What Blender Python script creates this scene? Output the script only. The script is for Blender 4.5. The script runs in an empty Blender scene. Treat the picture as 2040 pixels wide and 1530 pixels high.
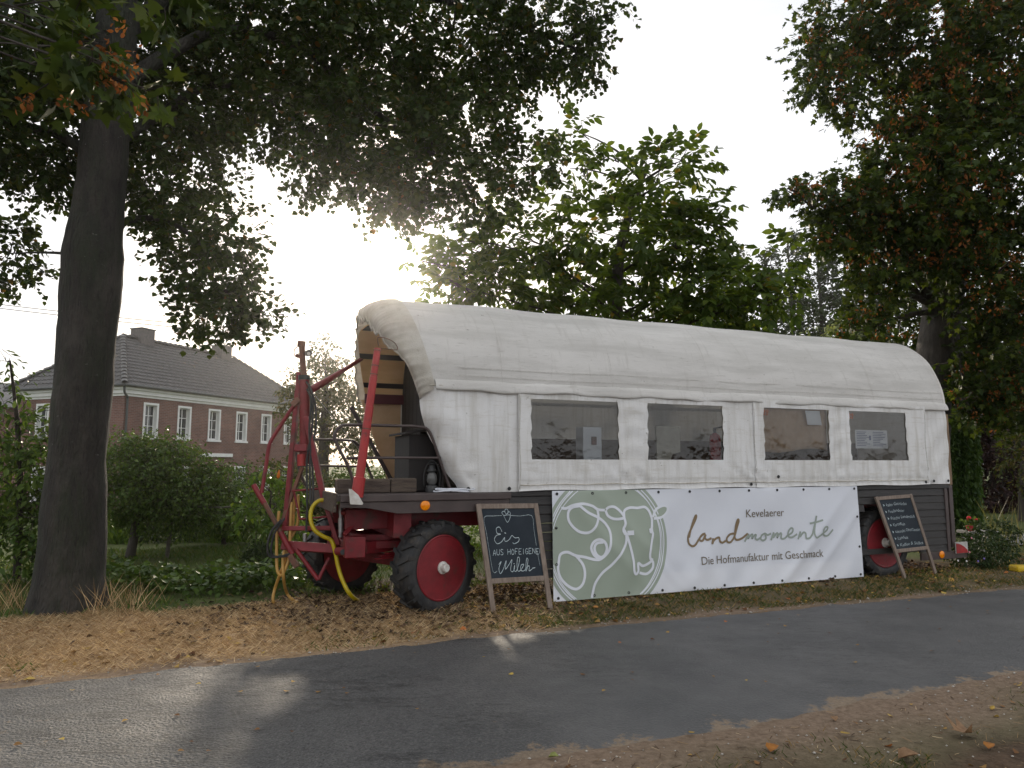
import bpy, math, random
import numpy as np
from mathutils import Vector, Matrix, noise as mnoise

# ------------------------------------------------------------------ camera, sky, sun, exposure
SC = bpy.context.scene
COL = SC.collection
F_PX, CAM_H = 1415.0, 1.6
PITCH = math.atan(159 / F_PX)
cam_data = bpy.data.cameras.new('camera')
cam_data.sensor_width = 36.0
cam_data.lens = F_PX / 2040 * 36.0
cam_data.clip_start, cam_data.clip_end = 0.05, 2000
cam = bpy.data.objects.new('camera', cam_data)
COL.objects.link(cam)
cam.location = (0, 0, CAM_H)
cam.rotation_euler = (math.pi / 2 + PITCH, 0, 0)
SC.camera = cam

SUN_EL, SUN_AZ = math.radians(14.6), math.radians(-10.6)      # azimuth from +Y towards +X
world = bpy.data.worlds.new('World')
SC.world = world
world.use_nodes = True
wn, wl_ = world.node_tree.nodes, world.node_tree.links
wn.clear()
sky = wn.new('ShaderNodeTexSky')
sky.sky_type = 'NISHITA'
sky.sun_disc = False
sky.sun_elevation = SUN_EL
sky.sun_rotation = SUN_AZ
sky.air_density, sky.dust_density, sky.ozone_density = 1.0, 3.0, 1.0
tc = wn.new('ShaderNodeTexCoord')
mp = wn.new('ShaderNodeMapping')
mp.inputs['Scale'].default_value = (1.0, 1.0, 3.0)
nz = wn.new('ShaderNodeTexNoise')
nz.inputs['Scale'].default_value = 1.6
nz.inputs['Detail'].default_value = 7
nz.inputs['Roughness'].default_value = 0.6
cr = wn.new('ShaderNodeMapRange')
cr.inputs['From Min'].default_value = 0.38
cr.inputs['From Max'].default_value = 0.62
cr.inputs['To Min'].default_value = 0.62
cr.inputs['To Max'].default_value = 0.97
mixw = wn.new('ShaderNodeMix')
mixw.data_type = 'RGBA'
mixw.inputs['B'].default_value = (9.2, 9.3, 9.6, 1)               # thin bright cloud veil
bg = wn.new('ShaderNodeBackground')
bg.inputs['Strength'].default_value = 0.10
wo = wn.new('ShaderNodeOutputWorld')
wl_.new(tc.outputs['Generated'], mp.inputs['Vector'])
wl_.new(mp.outputs['Vector'], nz.inputs['Vector'])
wl_.new(nz.outputs['Fac'], cr.inputs['Value'])
wl_.new(cr.outputs['Result'], mixw.inputs['Factor'])
wl_.new(sky.outputs['Color'], mixw.inputs['A'])
wl_.new(mixw.outputs['Result'], bg.inputs['Color'])
wl_.new(bg.outputs['Background'], wo.inputs['Surface'])

sun_d = bpy.data.lights.new('sun', 'SUN')
sun_d.energy = 2.3
sun_d.angle = math.radians(4.0)
sun_d.color = (1.0, 0.86, 0.68)
sun = bpy.data.objects.new('sun', sun_d)
COL.objects.link(sun)
sdir = Vector((math.sin(SUN_AZ) * math.cos(SUN_EL), math.cos(SUN_AZ) * math.cos(SUN_EL), math.sin(SUN_EL)))
sun.rotation_euler = sdir.to_track_quat('Z', 'Y').to_euler()
sun.location = sdir * 60

vs = SC.view_settings
vs.view_transform, vs.look, vs.gamma = 'Standard', 'None', 1.0
vs.exposure = 0.45
SC.render.engine = 'CYCLES'
SC.cycles.use_denoising = True
SC.cycles.max_bounces = 8
SC.cycles.transparent_max_bounces = 12
SC.cycles.sample_clamp_indirect = 6.0
SC.render.film_transparent = False

# ------------------------------------------------------------------ measuring helpers
RNG = np.random.default_rng(11)
random.seed(5)
CP, SP = math.cos(PITCH), math.sin(PITCH)
WA = math.radians(22.5)                                   # heading of wagon and road
WU, WN = (math.cos(WA), math.sin(WA)), (-math.sin(WA), math.cos(WA))
WS = (-0.94, 7.75)


def ray(px, py):
    cx, cy = (px - 1020) / F_PX, (765 - py) / F_PX
    return Vector((cx, CP - SP * cy, SP + CP * cy))


def at(px, py, Y):
    r = ray(px, py)
    return Vector((0, 0, CAM_H)) + r * (Y / r.y)


def gnd(px, py, z=0.0):
    r = ray(px, py)
    return Vector((0, 0, CAM_H)) + r * ((z - CAM_H) / r.z)


def wag(px, py, w=0.0):
    """pixel -> (t, z) on the wagon's long vertical plane at offset w"""
    r = ray(px, py)
    ox, oy = WS[0] + WN[0] * w, WS[1] + WN[1] * w
    det = WU[0] * -r.y + r.x * WU[1]
    t = (-ox * -r.y - r.x * oy) / det
    s = (WU[0] * -oy + WU[1] * ox) / det
    return t, CAM_H + r.z * s


def wpt(t, w, z):
    return Vector((WS[0] + WU[0] * t + WN[0] * w, WS[1] + WU[1] * t + WN[1] * w, z))


# ------------------------------------------------------------------ materials
MATS = {}


def rgb(c):
    return (c[0], c[1], c[2], 1.0)


def mat(name, col, rough=0.6, col2=None, nscale=6.0, detail=4.0, lo=0.35, hi=0.65, bump=0.0, bscale=40.0, metal=0.0,
        spec=0.5, stretch=None, trans=0.0, col3=None, n3=2.0, lo3=0.55, hi3=0.72, coords='Object', rough2=None):
    if name in MATS:
        return MATS[name]
    m = bpy.data.materials.new(name)
    m.use_nodes = True
    nt = m.node_tree
    n, l = nt.nodes, nt.links
    p = n['Principled BSDF']
    p.inputs['Base Color'].default_value = rgb(col)
    p.inputs['Roughness'].default_value = rough
    p.inputs['Metallic'].default_value = metal
    p.inputs['Specular IOR Level'].default_value = spec
    t = n.new('ShaderNodeTexCoord')
    vec = t.outputs[coords]
    if stretch:
        mpn = n.new('ShaderNodeMapping')
        mpn.inputs['Scale'].default_value = stretch
        l.new(vec, mpn.inputs['Vector'])
        vec = mpn.outputs['Vector']
    colout = None
    if col2 is not None:
        nn = n.new('ShaderNodeTexNoise')
        nn.inputs['Scale'].default_value = nscale
        nn.inputs['Detail'].default_value = detail
        nn.inputs['Roughness'].default_value = 0.62
        l.new(vec, nn.inputs['Vector'])
        mr = n.new('ShaderNodeMapRange')
        mr.inputs['From Min'].default_value, mr.inputs['From Max'].default_value = lo, hi
        l.new(nn.outputs['Fac'], mr.inputs['Value'])
        mx = n.new('ShaderNodeMix')
        mx.data_type = 'RGBA'
        mx.inputs['A'].default_value, mx.inputs['B'].default_value = rgb(col), rgb(col2)
        l.new(mr.outputs['Result'], mx.inputs['Factor'])
        colout = mx.outputs['Result']
        if rough2 is not None:
            rr = n.new('ShaderNodeMapRange')
            rr.inputs['To Min'].default_value, rr.inputs['To Max'].default_value = rough, rough2
            l.new(mr.outputs['Result'], rr.inputs['Value'])
            l.new(rr.outputs['Result'], p.inputs['Roughness'])
    if col3 is not None:
        n3n = n.new('ShaderNodeTexNoise')
        n3n.inputs['Scale'].default_value = n3
        n3n.inputs['Detail'].default_value = 6
        n3n.inputs['Roughness'].default_value = 0.7
        l.new(vec, n3n.inputs['Vector'])
        m3 = n.new('ShaderNodeMapRange')
        m3.inputs['From Min'].default_value, m3.inputs['From Max'].default_value = lo3, hi3
        l.new(n3n.outputs['Fac'], m3.inputs['Value'])
        x3 = n.new('ShaderNodeMix')
        x3.data_type = 'RGBA'
        if colout:
            l.new(colout, x3.inputs['A'])
        else:
            x3.inputs['A'].default_value = rgb(col)
        x3.inputs['B'].default_value = rgb(col3)
        l.new(m3.outputs['Result'], x3.inputs['Factor'])
        colout = x3.outputs['Result']
    if colout:
        l.new(colout, p.inputs['Base Color'])
    if bump > 0:
        bn = n.new('ShaderNodeTexNoise')
        bn.inputs['Scale'].default_value = bscale
        bn.inputs['Detail'].default_value = 5
        l.new(vec, bn.inputs['Vector'])
        b = n.new('ShaderNodeBump')
        b.inputs['Strength'].default_value = bump
        b.inputs['Distance'].default_value = 0.02
        l.new(bn.outputs['Fac'], b.inputs['Height'])
        l.new(b.outputs['Normal'], p.inputs['Normal'])
    if trans > 0:
        tr = n.new('ShaderNodeBsdfTranslucent')
        if colout:
            l.new(colout, tr.inputs['Color'])
        else:
            tr.inputs['Color'].default_value = rgb(col)
        ms = n.new('ShaderNodeMixShader')
        ms.inputs['Fac'].default_value = trans
        l.new(p.outputs['BSDF'], ms.inputs[1])
        l.new(tr.outputs['BSDF'], ms.inputs[2])
        l.new(ms.outputs['Shader'], n['Material Output'].inputs['Surface'])
    MATS[name] = m
    return m


def layer(m, sc, st, lo, hi, c, amt=1.0, detail=6):
    """one more procedural stain, patch or scratch over a material's colour"""
    n, l = m.node_tree.nodes, m.node_tree.links
    p = n['Principled BSDF']
    t = n.new('ShaderNodeTexCoord')
    q = n.new('ShaderNodeMapping')
    q.inputs['Scale'].default_value = st
    q.inputs['Location'].default_value = (random.random() * 9, random.random() * 9, random.random() * 9)
    l.new(t.outputs['Object'], q.inputs['Vector'])
    k = n.new('ShaderNodeTexNoise')
    k.inputs['Scale'].default_value = sc
    k.inputs['Detail'].default_value = detail
    k.inputs['Roughness'].default_value = 0.68
    l.new(q.outputs['Vector'], k.inputs['Vector'])
    r = n.new('ShaderNodeMapRange')
    for a, b in zip(('From Min', 'From Max', 'To Min', 'To Max'), (lo, hi, 0.0, amt)):
        r.inputs[a].default_value = b
    l.new(k.outputs['Fac'], r.inputs['Value'])
    x = n.new('ShaderNodeMix')
    x.data_type = 'RGBA'
    x.inputs['B'].default_value = rgb(c)
    l.new(r.outputs['Result'], x.inputs['Factor'])
    if p.inputs['Base Color'].links:
        l.new(p.inputs['Base Color'].links[0].from_socket, x.inputs['A'])
    else:
        x.inputs['A'].default_value = p.inputs['Base Color'].default_value
    l.new(x.outputs['Result'], p.inputs['Base Color'])
    return m


def leafmat(name, cols, trans=0.42, rough=0.45, tint=(1.25, 1.2, 0.5)):
    """leaf: colour picked per leaf island, light passes through"""
    if name in MATS:
        return MATS[name]
    m = bpy.data.materials.new(name)
    m.use_nodes = True
    n, l = m.node_tree.nodes, m.node_tree.links
    p = n['Principled BSDF']
    p.inputs['Roughness'].default_value = rough
    p.inputs['Specular IOR Level'].default_value = 0.16
    g = n.new('ShaderNodeNewGeometry')
    r = n.new('ShaderNodeValToRGB')
    r.color_ramp.interpolation = 'LINEAR'
    els = r.color_ramp.elements
    while len(els) < len(cols):
        els.new(0.5)
    for e, (pos, c) in zip(els, cols):
        e.position = pos
        e.color = rgb(c)
    l.new(g.outputs['Random Per Island'], r.inputs['Fac'])
    l.new(r.outputs['Color'], p.inputs['Base Color'])
    t = n.new('ShaderNodeBsdfTranslucent')
    mc = n.new('ShaderNodeMix')
    mc.data_type = 'RGBA'
    mc.blend_type = 'MULTIPLY'
    mc.inputs['Factor'].default_value = 1
    mc.inputs['B'].default_value = rgb(tint)
    l.new(r.outputs['Color'], mc.inputs['A'])
    l.new(mc.outputs['Result'], t.inputs['Color'])
    ms = n.new('ShaderNodeMixShader')
    ms.inputs['Fac'].default_value = trans
    l.new(p.outputs['BSDF'], ms.inputs[1])
    l.new(t.outputs['BSDF'], ms.inputs[2])
    l.new(ms.outputs['Shader'], n['Material Output'].inputs['Surface'])
    MATS[name] = m
    return m


# ------------------------------------------------------------------ mesh helpers
def tag(o, label=None, cat=None, group=None, kind=None):
    if label:
        o['label'] = label
    if cat:
        o['category'] = cat
    if group:
        o['group'] = group
    if kind:
        o['kind'] = kind
    return o


BASE = {}


def empty(name, loc, rz=0.0, label=None, cat=None, group=None):
    o = bpy.data.objects.new(name, None)
    COL.objects.link(o)
    o.empty_display_size = 0.2
    o.location = loc
    o.rotation_euler = (0, 0, rz)
    BASE[o.name] = (Matrix.Translation(Vector(loc)) @ Matrix.Rotation(rz, 4, 'Z')).inverted()
    tag(o, label, cat, group)
    return o


class MB:
    def __init__(self):
        self.v, self.f = [], []

    def add(self, vs_, fs_):
        b = len(self.v)
        self.v += [Vector(q) for q in vs_]
        self.f += [tuple(i + b for i in q) for q in fs_]
        return self

    def hexa(self, p):
        return self.add(p, [(0, 3, 2, 1), (4, 5, 6, 7), (0, 1, 5, 4), (1, 2, 6, 5), (2, 3, 7, 6), (3, 0, 4, 7)])

    def box(self, x0, x1, y0, y1, z0, z1):
        return self.hexa([(x0, y0, z0), (x1, y0, z0), (x1, y1, z0), (x0, y1, z0),
                          (x0, y0, z1), (x1, y0, z1), (x1, y1, z1), (x0, y1, z1)])

    def bar(self, a, b, w, h, up=(0, 0, 1)):
        a, b = Vector(a), Vector(b)
        d = (b - a).normalized()
        s = d.cross(Vector(up))
        if s.length < 1e-4:
            s = d.cross(Vector((0, 1, 0)))
        s.normalize()
        u = s.cross(d).normalized()
        s *= w / 2
        u *= h / 2
        return self.hexa([a - s - u, a + s - u, a + s + u, a - s + u, b - s - u, b + s - u, b + s + u, b - s + u])

    def tube(self, pts, r, n=8, cap=True):
        pts = [Vector(p) for p in pts]
        rs = r if isinstance(r, (list, tuple)) else [r] * len(pts)
        b = len(self.v)
        prev = None
        for i, p in enumerate(pts):
            d = (pts[min(i + 1, len(pts) - 1)] - pts[max(i - 1, 0)])
            if d.length < 1e-9:
                d = Vector((0, 0, 1))
            d.normalize()
            if prev is None:
                s = d.cross(Vector((0, 0, 1)))
                if s.length < 0.05:
                    s = d.cross(Vector((0, 1, 0)))
            else:
                s = prev - d * prev.dot(d)
            s.normalize()
            prev = s
            u = d.cross(s)
            for k in range(n):
                a = 2 * math.pi * k / n
                self.v.append(p + (s * math.cos(a) + u * math.sin(a)) * rs[i])
        for i in range(len(pts) - 1):
            for k in range(n):
                k2 = (k + 1) % n
                self.f.append((b + i * n + k, b + i * n + k2, b + (i + 1) * n + k2, b + (i + 1) * n + k))
        if cap:
            self.f.append(tuple(b + k for k in range(n))[::-1])
            e = b + (len(pts) - 1) * n
            self.f.append(tuple(e + k for k in range(n)))
        return self

    def lathe(self, prof, c, axis, n=24, closed=False):
        """prof: list of (r, h) along axis from c"""
        axis = Vector(axis).normalized()
        s = axis.cross(Vector((0, 0, 1)))
        if s.length < 0.05:
            s = axis.cross(Vector((0, 1, 0)))
        s.normalize()
        u = axis.cross(s)
        c = Vector(c)
        b = len(self.v)
        for r, h in prof:
            for k in range(n):
                a = 2 * math.pi * k / n
                self.v.append(c + axis * h + (s * math.cos(a) + u * math.sin(a)) * r)
        m = len(prof)
        for i in range(m if closed else m - 1):
            j = (i + 1) % m
            for k in range(n):
                k2 = (k + 1) % n
                self.f.append((b + i * n + k, b + i * n + k2, b + j * n + k2, b + j * n + k))
        if not closed:
            self.f.append(tuple(b + k for k in range(n))[::-1])
            self.f.append(tuple(b + (m - 1) * n + k for k in range(n)))
        return self

    def grid(self, nu, nv, fn, skip=None):
        b = len(self.v)
        for i in range(nu):
            for j in range(nv):
                self.v.append(Vector(fn(i, j)))
        for i in range(nu - 1):
            for j in range(nv - 1):
                if skip and skip(i, j):
                    continue
                self.f.append((b + i * nv + j, b + (i + 1) * nv + j, b + (i + 1) * nv + j + 1, b + i * nv + j + 1))
        return self

    def prism(self, poly, off):
        off = Vector(off)
        poly = [Vector(p) for p in poly]
        n = len(poly)
        b = len(self.v)
        self.v += poly + [p + off for p in poly]
        self.f.append(tuple(b + i for i in range(n))[::-1])
        self.f.append(tuple(b + n + i for i in range(n)))
        for i in range(n):
            j = (i + 1) % n
            self.f.append((b + i, b + j, b + n + j, b + n + i))
        return self

    def build(self, name, m, parent=None, local=False, smooth=False, bevel=0.0, kind=None, label=None, weld=False):
        me = bpy.data.meshes.new(name)
        vs_ = self.v
        if parent is not None and not local:
            root = parent
            while root.parent is not None:
                root = root.parent
            if root.name in BASE:
                M = BASE[root.name]
                vs_ = [M @ q for q in vs_]
        me.from_pydata([tuple(q) for q in vs_], [], self.f)
        if smooth:
            me.polygons.foreach_set('use_smooth', [True] * len(me.polygons))
            if smooth == 'auto':
                me.set_sharp_from_angle(angle=math.radians(38))
        me.update()
        o = bpy.data.objects.new(name, me)
        COL.objects.link(o)
        o.data.materials.append(m)
        if parent is not None:
            o.parent = parent
        if bevel > 0:
            bv = o.modifiers.new('bevel', 'BEVEL')
            bv.width = bevel
            bv.segments = 2
            bv.limit_method = 'ANGLE'
        tag(o, label=label, kind=kind)
        return o


def spline(pts, k=6, closed=False):
    """Catmull-Rom through the points"""
    pts = [Vector(p) for p in pts]
    out = []
    n = len(pts)
    rng = range(n) if closed else range(n - 1)
    for i in rng:
        if closed:
            p0, p1, p2, p3 = pts[i - 1], pts[i], pts[(i + 1) % n], pts[(i + 2) % n]
        else:
            p0, p1, p2, p3 = pts[max(i - 1, 0)], pts[i], pts[i + 1], pts[min(i + 2, n - 1)]
        for j in range(k):
            t = j / k
            out.append(0.5 * ((2 * p1) + (p2 - p0) * t + (2 * p0 - 5 * p1 + 4 * p2 - p3) * t * t + (3 * p1 - p0 - 3 * p2 + p3) * t ** 3))
    out.append(pts[0] if closed else pts[-1])
    return out


def fastmesh(name, V, faces_len, loops, m, parent=None, kind=None, smooth=False):
    me = bpy.data.meshes.new(name)
    V = np.ascontiguousarray(V, dtype=np.float32)
    me.vertices.add(len(V))
    me.vertices.foreach_set('co', V.ravel())
    me.loops.add(len(loops))
    me.loops.foreach_set('vertex_index', np.asarray(loops, dtype=np.int32))
    nf = len(faces_len)
    me.polygons.add(nf)
    fl = np.asarray(faces_len, dtype=np.int32)
    st = np.zeros(nf, dtype=np.int32)
    st[1:] = np.cumsum(fl)[:-1]
    me.polygons.foreach_set('loop_start', st)
    if smooth:
        me.polygons.foreach_set('use_smooth', np.ones(nf, dtype=bool))
    me.update(calc_edges=True)
    o = bpy.data.objects.new(name, me)
    COL.objects.link(o)
    me.materials.append(m)
    if parent is not None:
        o.parent = parent
    tag(o, kind=kind)
    return o


# leaf outlines: (x across, y along, z lift), faces
T_HEART = ([(0, 0, 0), (-.42, .18, .09), (-.46, .5, .1), (0, 1.0, -.08), (.46, .5, .1), (.42, .18, .09)], [(0, 3, 2, 1), (0, 5, 4, 3)])
T_LANCE = ([(0, 0, 0), (-.24, .35, .07), (-.2, .7, .04), (0, 1.0, -.12), (.2, .7, .04), (.24, .35, .07)], [(0, 3, 2, 1), (0, 5, 4, 3)])
T_QUAD = ([(0, 0, 0), (-.3, .45, .08), (0, 1.0, -.06), (.3, .45, .08)], [(0, 2, 1), (0, 3, 2)])
T_MAPLE = ([(0, 0, 0), (-.5, .12, .04), (-.3, .33, .02), (-.56, .62, .02), (-.2, .6, .03), (0, 1.05, -.1), (.2, .6, .03), (.56, .62, .02), (.3, .33, .02), (.5, .12, .04)],
           [(0, 2, 1), (0, 4, 3, 2), (0, 5, 4), (0, 6, 5), (0, 8, 7, 6), (0, 9, 8)])
T_BLADE = ([(-.03, 0, 0), (.03, 0, 0), (.022, .55, .06), (-.022, .55, .06), (0, 1, .22)], [(0, 1, 2, 3), (3, 2, 4)])
T_CHIP = ([(-.3, 0, 0), (.3, .05, .05), (.25, 1, .0), (-.28, .9, .1)], [(0, 1, 2, 3)])


def nrm(a):
    return a / np.maximum(np.linalg.norm(a, axis=-1, keepdims=True), 1e-9)


def leaves(name, pos, axis, up, size, tmpl, m, parent=None, kind='stuff', base=None):
    pos = np.asarray(pos, float)
    if len(pos) == 0:
        return None
    y = nrm(axis)
    x = nrm(np.cross(y, up))
    z = np.cross(x, y)
    tv, tf = tmpl
    tv = np.array(tv)
    k = len(tv)
    V = pos[:, None, :] + size[:, None, None] * (tv[None, :, 0, None] * x[:, None, :] + tv[None, :, 1, None] * y[:, None, :] + tv[None, :, 2, None] * z[:, None, :])
    if base is not None:
        V = V - np.array(base)[None, None, :]
    V = V.reshape(-1, 3)
    one = np.concatenate([np.array(q) for q in tf])
    loops = (np.arange(len(pos))[:, None] * k + one[None, :]).ravel()
    fl = np.tile([len(q) for q in tf], len(pos))
    return fastmesh(name, V, fl, loops, m, parent, kind)


def rand_unit(n):
    return nrm(RNG.normal(size=(n, 3)))


def sprays(clumps, per, tw_len, n_leaf, out_w=0.6, down=0.35, shell=0.55):
    """clumps: (centre, (rx,ry,rz), weight). Returns leaf pos, axis, up and twig segments"""
    P, A, Uv, TW = [], [], [], []
    for c, r, wgt in clumps:
        c, r = np.array(c), np.array(r)
        n = max(2, int(per * wgt))
        d = rand_unit(n)
        rad = RNG.uniform(0, 1, n) ** (1 / 3.0)
        rad = np.where(RNG.uniform(0, 1, n) < shell, 0.72 + 0.28 * rad, rad) * RNG.uniform(0.8, 1.08, n)
        p0 = c + d * r * rad[:, None]
        dr = nrm(d * out_w + rand_unit(n) * 0.7 + np.array([0, 0, -down]))
        L = tw_len * RNG.uniform(0.5, 1.3, n)
        TW.append((p0, p0 + dr * L[:, None]))
        for j in range(n_leaf):
            s = (j + RNG.uniform(0.2, 0.9, n)) / n_leaf
            side = rand_unit(n)
            side = nrm(side - dr * np.sum(side * dr, axis=1, keepdims=True))
            P.append(p0 + dr * (L * s)[:, None] + side * 0.02 + np.array([0, 0, -0.06]) * (s ** 2)[:, None] * L[:, None])
            A.append(nrm(dr * 0.45 + side * 0.75 + np.array([0, 0, -0.55]) * RNG.uniform(0.2, 1.2, (n, 1))))
            Uv.append(nrm(np.array([0, 0, 1.0]) + rand_unit(n) * 0.7))
    return np.concatenate(P), np.concatenate(A), np.concatenate(Uv), TW


def limb(mb, a, b, r0, r1, n=7, wob=0.12, k=7, rise=0.25):
    """bent tapering limb from a to b"""
    a, b = Vector(a), Vector(b)
    L = (b - a).length
    o1 = Vector(RNG.normal(size=3)) * wob * L * 0.5
    pts, rs = [], []
    for i in range(k + 1):
        t = i / k
        p = a.lerp(b, t) + o1 * math.sin(t * math.pi) * 0.6 + Vector((0, 0, rise * L * 0.25 * math.sin(t * math.pi)))
        pts.append(p)
        rs.append(r0 + (r1 - r0) * t ** 0.8)
    mb.tube(pts, rs, n, cap=True)
    return pts


def pxclump(px, py, Y, rx, ry, rd=None, w=None):
    c = at(px, py, Y)
    k = Y / F_PX
    rd = rd if rd is not None else max(rx, ry) * k * 0.8
    w = w if w is not None else rx * ry / 5000.0
    return (tuple(c), (rx * k, rd, ry * k), w)


def smooth01(a, b, x):
    t = np.clip((x - a) / (b - a), 0, 1)
    return t * t * (3 - 2 * t)

# ------------------------------------------------------------------ ground, road, verges
FAR_X = [-60, -30, -13, -3.68, -0.1, 6.63, 20, 60]
FAR_Y = [-19.5, -6.3, 1.2, 5.32, 6.90, 9.43, 14.4, 29]
NEAR_X = [-60, -30, -10, -0.06, 1.5, 4.0, 15, 60]
NEAR_Y = [-23.5, -9.2, -0.4, 4.03, 4.62, 5.76, 10.3, 26.2]


def yfar(x):
    return np.interp(x, FAR_X, FAR_Y)


def ynear(x):
    return np.interp(x, NEAR_X, NEAR_Y)


def sn(x, y, f, s):
    return np.sin(x * f + 1.7 * s) * np.cos(y * f * 1.13 - 2.3 * s) + 0.5 * np.sin(x * f * 2.3 + y * f * 1.7 + s) + 0.3 * np.cos(y * f * 3.9 - x * f * 2.9 + 3 * s)


def hground(x, y):
    x, y = np.asarray(x, float), np.asarray(y, float)
    d = np.maximum(y - yfar(x), ynear(x) - y)
    msk = smooth01(0.05, 0.9, d)
    z = msk * (0.012 * sn(x, y, 2.1, 1) + 0.008 * sn(x, y, 6.3, 2) + 0.012)
    z = z - 0.03 * smooth01(0.06, -0.22, d) + 0.004 * smooth01(-0.3, -0.05, d) * sn(x, y, 9.1, 5) * (1 - msk)
    wx, wy = wpt(-0.1, 0.7, 0)[:2]
    z = z + msk * 0.05 * np.exp(-((x - wx) ** 2 / 1.6 + (y - wy) ** 2 / 0.6))
    tx, ty = at(135, 1225, 7.8)[:2]
    z = z + msk * 0.06 * np.exp(-((x - tx) ** 2 + (y - ty) ** 2) / 0.8)
    z = z - 0.75 * smooth01(13, 26, y) * smooth01(4, 0, x)
    return z


def axis_coords(lo, hi, c0, c1, fine, growth=1.25):
    a = list(np.arange(c0, c1, fine))
    s, v = fine, c1
    while v < hi:
        a.append(v)
        s *= growth
        v += s
    a.append(hi)
    s, v = fine, c0
    b = []
    while v > lo:
        s *= growth
        v -= s
        b.append(max(v, lo))
    return np.array(sorted(set(b + a)))


gx = axis_coords(-420, 420, -8, 11, 0.16)
gy = axis_coords(-260, 620, 1.0, 15, 0.14)
GX, GY = np.meshgrid(gx, gy, indexing='ij')
GZ = hground(GX, GY)
nx, ny = len(gx), len(gy)
idx = np.arange(nx * ny).reshape(nx, ny)
lp = np.stack([idx[:-1, :-1], idx[1:, :-1], idx[1:, 1:], idx[:-1, 1:]], -1).reshape(-1)
# cover masks: what grows or lies where
dfar = GY - yfar(GX)
dnear = ynear(GX) - GY
jit = 0.35 * sn(GX, GY, 1.7, 4)
far_verge = smooth01(-0.3, 0.05, dfar)
straw = far_verge * smooth01(2.75, 2.1, dfar + jit * 0.4) * smooth01(0.9, -1.2, GX + jit)
verge_r = far_verge * smooth01(3.0, 2.0, dfar) * smooth01(-1.2, 0.6, GX + jit)
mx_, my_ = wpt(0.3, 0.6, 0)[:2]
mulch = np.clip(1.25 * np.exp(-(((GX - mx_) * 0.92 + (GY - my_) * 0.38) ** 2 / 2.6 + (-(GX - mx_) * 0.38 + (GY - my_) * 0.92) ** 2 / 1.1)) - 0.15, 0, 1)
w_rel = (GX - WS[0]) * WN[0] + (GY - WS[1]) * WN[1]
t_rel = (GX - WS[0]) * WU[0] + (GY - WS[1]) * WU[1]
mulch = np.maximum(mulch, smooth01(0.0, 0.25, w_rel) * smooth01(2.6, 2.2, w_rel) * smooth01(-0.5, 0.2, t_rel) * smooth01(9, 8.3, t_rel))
sand = np.clip(smooth01(-0.35, 0.0, dnear) * smooth01(1.1, 0.1, dnear + jit * 0.5) + smooth01(-0.1, 0.05, dfar) * smooth01(0.28, 0.05, dfar + jit * 0.3), 0, 1)
near_v = smooth01(0.3, 1.2, dnear + jit)
lawn = np.clip(1 - straw - verge_r, 0, 1) * far_verge

gm = bpy.data.materials.new('ground_cover')
gm.use_nodes = True
n_, l_ = gm.node_tree.nodes, gm.node_tree.links
pb = n_['Principled BSDF']
pb.inputs['Roughness'].default_value = 0.95
pb.inputs['Specular IOR Level'].default_value = 0.15


def nz_col(c1, c2, sc, lo=0.35, hi=0.65, stretch=None):
    t = n_.new('ShaderNodeTexCoord')
    q = n_.new('ShaderNodeTexNoise')
    q.inputs['Scale'].default_value = sc
    q.inputs['Detail'].default_value = 8
    q.inputs['Roughness'].default_value = 0.72
    l_.new(t.outputs['Object'], q.inputs['Vector'])
    r = n_.new('ShaderNodeMapRange')
    r.inputs['From Min'].default_value, r.inputs['From Max'].default_value = lo, hi
    l_.new(q.outputs['Fac'], r.inputs['Value'])
    x = n_.new('ShaderNodeMix')
    x.data_type = 'RGBA'
    x.inputs['A'].default_value, x.inputs['B'].default_value = rgb(c1), rgb(c2)
    l_.new(r.outputs['Result'], x.inputs['Factor'])
    return x.outputs['Result']


layers = [('lawn', nz_col((0.05, 0.075, 0.02), (0.10, 0.11, 0.038), 3.0)),
          ('verge_r', nz_col((0.085, 0.075, 0.04), (0.15, 0.105, 0.06), 7.0)),
          ('near_v', nz_col((0.055, 0.037, 0.024), (0.115, 0.077, 0.05), 12.0)),
          ('straw', nz_col((0.27, 0.17, 0.095), (0.60, 0.425, 0.24), 22.0)),
          ('sand', nz_col((0.15, 0.105, 0.072), (0.26, 0.19, 0.135), 18.0)),
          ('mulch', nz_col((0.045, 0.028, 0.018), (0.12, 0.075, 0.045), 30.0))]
cur = nz_col((0.05, 0.06, 0.025), (0.10, 0.10, 0.045), 0.6)
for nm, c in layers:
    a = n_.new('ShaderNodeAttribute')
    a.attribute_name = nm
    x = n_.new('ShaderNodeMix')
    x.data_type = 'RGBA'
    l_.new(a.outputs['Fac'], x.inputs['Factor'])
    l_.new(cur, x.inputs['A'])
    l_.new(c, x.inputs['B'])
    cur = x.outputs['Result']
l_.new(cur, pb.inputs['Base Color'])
tcg = n_.new('ShaderNodeTexCoord')
bng = n_.new('ShaderNodeTexNoise')
bng.inputs['Scale'].default_value = 38
bng.inputs['Detail'].default_value = 6
l_.new(tcg.outputs['Object'], bng.inputs['Vector'])
bpg = n_.new('ShaderNodeBump')
bpg.inputs['Strength'].default_value = 0.9
bpg.inputs['Distance'].default_value = 0.03
l_.new(bng.outputs['Fac'], bpg.inputs['Height'])
l_.new(bpg.outputs['Normal'], pb.inputs['Normal'])
ground = fastmesh('ground', np.stack([GX, GY, GZ], -1).reshape(-1, 3), np.full((nx - 1) * (ny - 1), 4), lp, gm, kind='structure', smooth=True)
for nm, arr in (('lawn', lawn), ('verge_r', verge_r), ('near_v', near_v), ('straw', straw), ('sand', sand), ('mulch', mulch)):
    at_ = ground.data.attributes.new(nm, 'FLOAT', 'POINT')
    at_.data.foreach_set('value', arr.astype(np.float32).ravel())

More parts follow.
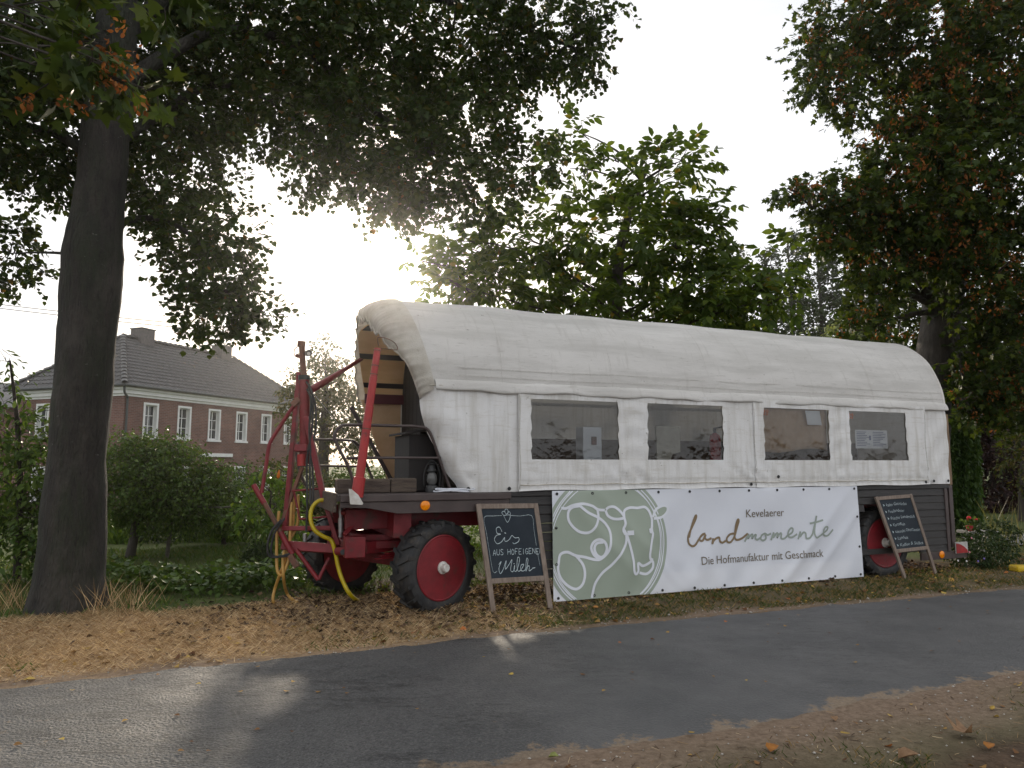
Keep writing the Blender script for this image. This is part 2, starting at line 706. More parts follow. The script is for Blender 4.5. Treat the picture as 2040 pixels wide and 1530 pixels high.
# road: worn asphalt with ragged edges and sand blown over it
rm = bpy.data.materials.new('asphalt')
rm.use_nodes = True
n_, l_ = rm.node_tree.nodes, rm.node_tree.links
pb = n_['Principled BSDF']
tcr = n_.new('ShaderNodeTexCoord')


def rn(scale, detail=6, rough=0.6, stretch=None, rot=0.0):
    v = tcr.outputs['Object']
    if stretch:
        q = n_.new('ShaderNodeMapping')
        q.inputs['Scale'].default_value = stretch
        q.inputs['Rotation'].default_value = (0, 0, rot)
        l_.new(v, q.inputs['Vector'])
        v = q.outputs['Vector']
    t = n_.new('ShaderNodeTexNoise')
    t.inputs['Scale'].default_value = scale
    t.inputs['Detail'].default_value = detail
    t.inputs['Roughness'].default_value = rough
    l_.new(v, t.inputs['Vector'])
    return t.outputs['Fac']


def rr(v, a, b, c=0.0, d=1.0):
    t = n_.new('ShaderNodeMapRange')
    for k, q in zip(('From Min', 'From Max', 'To Min', 'To Max'), (a, b, c, d)):
        t.inputs[k].default_value = q
    l_.new(v, t.inputs['Value'])
    return t.outputs['Result']


def rmix(f, a, b):
    x = n_.new('ShaderNodeMix')
    x.data_type = 'RGBA'
    for s, q in (('A', a), ('B', b)):
        if isinstance(q, tuple):
            x.inputs[s].default_value = rgb(q)
        else:
            l_.new(q, x.inputs[s])
    l_.new(f, x.inputs['Factor'])
    return x.outputs['Result']


def rmath(op, a, b):
    x = n_.new('ShaderNodeMath')
    x.operation = op
    for i, q in enumerate((a, b)):
        if isinstance(q, (int, float)):
            x.inputs[i].default_value = q
        else:
            l_.new(q, x.inputs[i])
    return x.outputs['Value']


vor = n_.new('ShaderNodeTexVoronoi')
vor.inputs['Scale'].default_value = 48
l_.new(tcr.outputs['Object'], vor.inputs['Vector'])
stone = rr(vor.outputs['Distance'], 0.05, 0.6)
base = rmix(rr(rn(1.3), 0.35, 0.65), (0.060, 0.060, 0.060), (0.092, 0.090, 0.088))
worn = n_.new('ShaderNodeAttribute')
worn.attribute_name = 'worn'
base = rmix(rmath('MULTIPLY', rr(rn(70, 4, 0.85), 0.50, 0.70), rmath('ADD', rmath('MULTIPLY', worn.outputs['Fac'], 0.7), 0.3)), base, (0.19, 0.185, 0.172))
base = rmix(rmath('MULTIPLY', rr(rn(38, 5, 0.85, (1.0, 2.2, 1.0), -WA), 0.49, 0.60), rmath('ADD', rmath('MULTIPLY', worn.outputs['Fac'], 0.75), 0.12)), base, (0.022, 0.021, 0.020))
edge = n_.new('ShaderNodeAttribute')
edge.attribute_name = 'edge'
sandm = rr(rmath('ADD', rn(3.4, 12, 0.78), rmath('MULTIPLY', edge.outputs['Fac'], 0.30)), 0.665, 0.70)
crack = rr(rn(1.1, 12, 0.72, (1.0, 5.0, 1.0), -WA), 0.497, 0.507)
crack2 = rr(rn(1.1, 12, 0.72, (1.0, 5.0, 1.0), -WA), 0.507, 0.517)
crk = rmath('MULTIPLY', rmath('SUBTRACT', crack, crack2), rr(rn(0.5, 2), 0.45, 0.6))
base = rmix(crk, base, (0.018, 0.017, 0.016))
base = rmix(sandm, base, rmix(rr(rn(50, 5, 0.8), 0.35, 0.65), (0.15, 0.115, 0.08), (0.25, 0.185, 0.125)))
l_.new(base, pb.inputs['Base Color'])
l_.new(rmath('MAXIMUM', rmath('MULTIPLY', sandm, 0.95), rr(rn(3.0, 5), 0.3, 0.7, 0.52, 0.70)), pb.inputs['Roughness'])
pb.inputs['Specular IOR Level'].default_value = 0.5
hgt = rmath('ADD', rmath('MULTIPLY', stone, -0.6), rmath('MULTIPLY', rn(60, 5, 0.7), 0.7))
hgt = rmath('SUBTRACT', hgt, rmath('MULTIPLY', crk, 1.2))
b_ = n_.new('ShaderNodeBump')
b_.inputs['Strength'].default_value = 1.0
b_.inputs['Distance'].default_value = 0.02
l_.new(rmath('ADD', rmath('MULTIPLY', worn.outputs['Fac'], 0.75), 0.25), b_.inputs['Strength'])
l_.new(hgt, b_.inputs['Height'])
l_.new(b_.outputs['Normal'], pb.inputs['Normal'])

rx = axis_coords(-58, 58, -6, 9, 0.09, 1.2)
nv = 26
rv, red = [], []
for i, x in enumerate(rx):
    jf = 0.05 * float(sn(x, 0, 3.1, 7)) + 0.03 * float(sn(x, 3, 11.0, 8)) + random.uniform(-.015, .015)
    jn = 0.07 * float(sn(x, 9, 2.3, 3)) + 0.045 * float(sn(x, 5, 9.0, 5)) + random.uniform(-.02, .02)
    y0, y1 = float(ynear(x)) + jn - 0.15, float(yfar(x)) + jf + 0.12
    for j in range(nv):
        s = j / (nv - 1)
        rv.append((x, y0 + (y1 - y0) * s, -0.022 + 0.036 * math.sin(math.pi * (0.06 + 0.88 * s)) ** 0.6))
        red.append(max(0.0, 1 - s / 0.15) + max(0.0, 1 - (1 - s) / 0.07) * 0.6 + 0.55 * math.exp(-((x + 3.6) / 0.9) ** 2 - ((s - 0.52) / 0.22) ** 2))
ii = np.arange(len(rx) * nv).reshape(len(rx), nv)
rl = np.stack([ii[:-1, :-1], ii[1:, :-1], ii[1:, 1:], ii[:-1, 1:]], -1).reshape(-1)
road = fastmesh('road', np.array(rv), np.full((len(rx) - 1) * (nv - 1), 4), rl, rm, kind='structure', smooth=True)
ea = road.data.attributes.new('edge', 'FLOAT', 'POINT')
ea.data.foreach_set('value', np.array(red, dtype=np.float32))
wa_ = road.data.attributes.new('worn', 'FLOAT', 'POINT')
rxy = np.array(rv)
wa_.data.foreach_set('value', (smooth01(1.2, -0.6, rxy[:, 0] + 0.5 * sn(rxy[:, 0], rxy[:, 1], 1.3, 2) * 0.6)).astype(np.float32))

# second lane far right behind the shrub
mb = MB()
lane = [(9.6, 14.0, 15.5), (14, 15.4, 17.2), (25, 19, 21.2), (60, 30, 33)]
mb.add([(x, y, 0.035) for x, a, b in lane for y in (a, b)], [(2 * i, 2 * i + 2, 2 * i + 3, 2 * i + 1) for i in range(len(lane) - 1)])
mb.build('side_road', mat('lane_asphalt', (0.16, 0.155, 0.15), 0.85, (0.22, 0.21, 0.2), 4), kind='structure')

# ------------------------------------------------------------------ covered wagon
M_CANVAS = mat('roof_canvas', (0.70, 0.68, 0.645), 0.75, (0.60, 0.58, 0.545), 1.6, 7, 0.3, 0.7, bump=0.25, bscale=90, stretch=(0.7, 2.2, 2.2),
               trans=0.10, col3=(0.47, 0.45, 0.41), n3=3.5, lo3=0.60, hi3=0.85)
M_SIDE = mat('side_canvas', (0.78, 0.775, 0.765), 0.55, (0.70, 0.685, 0.655), 2.2, 7, 0.35, 0.75, bump=0.15, bscale=60, trans=0.06,
             col3=(0.40, 0.345, 0.26), n3=5.0, lo3=0.68, hi3=0.9)
M_GATHER = mat('gathered_canvas', (0.62, 0.59, 0.53), 0.8, (0.48, 0.44, 0.37), 5, 6, 0.35, 0.7, bump=0.3, bscale=70, trans=0.22, col3=(0.30, 0.25, 0.18), n3=8, lo3=0.62, hi3=0.85)
M_SEAM = mat('canvas_seam', (0.46, 0.44, 0.40), 0.9, (0.6, 0.58, 0.54), 30)
M_DARKFOLD = mat('dark_fold', (0.40, 0.36, 0.29), 0.95, (0.66, 0.63, 0.57), 12)
M_PLANK = mat('dark_planks', (0.018, 0.0165, 0.016), 0.55, (0.036, 0.032, 0.030), 5, 6, stretch=(0.5, 8, 9), bump=0.35, bscale=30)
M_BROWN = mat('brown_steel', (0.050, 0.034, 0.032), 0.45, (0.075, 0.055, 0.05), 3, 5, bump=0.1, bscale=25, col3=(0.10, 0.05, 0.03), n3=6, lo3=0.66, hi3=0.8)
M_DECK = mat('deck_boards', (0.042, 0.032, 0.030), 0.55, (0.085, 0.065, 0.06), 6, 6, bump=0.3, bscale=30)
M_RED = mat('red_paint', (0.22, 0.011, 0.018), 0.45, (0.15, 0.009, 0.013), 6, 6, bump=0.08, bscale=30, col3=(0.085, 0.035, 0.025), n3=7, lo3=0.60, hi3=0.75, rough2=0.6)
M_ORED = mat('bright_red_paint', (0.42, 0.03, 0.028), 0.42, (0.33, 0.022, 0.022), 7, 6, col3=(0.10, 0.035, 0.025), n3=9, lo3=0.66, hi3=0.78)
M_RUST = mat('rusty_steel', (0.10, 0.05, 0.032), 0.7, (0.19, 0.075, 0.045), 9, 6, bump=0.3, bscale=50)
M_BLACK = mat('black_rubber', (0.012, 0.012, 0.013), 0.6, (0.03, 0.03, 0.03), 12, 5)
M_TYRE = mat('tyre_rubber', (0.013, 0.0135, 0.015), 0.65, (0.034, 0.033, 0.032), 7, 6, bump=0.25, bscale=40, col3=(0.12, 0.095, 0.07), n3=4, lo3=0.64, hi3=0.9)
M_WHITEP = mat('chipped_white_paint', (0.68, 0.66, 0.62), 0.5, (0.5, 0.46, 0.4), 14, 5, col3=(0.05, 0.06, 0.05), n3=12, lo3=0.66, hi3=0.7)
M_PLY = mat('plywood_lining', (0.68, 0.47, 0.25), 0.6, (0.58, 0.38, 0.19), 2.5, 6, stretch=(1, 1, 4), trans=0.3)
M_MAROON = mat('maroon_board', (0.095, 0.012, 0.02), 0.5, (0.07, 0.01, 0.016), 4)
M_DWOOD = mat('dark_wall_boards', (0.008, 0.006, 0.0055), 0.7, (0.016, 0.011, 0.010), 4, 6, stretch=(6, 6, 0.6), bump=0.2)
M_ORANGE = mat('amber_reflector', (0.95, 0.30, 0.0), 0.2, (0.8, 0.2, 0.0), 60)
M_OLDWOOD = mat('weathered_sleeper', (0.06, 0.042, 0.035), 0.85, (0.125, 0.095, 0.07), 4, 7, stretch=(1, 7, 7), bump=0.7, bscale=20)
M_STEEL = mat('zinc_steel', (0.42, 0.42, 0.42), 0.35, (0.3, 0.3, 0.3), 20, metal=0.8)
M_YHOSE = mat('yellow_hose', (0.55, 0.42, 0.005), 0.35, (0.45, 0.33, 0.005), 5)
M_THOSE = mat('ochre_hose', (0.50, 0.29, 0.07), 0.45, (0.40, 0.22, 0.05), 6)

layer(M_SIDE, 2.2, (5, 1, 0.35), 0.47, 0.66, (0.50, 0.475, 0.42), 0.6)
layer(M_SIDE, 16, (1, 1, 1), 0.655, 0.68, (0.20, 0.17, 0.13), 0.7)
layer(M_SIDE, 3.0, (1, 1, 7), 0.53, 0.64, (0.56, 0.53, 0.47), 0.5)
layer(M_CANVAS, 1.4, (0.4, 3.5, 3.5), 0.44, 0.62, (0.49, 0.475, 0.44), 0.65)
layer(M_CANVAS, 22, (0.3, 2, 2), 0.58, 0.68, (0.42, 0.40, 0.36), 0.6)
layer(M_CANVAS, 3.0, (5, 0.6, 0.6), 0.56, 0.66, (0.50, 0.48, 0.44), 0.5)
layer(M_CANVAS, 20, (0.6, 1, 1), 0.685, 0.70, (0.16, 0.14, 0.11), 0.8)
for m_ in (M_RED, M_ORED):
    layer(m_, 5, (1, 1, 1), 0.56, 0.66, (0.075, 0.032, 0.024), 0.75)
    layer(m_, 35, (1, 1, 1), 0.66, 0.70, (0.20, 0.13, 0.10), 0.6)
layer(M_TYRE, 9, (1, 1, 1), 0.52, 0.70, (0.10, 0.08, 0.058), 0.6)
layer(M_TYRE, 40, (1, 1, 1), 0.66, 0.69, (0.22, 0.20, 0.17), 0.6)
layer(M_YHOSE, 12, (1, 1, 1), 0.58, 0.70, (0.16, 0.12, 0.03), 0.6)
layer(M_THOSE, 12, (1, 1, 1), 0.55, 0.70, (0.14, 0.09, 0.04), 0.6)
wagon = empty('covered_wagon', (WS[0], WS[1], 0), WA, 'long covered wagon with dirty white canvas roof, window curtains and red wheels', 'wagon')
WC, WAx, WZ0, WB = 1.05, 1.05, 2.40, 1.22
T_END = 8.22


def t_crease(z):
    return 0.36 - 0.235 * (z - 1.35)


def arch(th, k=1.0):
    return WC - WAx * k * math.cos(th), WZ0 + WB * k * math.sin(th)


RIBS = [0.9 + 1.46 * i for i in range(6)]
NT, NTH = 92, 40
TH0 = 0.05


def roof_fn(i, j):
    th = TH0 + (math.pi - 2 * TH0) * j / (NTH - 1)
    w, z = arch(th)
    a = t_crease(z)
    t = a + (T_END + 0.03 - a) * i / (NT - 1)
    near = min(abs(t - r) for r in RIBS)
    sag = 0.016 * min(1.0, (near / 0.6)) ** 1.5 + 0.006 * math.sin(t * 3.1 + th * 5) * math.sin(th * 9 + t)
    k = 1 - sag
    w, z = arch(th, k)
    dz = 0.010 * math.sin(t * 5.3) * math.exp(-((th - 0.35) / 0.15) ** 2)
    z -= 0.03 * smooth01(0.8, 0.0, th) * 0.4
    return (t, w - dz, z)


roof = MB().grid(NT, NTH, roof_fn).build('roof_canvas', M_CANVAS, wagon, local=True, smooth=True)
# transverse and lengthwise seams on the roof canvas
def arch_ribbon(t, th0, th1, half, lift, n=36):
    mb_ = MB()
    def fn(i, j):
        th = th0 + (th1 - th0) * i / (n - 1)
        w, z = arch(th, 1 + lift)
        z -= 0.03 * smooth01(0.8, 0.0, th) * 0.4
        return (t + (j - 0.5) * 2 * half + 0.004 * math.sin(th * 17 + t), w, z)
    return mb_.grid(n, 2, fn)


for r in RIBS:
    arch_ribbon(r, TH0, math.pi - TH0, 0.003, 0.0025).build('seam', M_SEAM, roof, local=True, smooth=True)
for th in (0.16, 0.24):
    mb = MB()
    def fn(i, j, th=th):
        t = 0.35 + 7.85 * i / 119
        w, z = arch(th + (j - 0.5) * 0.006, 1.004)
        z -= 0.03 * float(smooth01(0.8, 0.0, th)) * 0.4
        return (t, w, z + 0.006 * math.sin(t * 2.1 + th * 9))
    mb.grid(120, 2, fn)
    mb.build('seam', M_SEAM, roof, local=True, smooth=True)

# hanging eave fold along the near side
def eave_fn(i, j):
    t = 0.10 + (T_END + 0.03 - 0.10) * i / 139
    s = j / 7
    wob = 0.012 * math.sin(t * 4.7) + 0.008 * math.sin(t * 11.3 + 1)
    prof = [(0.012, 2.535), (-0.006, 2.515), (-0.022, 2.49), (-0.034, 2.462), (-0.042, 2.435), (-0.044, 2.412), (-0.036, 2.406), (-0.02, 2.42)]
    w, z = prof[j]
    return (t, w * (1 + wob * 8) + 0.008 * math.sin(t * 7), z + wob * s * 0.9)


MB().grid(140, 8, eave_fn).build('eave_fold', M_CANVAS, wagon, local=True, smooth=True)

# gathered front hood
NH, NS = 330, 9


def g_hood(th):
    return 0.42 + 0.58 * float(smooth01(0.0, 0.8, th)) + 0.25 * float(smooth01(2.2, 3.0, th))


def hood_fn(i, j):
    th = 0.02 + (math.pi - 0.04) * i / (NH - 1)
    s = j / (NS - 1)
    g = g_hood(th)
    w, z = arch(th)
    t = t_crease(z)
    fwd = 0.37 * g * math.sin(min(1.0, s * 1.15) * math.pi / 2)
    q = 0.10 + 0.14 * float(smooth01(0.2, 0.9, th)) - 0.20 * float(smooth01(1.5, 2.1, th))
    inw = q * (1 - math.cos(s * math.pi / 2)) ** 0.9
    fold = math.sin(th * 34 + 2.2 * math.sin(th * 5)) * 0.024 * s + abs(math.sin(th * 52 + 3 * math.sin(th * 7))) * 0.030 * s ** 1.5
    fold += 0.055 * math.sin(th * 13 + 1.3) * s * (1 - s * 0.4) * float(smooth01(1.7, 0.4, th))
    k = 1 - inw / 1.1 - fold * (0.35 + 0.65 * g) * (1 - 0.5 * float(smooth01(2.0, 2.8, th)))
    w2, z2 = arch(th, k)
    z2 -= 0.10 * s * float(smooth01(0.35, 0.0, th))
    return (t - fwd + 0.30 * fold, w2, z2)


MB().grid(NH, NS, hood_fn).build('front_hood', M_GATHER, wagon, local=True, smooth=True)
mb = MB()
mb.tube([Vector(hood_fn(i, NS - 1)) for i in range(0, NH, 2)], 0.011, 6)
mb.build('drawstring_hem', M_GATHER, wagon, local=True, smooth=True)


# near side wall canvas
def sw(t, z):
    a = 0.006 * math.sin(t * 6.1 + 0.7) * math.sin((z - 1.3) * 5.0) + 0.002 * math.sin(t * 13 + z * 9)
    a += 0.0035 * abs(math.sin(t * 9.7 + 2.2 * z + 1.5 * math.sin(z * 3)))
    a += 0.007 * math.sin(z * 26 + math.sin(t * 9) * 1.5) * math.exp(-(((t - 2.62) / 0.22) ** 2))
    a += 0.007 * math.sin(z * 24 + math.sin(t * 8) * 1.5) * math.exp(-(((t - 6.0) / 0.2) ** 2))
    a += 0.006 * math.sin((t + z) * 22) * math.exp(-(((z - 1.52) / 0.1) ** 2))
    for ct in (4.42, 7.62, 2.62, 6.0):
        a += 0.016 * math.exp(-(((t - ct) / 0.35) ** 2 + ((z - 1.45) / 0.12) ** 2)) * math.sin((t - ct) * 26 + (z - 1.36) * 30)
    return a


def subdiv(brk, step):
    out = []
    for a, b in zip(brk[:-1], brk[1:]):
        n = max(1, int(round((b - a) / step)))
        out += [a + (b - a) * i / n for i in range(n)]
    return out + [brk[-1]]


WIN = [(1.25, 2.41), (2.83, 3.98), (4.65, 5.80), (6.20, 7.32)]
WZA, WZB = 1.65, 2.35
panes = []
M_PANE = bpy.data.materials.new('clear_film_pane')
M_PANE.use_nodes = True
n_, l_ = M_PANE.node_tree.nodes, M_PANE.node_tree.links
n_.remove(n_['Principled BSDF'])
trn = n_.new('ShaderNodeBsdfTransparent')
trn.inputs['Color'].default_value = (0.74, 0.76, 0.77, 1)
gls = n_.new('ShaderNodeBsdfGlossy')
gls.inputs['Roughness'].default_value = 0.035
lw = n_.new('ShaderNodeFresnel')
lw.inputs['IOR'].default_value = 1.6
mxs = n_.new('ShaderNodeMixShader')
tcp = n_.new('ShaderNodeTexCoord')
npn = n_.new('ShaderNodeTexNoise')
npn.inputs['Scale'].default_value = 7
npn.inputs['Detail'].default_value = 3
bpn = n_.new('ShaderNodeBump')
bpn.inputs['Strength'].default_value = 0.30
bpn.inputs['Distance'].default_value = 0.02
l_.new(tcp.outputs['Object'], npn.inputs['Vector'])
l_.new(npn.outputs['Fac'], bpn.inputs['Height'])
l_.new(bpn.outputs['Normal'], gls.inputs['Normal'])
l_.new(lw.outputs['Fac'], mxs.inputs['Fac'])
l_.new(trn.outputs['BSDF'], mxs.inputs[1])
l_.new(gls.outputs['BSDF'], mxs.inputs[2])
l_.new(mxs.outputs['Shader'], n_['Material Output'].inputs['Surface'])


def curtain(t0, t1, wins, w0):
    tb = [t0]
    for a, b in wins:
        tb += [a, b]
    tb += [t1]
    ts = subdiv(tb, 0.055)
    zs = subdiv([1.295, 1.36, WZA, WZB, 2.455], 0.05)

    def inwin(t, z):
        return any(a - 1e-6 < t < b for a, b in wins) and WZA - 1e-6 < z < WZB

    def fn(i, j):
        t, z = ts[i], zs[j]
        edge = 0.012 * math.exp(-((t - t0) / 0.05) ** 2) + 0.012 * math.exp(-((t - t1) / 0.05) ** 2)
        w = w0 - sw(t, z) - edge
        if 1.35 < z < 1.375:
            w += 0.018
        if z < 1.35:
            w -= 0.012
        tt = t
        for a, b in wins:
            if WZA - 1e-6 <= z <= WZB + 1e-6 and (abs(t - a) < 1e-6 or abs(t - b) < 1e-6):
                tt = t + 0.008 * math.sin(z * 31 + a) + 0.004 * math.sin(z * 67)
        zz = z + (0.006 * math.sin(t * 5) if z < 1.3 else 0)
        return (tt, w, zz)
    c = MB().grid(len(ts), len(zs), fn, lambda i, j: inwin((ts[i] + ts[i + 1]) / 2, (zs[j] + zs[j + 1]) / 2)).build('side_curtain', M_SIDE, wagon, local=True, smooth=True)
    for a, b in wins:
        p = MB().grid(14, 8, lambda i, j: (a - 0.03 + (b - a + 0.06) * i / 13, w0 + 0.012 - 0.5 * sw(a + (b - a) * i / 13, WZA + (WZB - WZA) * j / 7), WZA - 0.03 + (WZB - WZA + 0.06) * j / 7))
        p.build('window_pane', M_PANE, c, local=True, smooth=True)
    # tube above the hem, the fold line's shade put into its colour
    mb_ = MB().tube([(t, w0 - 0.016 - sw(t, 1.365), 1.362 + 0.004 * math.sin(t * 9)) for t in np.linspace(t0 + .02, t1 - .02, 60)], 0.0065, 5)
    mb_.build('hem_fold', M_DARKFOLD, c, local=True, smooth=True)
    return c


cur1 = curtain(1.085, 4.51, WIN[:2], -0.022)
cur2 = curtain(4.47, 7.72, WIN[2:], -0.030)
for c, ts_ in ((cur1, (1.10,)), (cur2, (4.48, 7.70))):
    for t in ts_:
        MB().tube([(t + 0.006 * math.sin(z * 9), -0.040 - sw(t, z), z) for z in np.linspace(1.31, 2.40, 16)], 0.0045, 5).build('upright_seam', M_SEAM, c, local=True, smooth=True)


def front_panel_fn(i, j):
    z = 1.285 + (2.465 - 1.285) * j / 27
    tf = t_crease(z) - 0.02 + 0.05 * float(smooth01(1.5, 1.3, z)) + 0.02 * math.sin(z * 11) - 0.15 * float(smooth01(1.4, 1.95, z))
    s = i / 29
    t = tf + (1.12 - tf) * s
    w = 0.006 - 0.030 * math.sin(s * math.pi) * math.sin((z - 1.28) / 1.2 * math.pi) ** 0.7
    w += -0.012 * math.exp(-((t - 0.92 + 0.05 * z) / 0.022) ** 2) + 0.008 * math.exp(-((t - 0.85 + 0.05 * z) / 0.03) ** 2)
    w -= 0.006 * abs(math.sin(t * 13 - z * 4.0)) + 0.004 * abs(math.sin(t * 7 + z * 9))
    w += 0.14 * (1 - min(1, s / 0.16)) ** 1.6 + 0.02 * math.sin(z * 17 + s * 3) * math.exp(-s * 6)
    w -= 0.010 * math.sin(z * 8 + t * 11) * math.exp(-((s - 0.25) / 0.2) ** 2)
    w -= 0.03 * math.exp(-(((t - 0.5) / 0.06) ** 2 + ((z - 1.52) / 0.05) ** 2))
    return (t, w, z)


fp = MB().grid(30, 28, front_panel_fn).build('front_side_panel', M_SIDE, wagon, local=True, smooth=True)
mb = MB().tube([Vector(front_panel_fn(i, 27)) + Vector((0, -0.012, -0.004)) for i in range(0, 30)], 0.006, 5)
mb.build('upper_fold', M_DARKFOLD, fp, local=True, smooth=True)


def rear_panel_fn(i, j):
    t = 7.66 + (T_END - 7.66) * i / 13
    z = 1.30 + (2.46 - 1.30) * j / 23
    w = -0.006 - 0.010 * math.sin(t * 12 + z * 5) - 0.008 * math.sin((t - z) * 14)
    return (t, w, z)


rp = MB().grid(14, 24, rear_panel_fn).build('rear_side_panel', M_SIDE, wagon, local=True, smooth=True)
MB().grid(60, 12, lambda i, j: ((-0.40 + (2.78 - (1.29 + 1.16 * j / 11)) * 0.357) + (T_END - (-0.40 + (2.78 - (1.29 + 1.16 * j / 11)) * 0.357)) * i / 59, 2.085 + 0.012 * math.sin(i * 0.9) * math.sin(j * 0.4), 1.29 + 1.22 * j / 11)).build('far_side_canvas', M_SIDE, wagon, local=True, smooth=True)
# rear end canvas
mb = MB()
NE = 22
mb.v = [Vector((T_END, WC, 1.29))] + [Vector((T_END, 0.01, 1.29))] + [Vector((T_END,) + arch(TH0 + (math.pi - 2 * TH0) * i / NE)) for i in range(NE + 1)] + [Vector((T_END, 2.09, 1.29))]
mb.f = [(0, i, i + 1) for i in range(1, NE + 3)]
mb.build('rear_canvas', M_SIDE, wagon, local=True)
# eyelets on the lower edge
for t, z in ((0.49, 1.325), (0.97, 1.322), (4.40, 1.335), (7.66, 1.33), (7.83, 1.345), (8.14, 1.345), (4.86, 1.43)):
    MB().lathe([(0.022, 0), (0.020, 0.006), (0.010, 0.006), (0.009, 0.0)], (t, -0.035 if t > 0.6 or t < 0.3 else -0.012, z), (0, -1, 0), 12).build('eyelet', M_BLACK, wagon, local=True, smooth='auto')

# lining boards and battens of the hood's inside, dark bulkhead with cabinet
TB = 0.24


def lining(th0, th1, name, m, k=0.925, t0=-0.42, t1=TB, thick=0.0):
    def fn(i, j):
        th = th0 + (th1 - th0) * i / 9
        w, z = arch(th, k)
        a = t_crease(z) - 0.33 * float(smooth01(1.75, 2.3, th)) - 0.04
        return (a + (t1 - a) * j / 3, w, z)
    return MB().grid(10, 4, fn).build(name, m, wagon, local=True, smooth=True)


def th_of(z):
    return math.pi - math.asin(min(0.999, (z - WZ0) / (WB * 0.965)))


zcuts = [3.56, 3.42, 3.10, 3.01, 2.665, 2.575]
th_list = [math.pi * 0.40, th_of(3.545), th_of(3.33), th_of(3.05), th_of(2.98), th_of(2.67), th_of(2.56), math.pi - 0.02]
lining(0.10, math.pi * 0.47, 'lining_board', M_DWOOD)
lining(math.pi * 0.47, th_of(3.40), 'lining_board', M_PLY)
lining(th_of(3.40), th_of(3.05), 'lining_board', M_PLY)
lining(th_of(3.05), th_of(2.66), 'lining_board', M_PLY)
lining(th_of(2.66), math.pi - 0.02, 'lining_board', M_PLY)
for z0, z1 in ((3.37, 3.43), (3.02, 3.09), (2.63, 2.70)):
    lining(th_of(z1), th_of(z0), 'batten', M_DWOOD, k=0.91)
MB().prism([(0.20, 1.99, 1.40), (0.20, 1.99, 2.45), (-0.34, 1.99, 2.45), (-0.22, 1.99, 2.1), (-0.07, 1.99, 1.7), (0.03, 1.99, 1.40)], (0, 0.03, 0)).build('lining_cloth', mat('tan_cloth', (0.64, 0.45, 0.27), 0.8, (0.56, 0.37, 0.21), 4, trans=0.2), wagon, local=True, bevel=0.006)
MB().box(-0.30, 0.235, 1.945, 1.975, 2.40, 2.53).build('maroon_board', M_MAROON, wagon, local=True, bevel=0.005)
mb = MB()
mb.prism([(TB, 0.20, 1.29)] + [(TB,) + arch(0.12 + (math.pi - 0.24) * i / 20, 0.955) for i in range(21)] + [(TB, 2.04, 1.29)], (0.03, 0, 0))
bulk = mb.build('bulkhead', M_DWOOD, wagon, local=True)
for i in range(9):
    w = 0.25 + 0.2 * i
    zt = WZ0 + WB * 0.94 * math.sqrt(max(0, 1 - ((w - WC) / (WAx * 0.94)) ** 2))
    MB().box(TB - 0.014, TB - 0.001, w, w + 0.188, 1.30, zt - 0.08).build('bulkhead_board', M_DWOOD, bulk, local=True, bevel=0.004)
cab = MB().box(-0.10, 0.215, 0.32, 1.02, 1.295, 1.93).build('cabinet', M_DWOOD, wagon, local=True, bevel=0.008)
MB().hexa([(-0.16, 0.26, 1.93), (0.215, 0.26, 1.99), (0.215, 1.08, 1.99), (-0.16, 1.08, 1.93), (-0.16, 0.26, 1.955), (0.215, 0.26, 2.015), (0.215, 1.08, 2.015), (-0.16, 1.08, 1.955)]).build('cabinet_lid', M_DWOOD, cab, local=True, bevel=0.004)

# bed, rails, skirt planks
MB().box(-0.93, 8.22, 0.03, 2.07, 1.215, 1.285).build('bed_deck', M_DECK, wagon, local=True, bevel=0.006)
MB().box(-0.97, -0.93, 0.02, 2.08, 1.10, 1.30).build('front_beam', M_OLDWOOD, wagon, local=True, bevel=0.01)
MB().box(-0.90, 1.00, -0.030, 0.03, 1.205, 1.280).build('upper_side_rail', M_BROWN, wagon, local=True, bevel=0.008)
MB().prism([(-0.90, -0.008, 1.203), (-0.90, -0.008, 1.15), (-0.62, -0.008, 1.14), (-0.30, -0.008, 1.075), (0.98, -0.008, 1.075), (0.98, -0.008, 1.203)], (0, 0.03, 0)).build('side_apron', M_BROWN, wagon, local=True, bevel=0.004)
MB().box(1.0, 8.17, -0.018, 0.03, 1.232, 1.284).build('plank_top_rail', M_PLANK, wagon, local=True, bevel=0.006)
ROWS = 9
RH = (1.228 - 0.30) / ROWS
for i in range(ROWS):
    z1 = 1.228 - i * RH
    z0 = z1 - RH + 0.006
    if z0 > 0.98:
        segs = [(0.98, 4.4, 0, 0), (4.405, 8.12, 0, 0)]
    else:
        d = max(0.0, min(0.22, (z0 - 0.72) * 0.85))
        segs = [(0.98, 3.5, 0, 0), (3.505, 6.24 + d, 0, 0), (7.48 - d, 8.12, 0, 0)]
    for a, b, _, _ in segs:
        o = 0.004 * random.uniform(-1, 1)
        # each board leans out a little at its lower edge
        MB().hexa([(a, -0.014 + o, z0), (b, -0.014 + o, z0), (b, 0.012 + o, z0), (a, 0.012 + o, z0),
                   (a, -0.004 + o, z1), (b, -0.004 + o, z1), (b, 0.018 + o, z1), (a, 0.018 + o, z1)]).build('plank', M_PLANK, wagon, local=True, bevel=0.003)
MB().box(6.24, 7.48, -0.01, 0.02, 0.325, 0.40).build('wheel_arch_board', M_PLANK, wagon, local=True, bevel=0.004)
MB().box(7.5, 8.48, -0.012, 0.02, 0.19, 0.30).build('rear_bumper_board', M_BROWN, wagon, local=True, bevel=0.004)
MB().box(8.06, 8.125, -0.024, 0.05, 0.30, 1.23).build('corner_post', M_BROWN, wagon, local=True, bevel=0.006)
MB().box(8.19, 8.27, 0.0, 0.06, 0.35, 1.27).build('tail_board', M_BROWN, wagon, local=True, bevel=0.005)
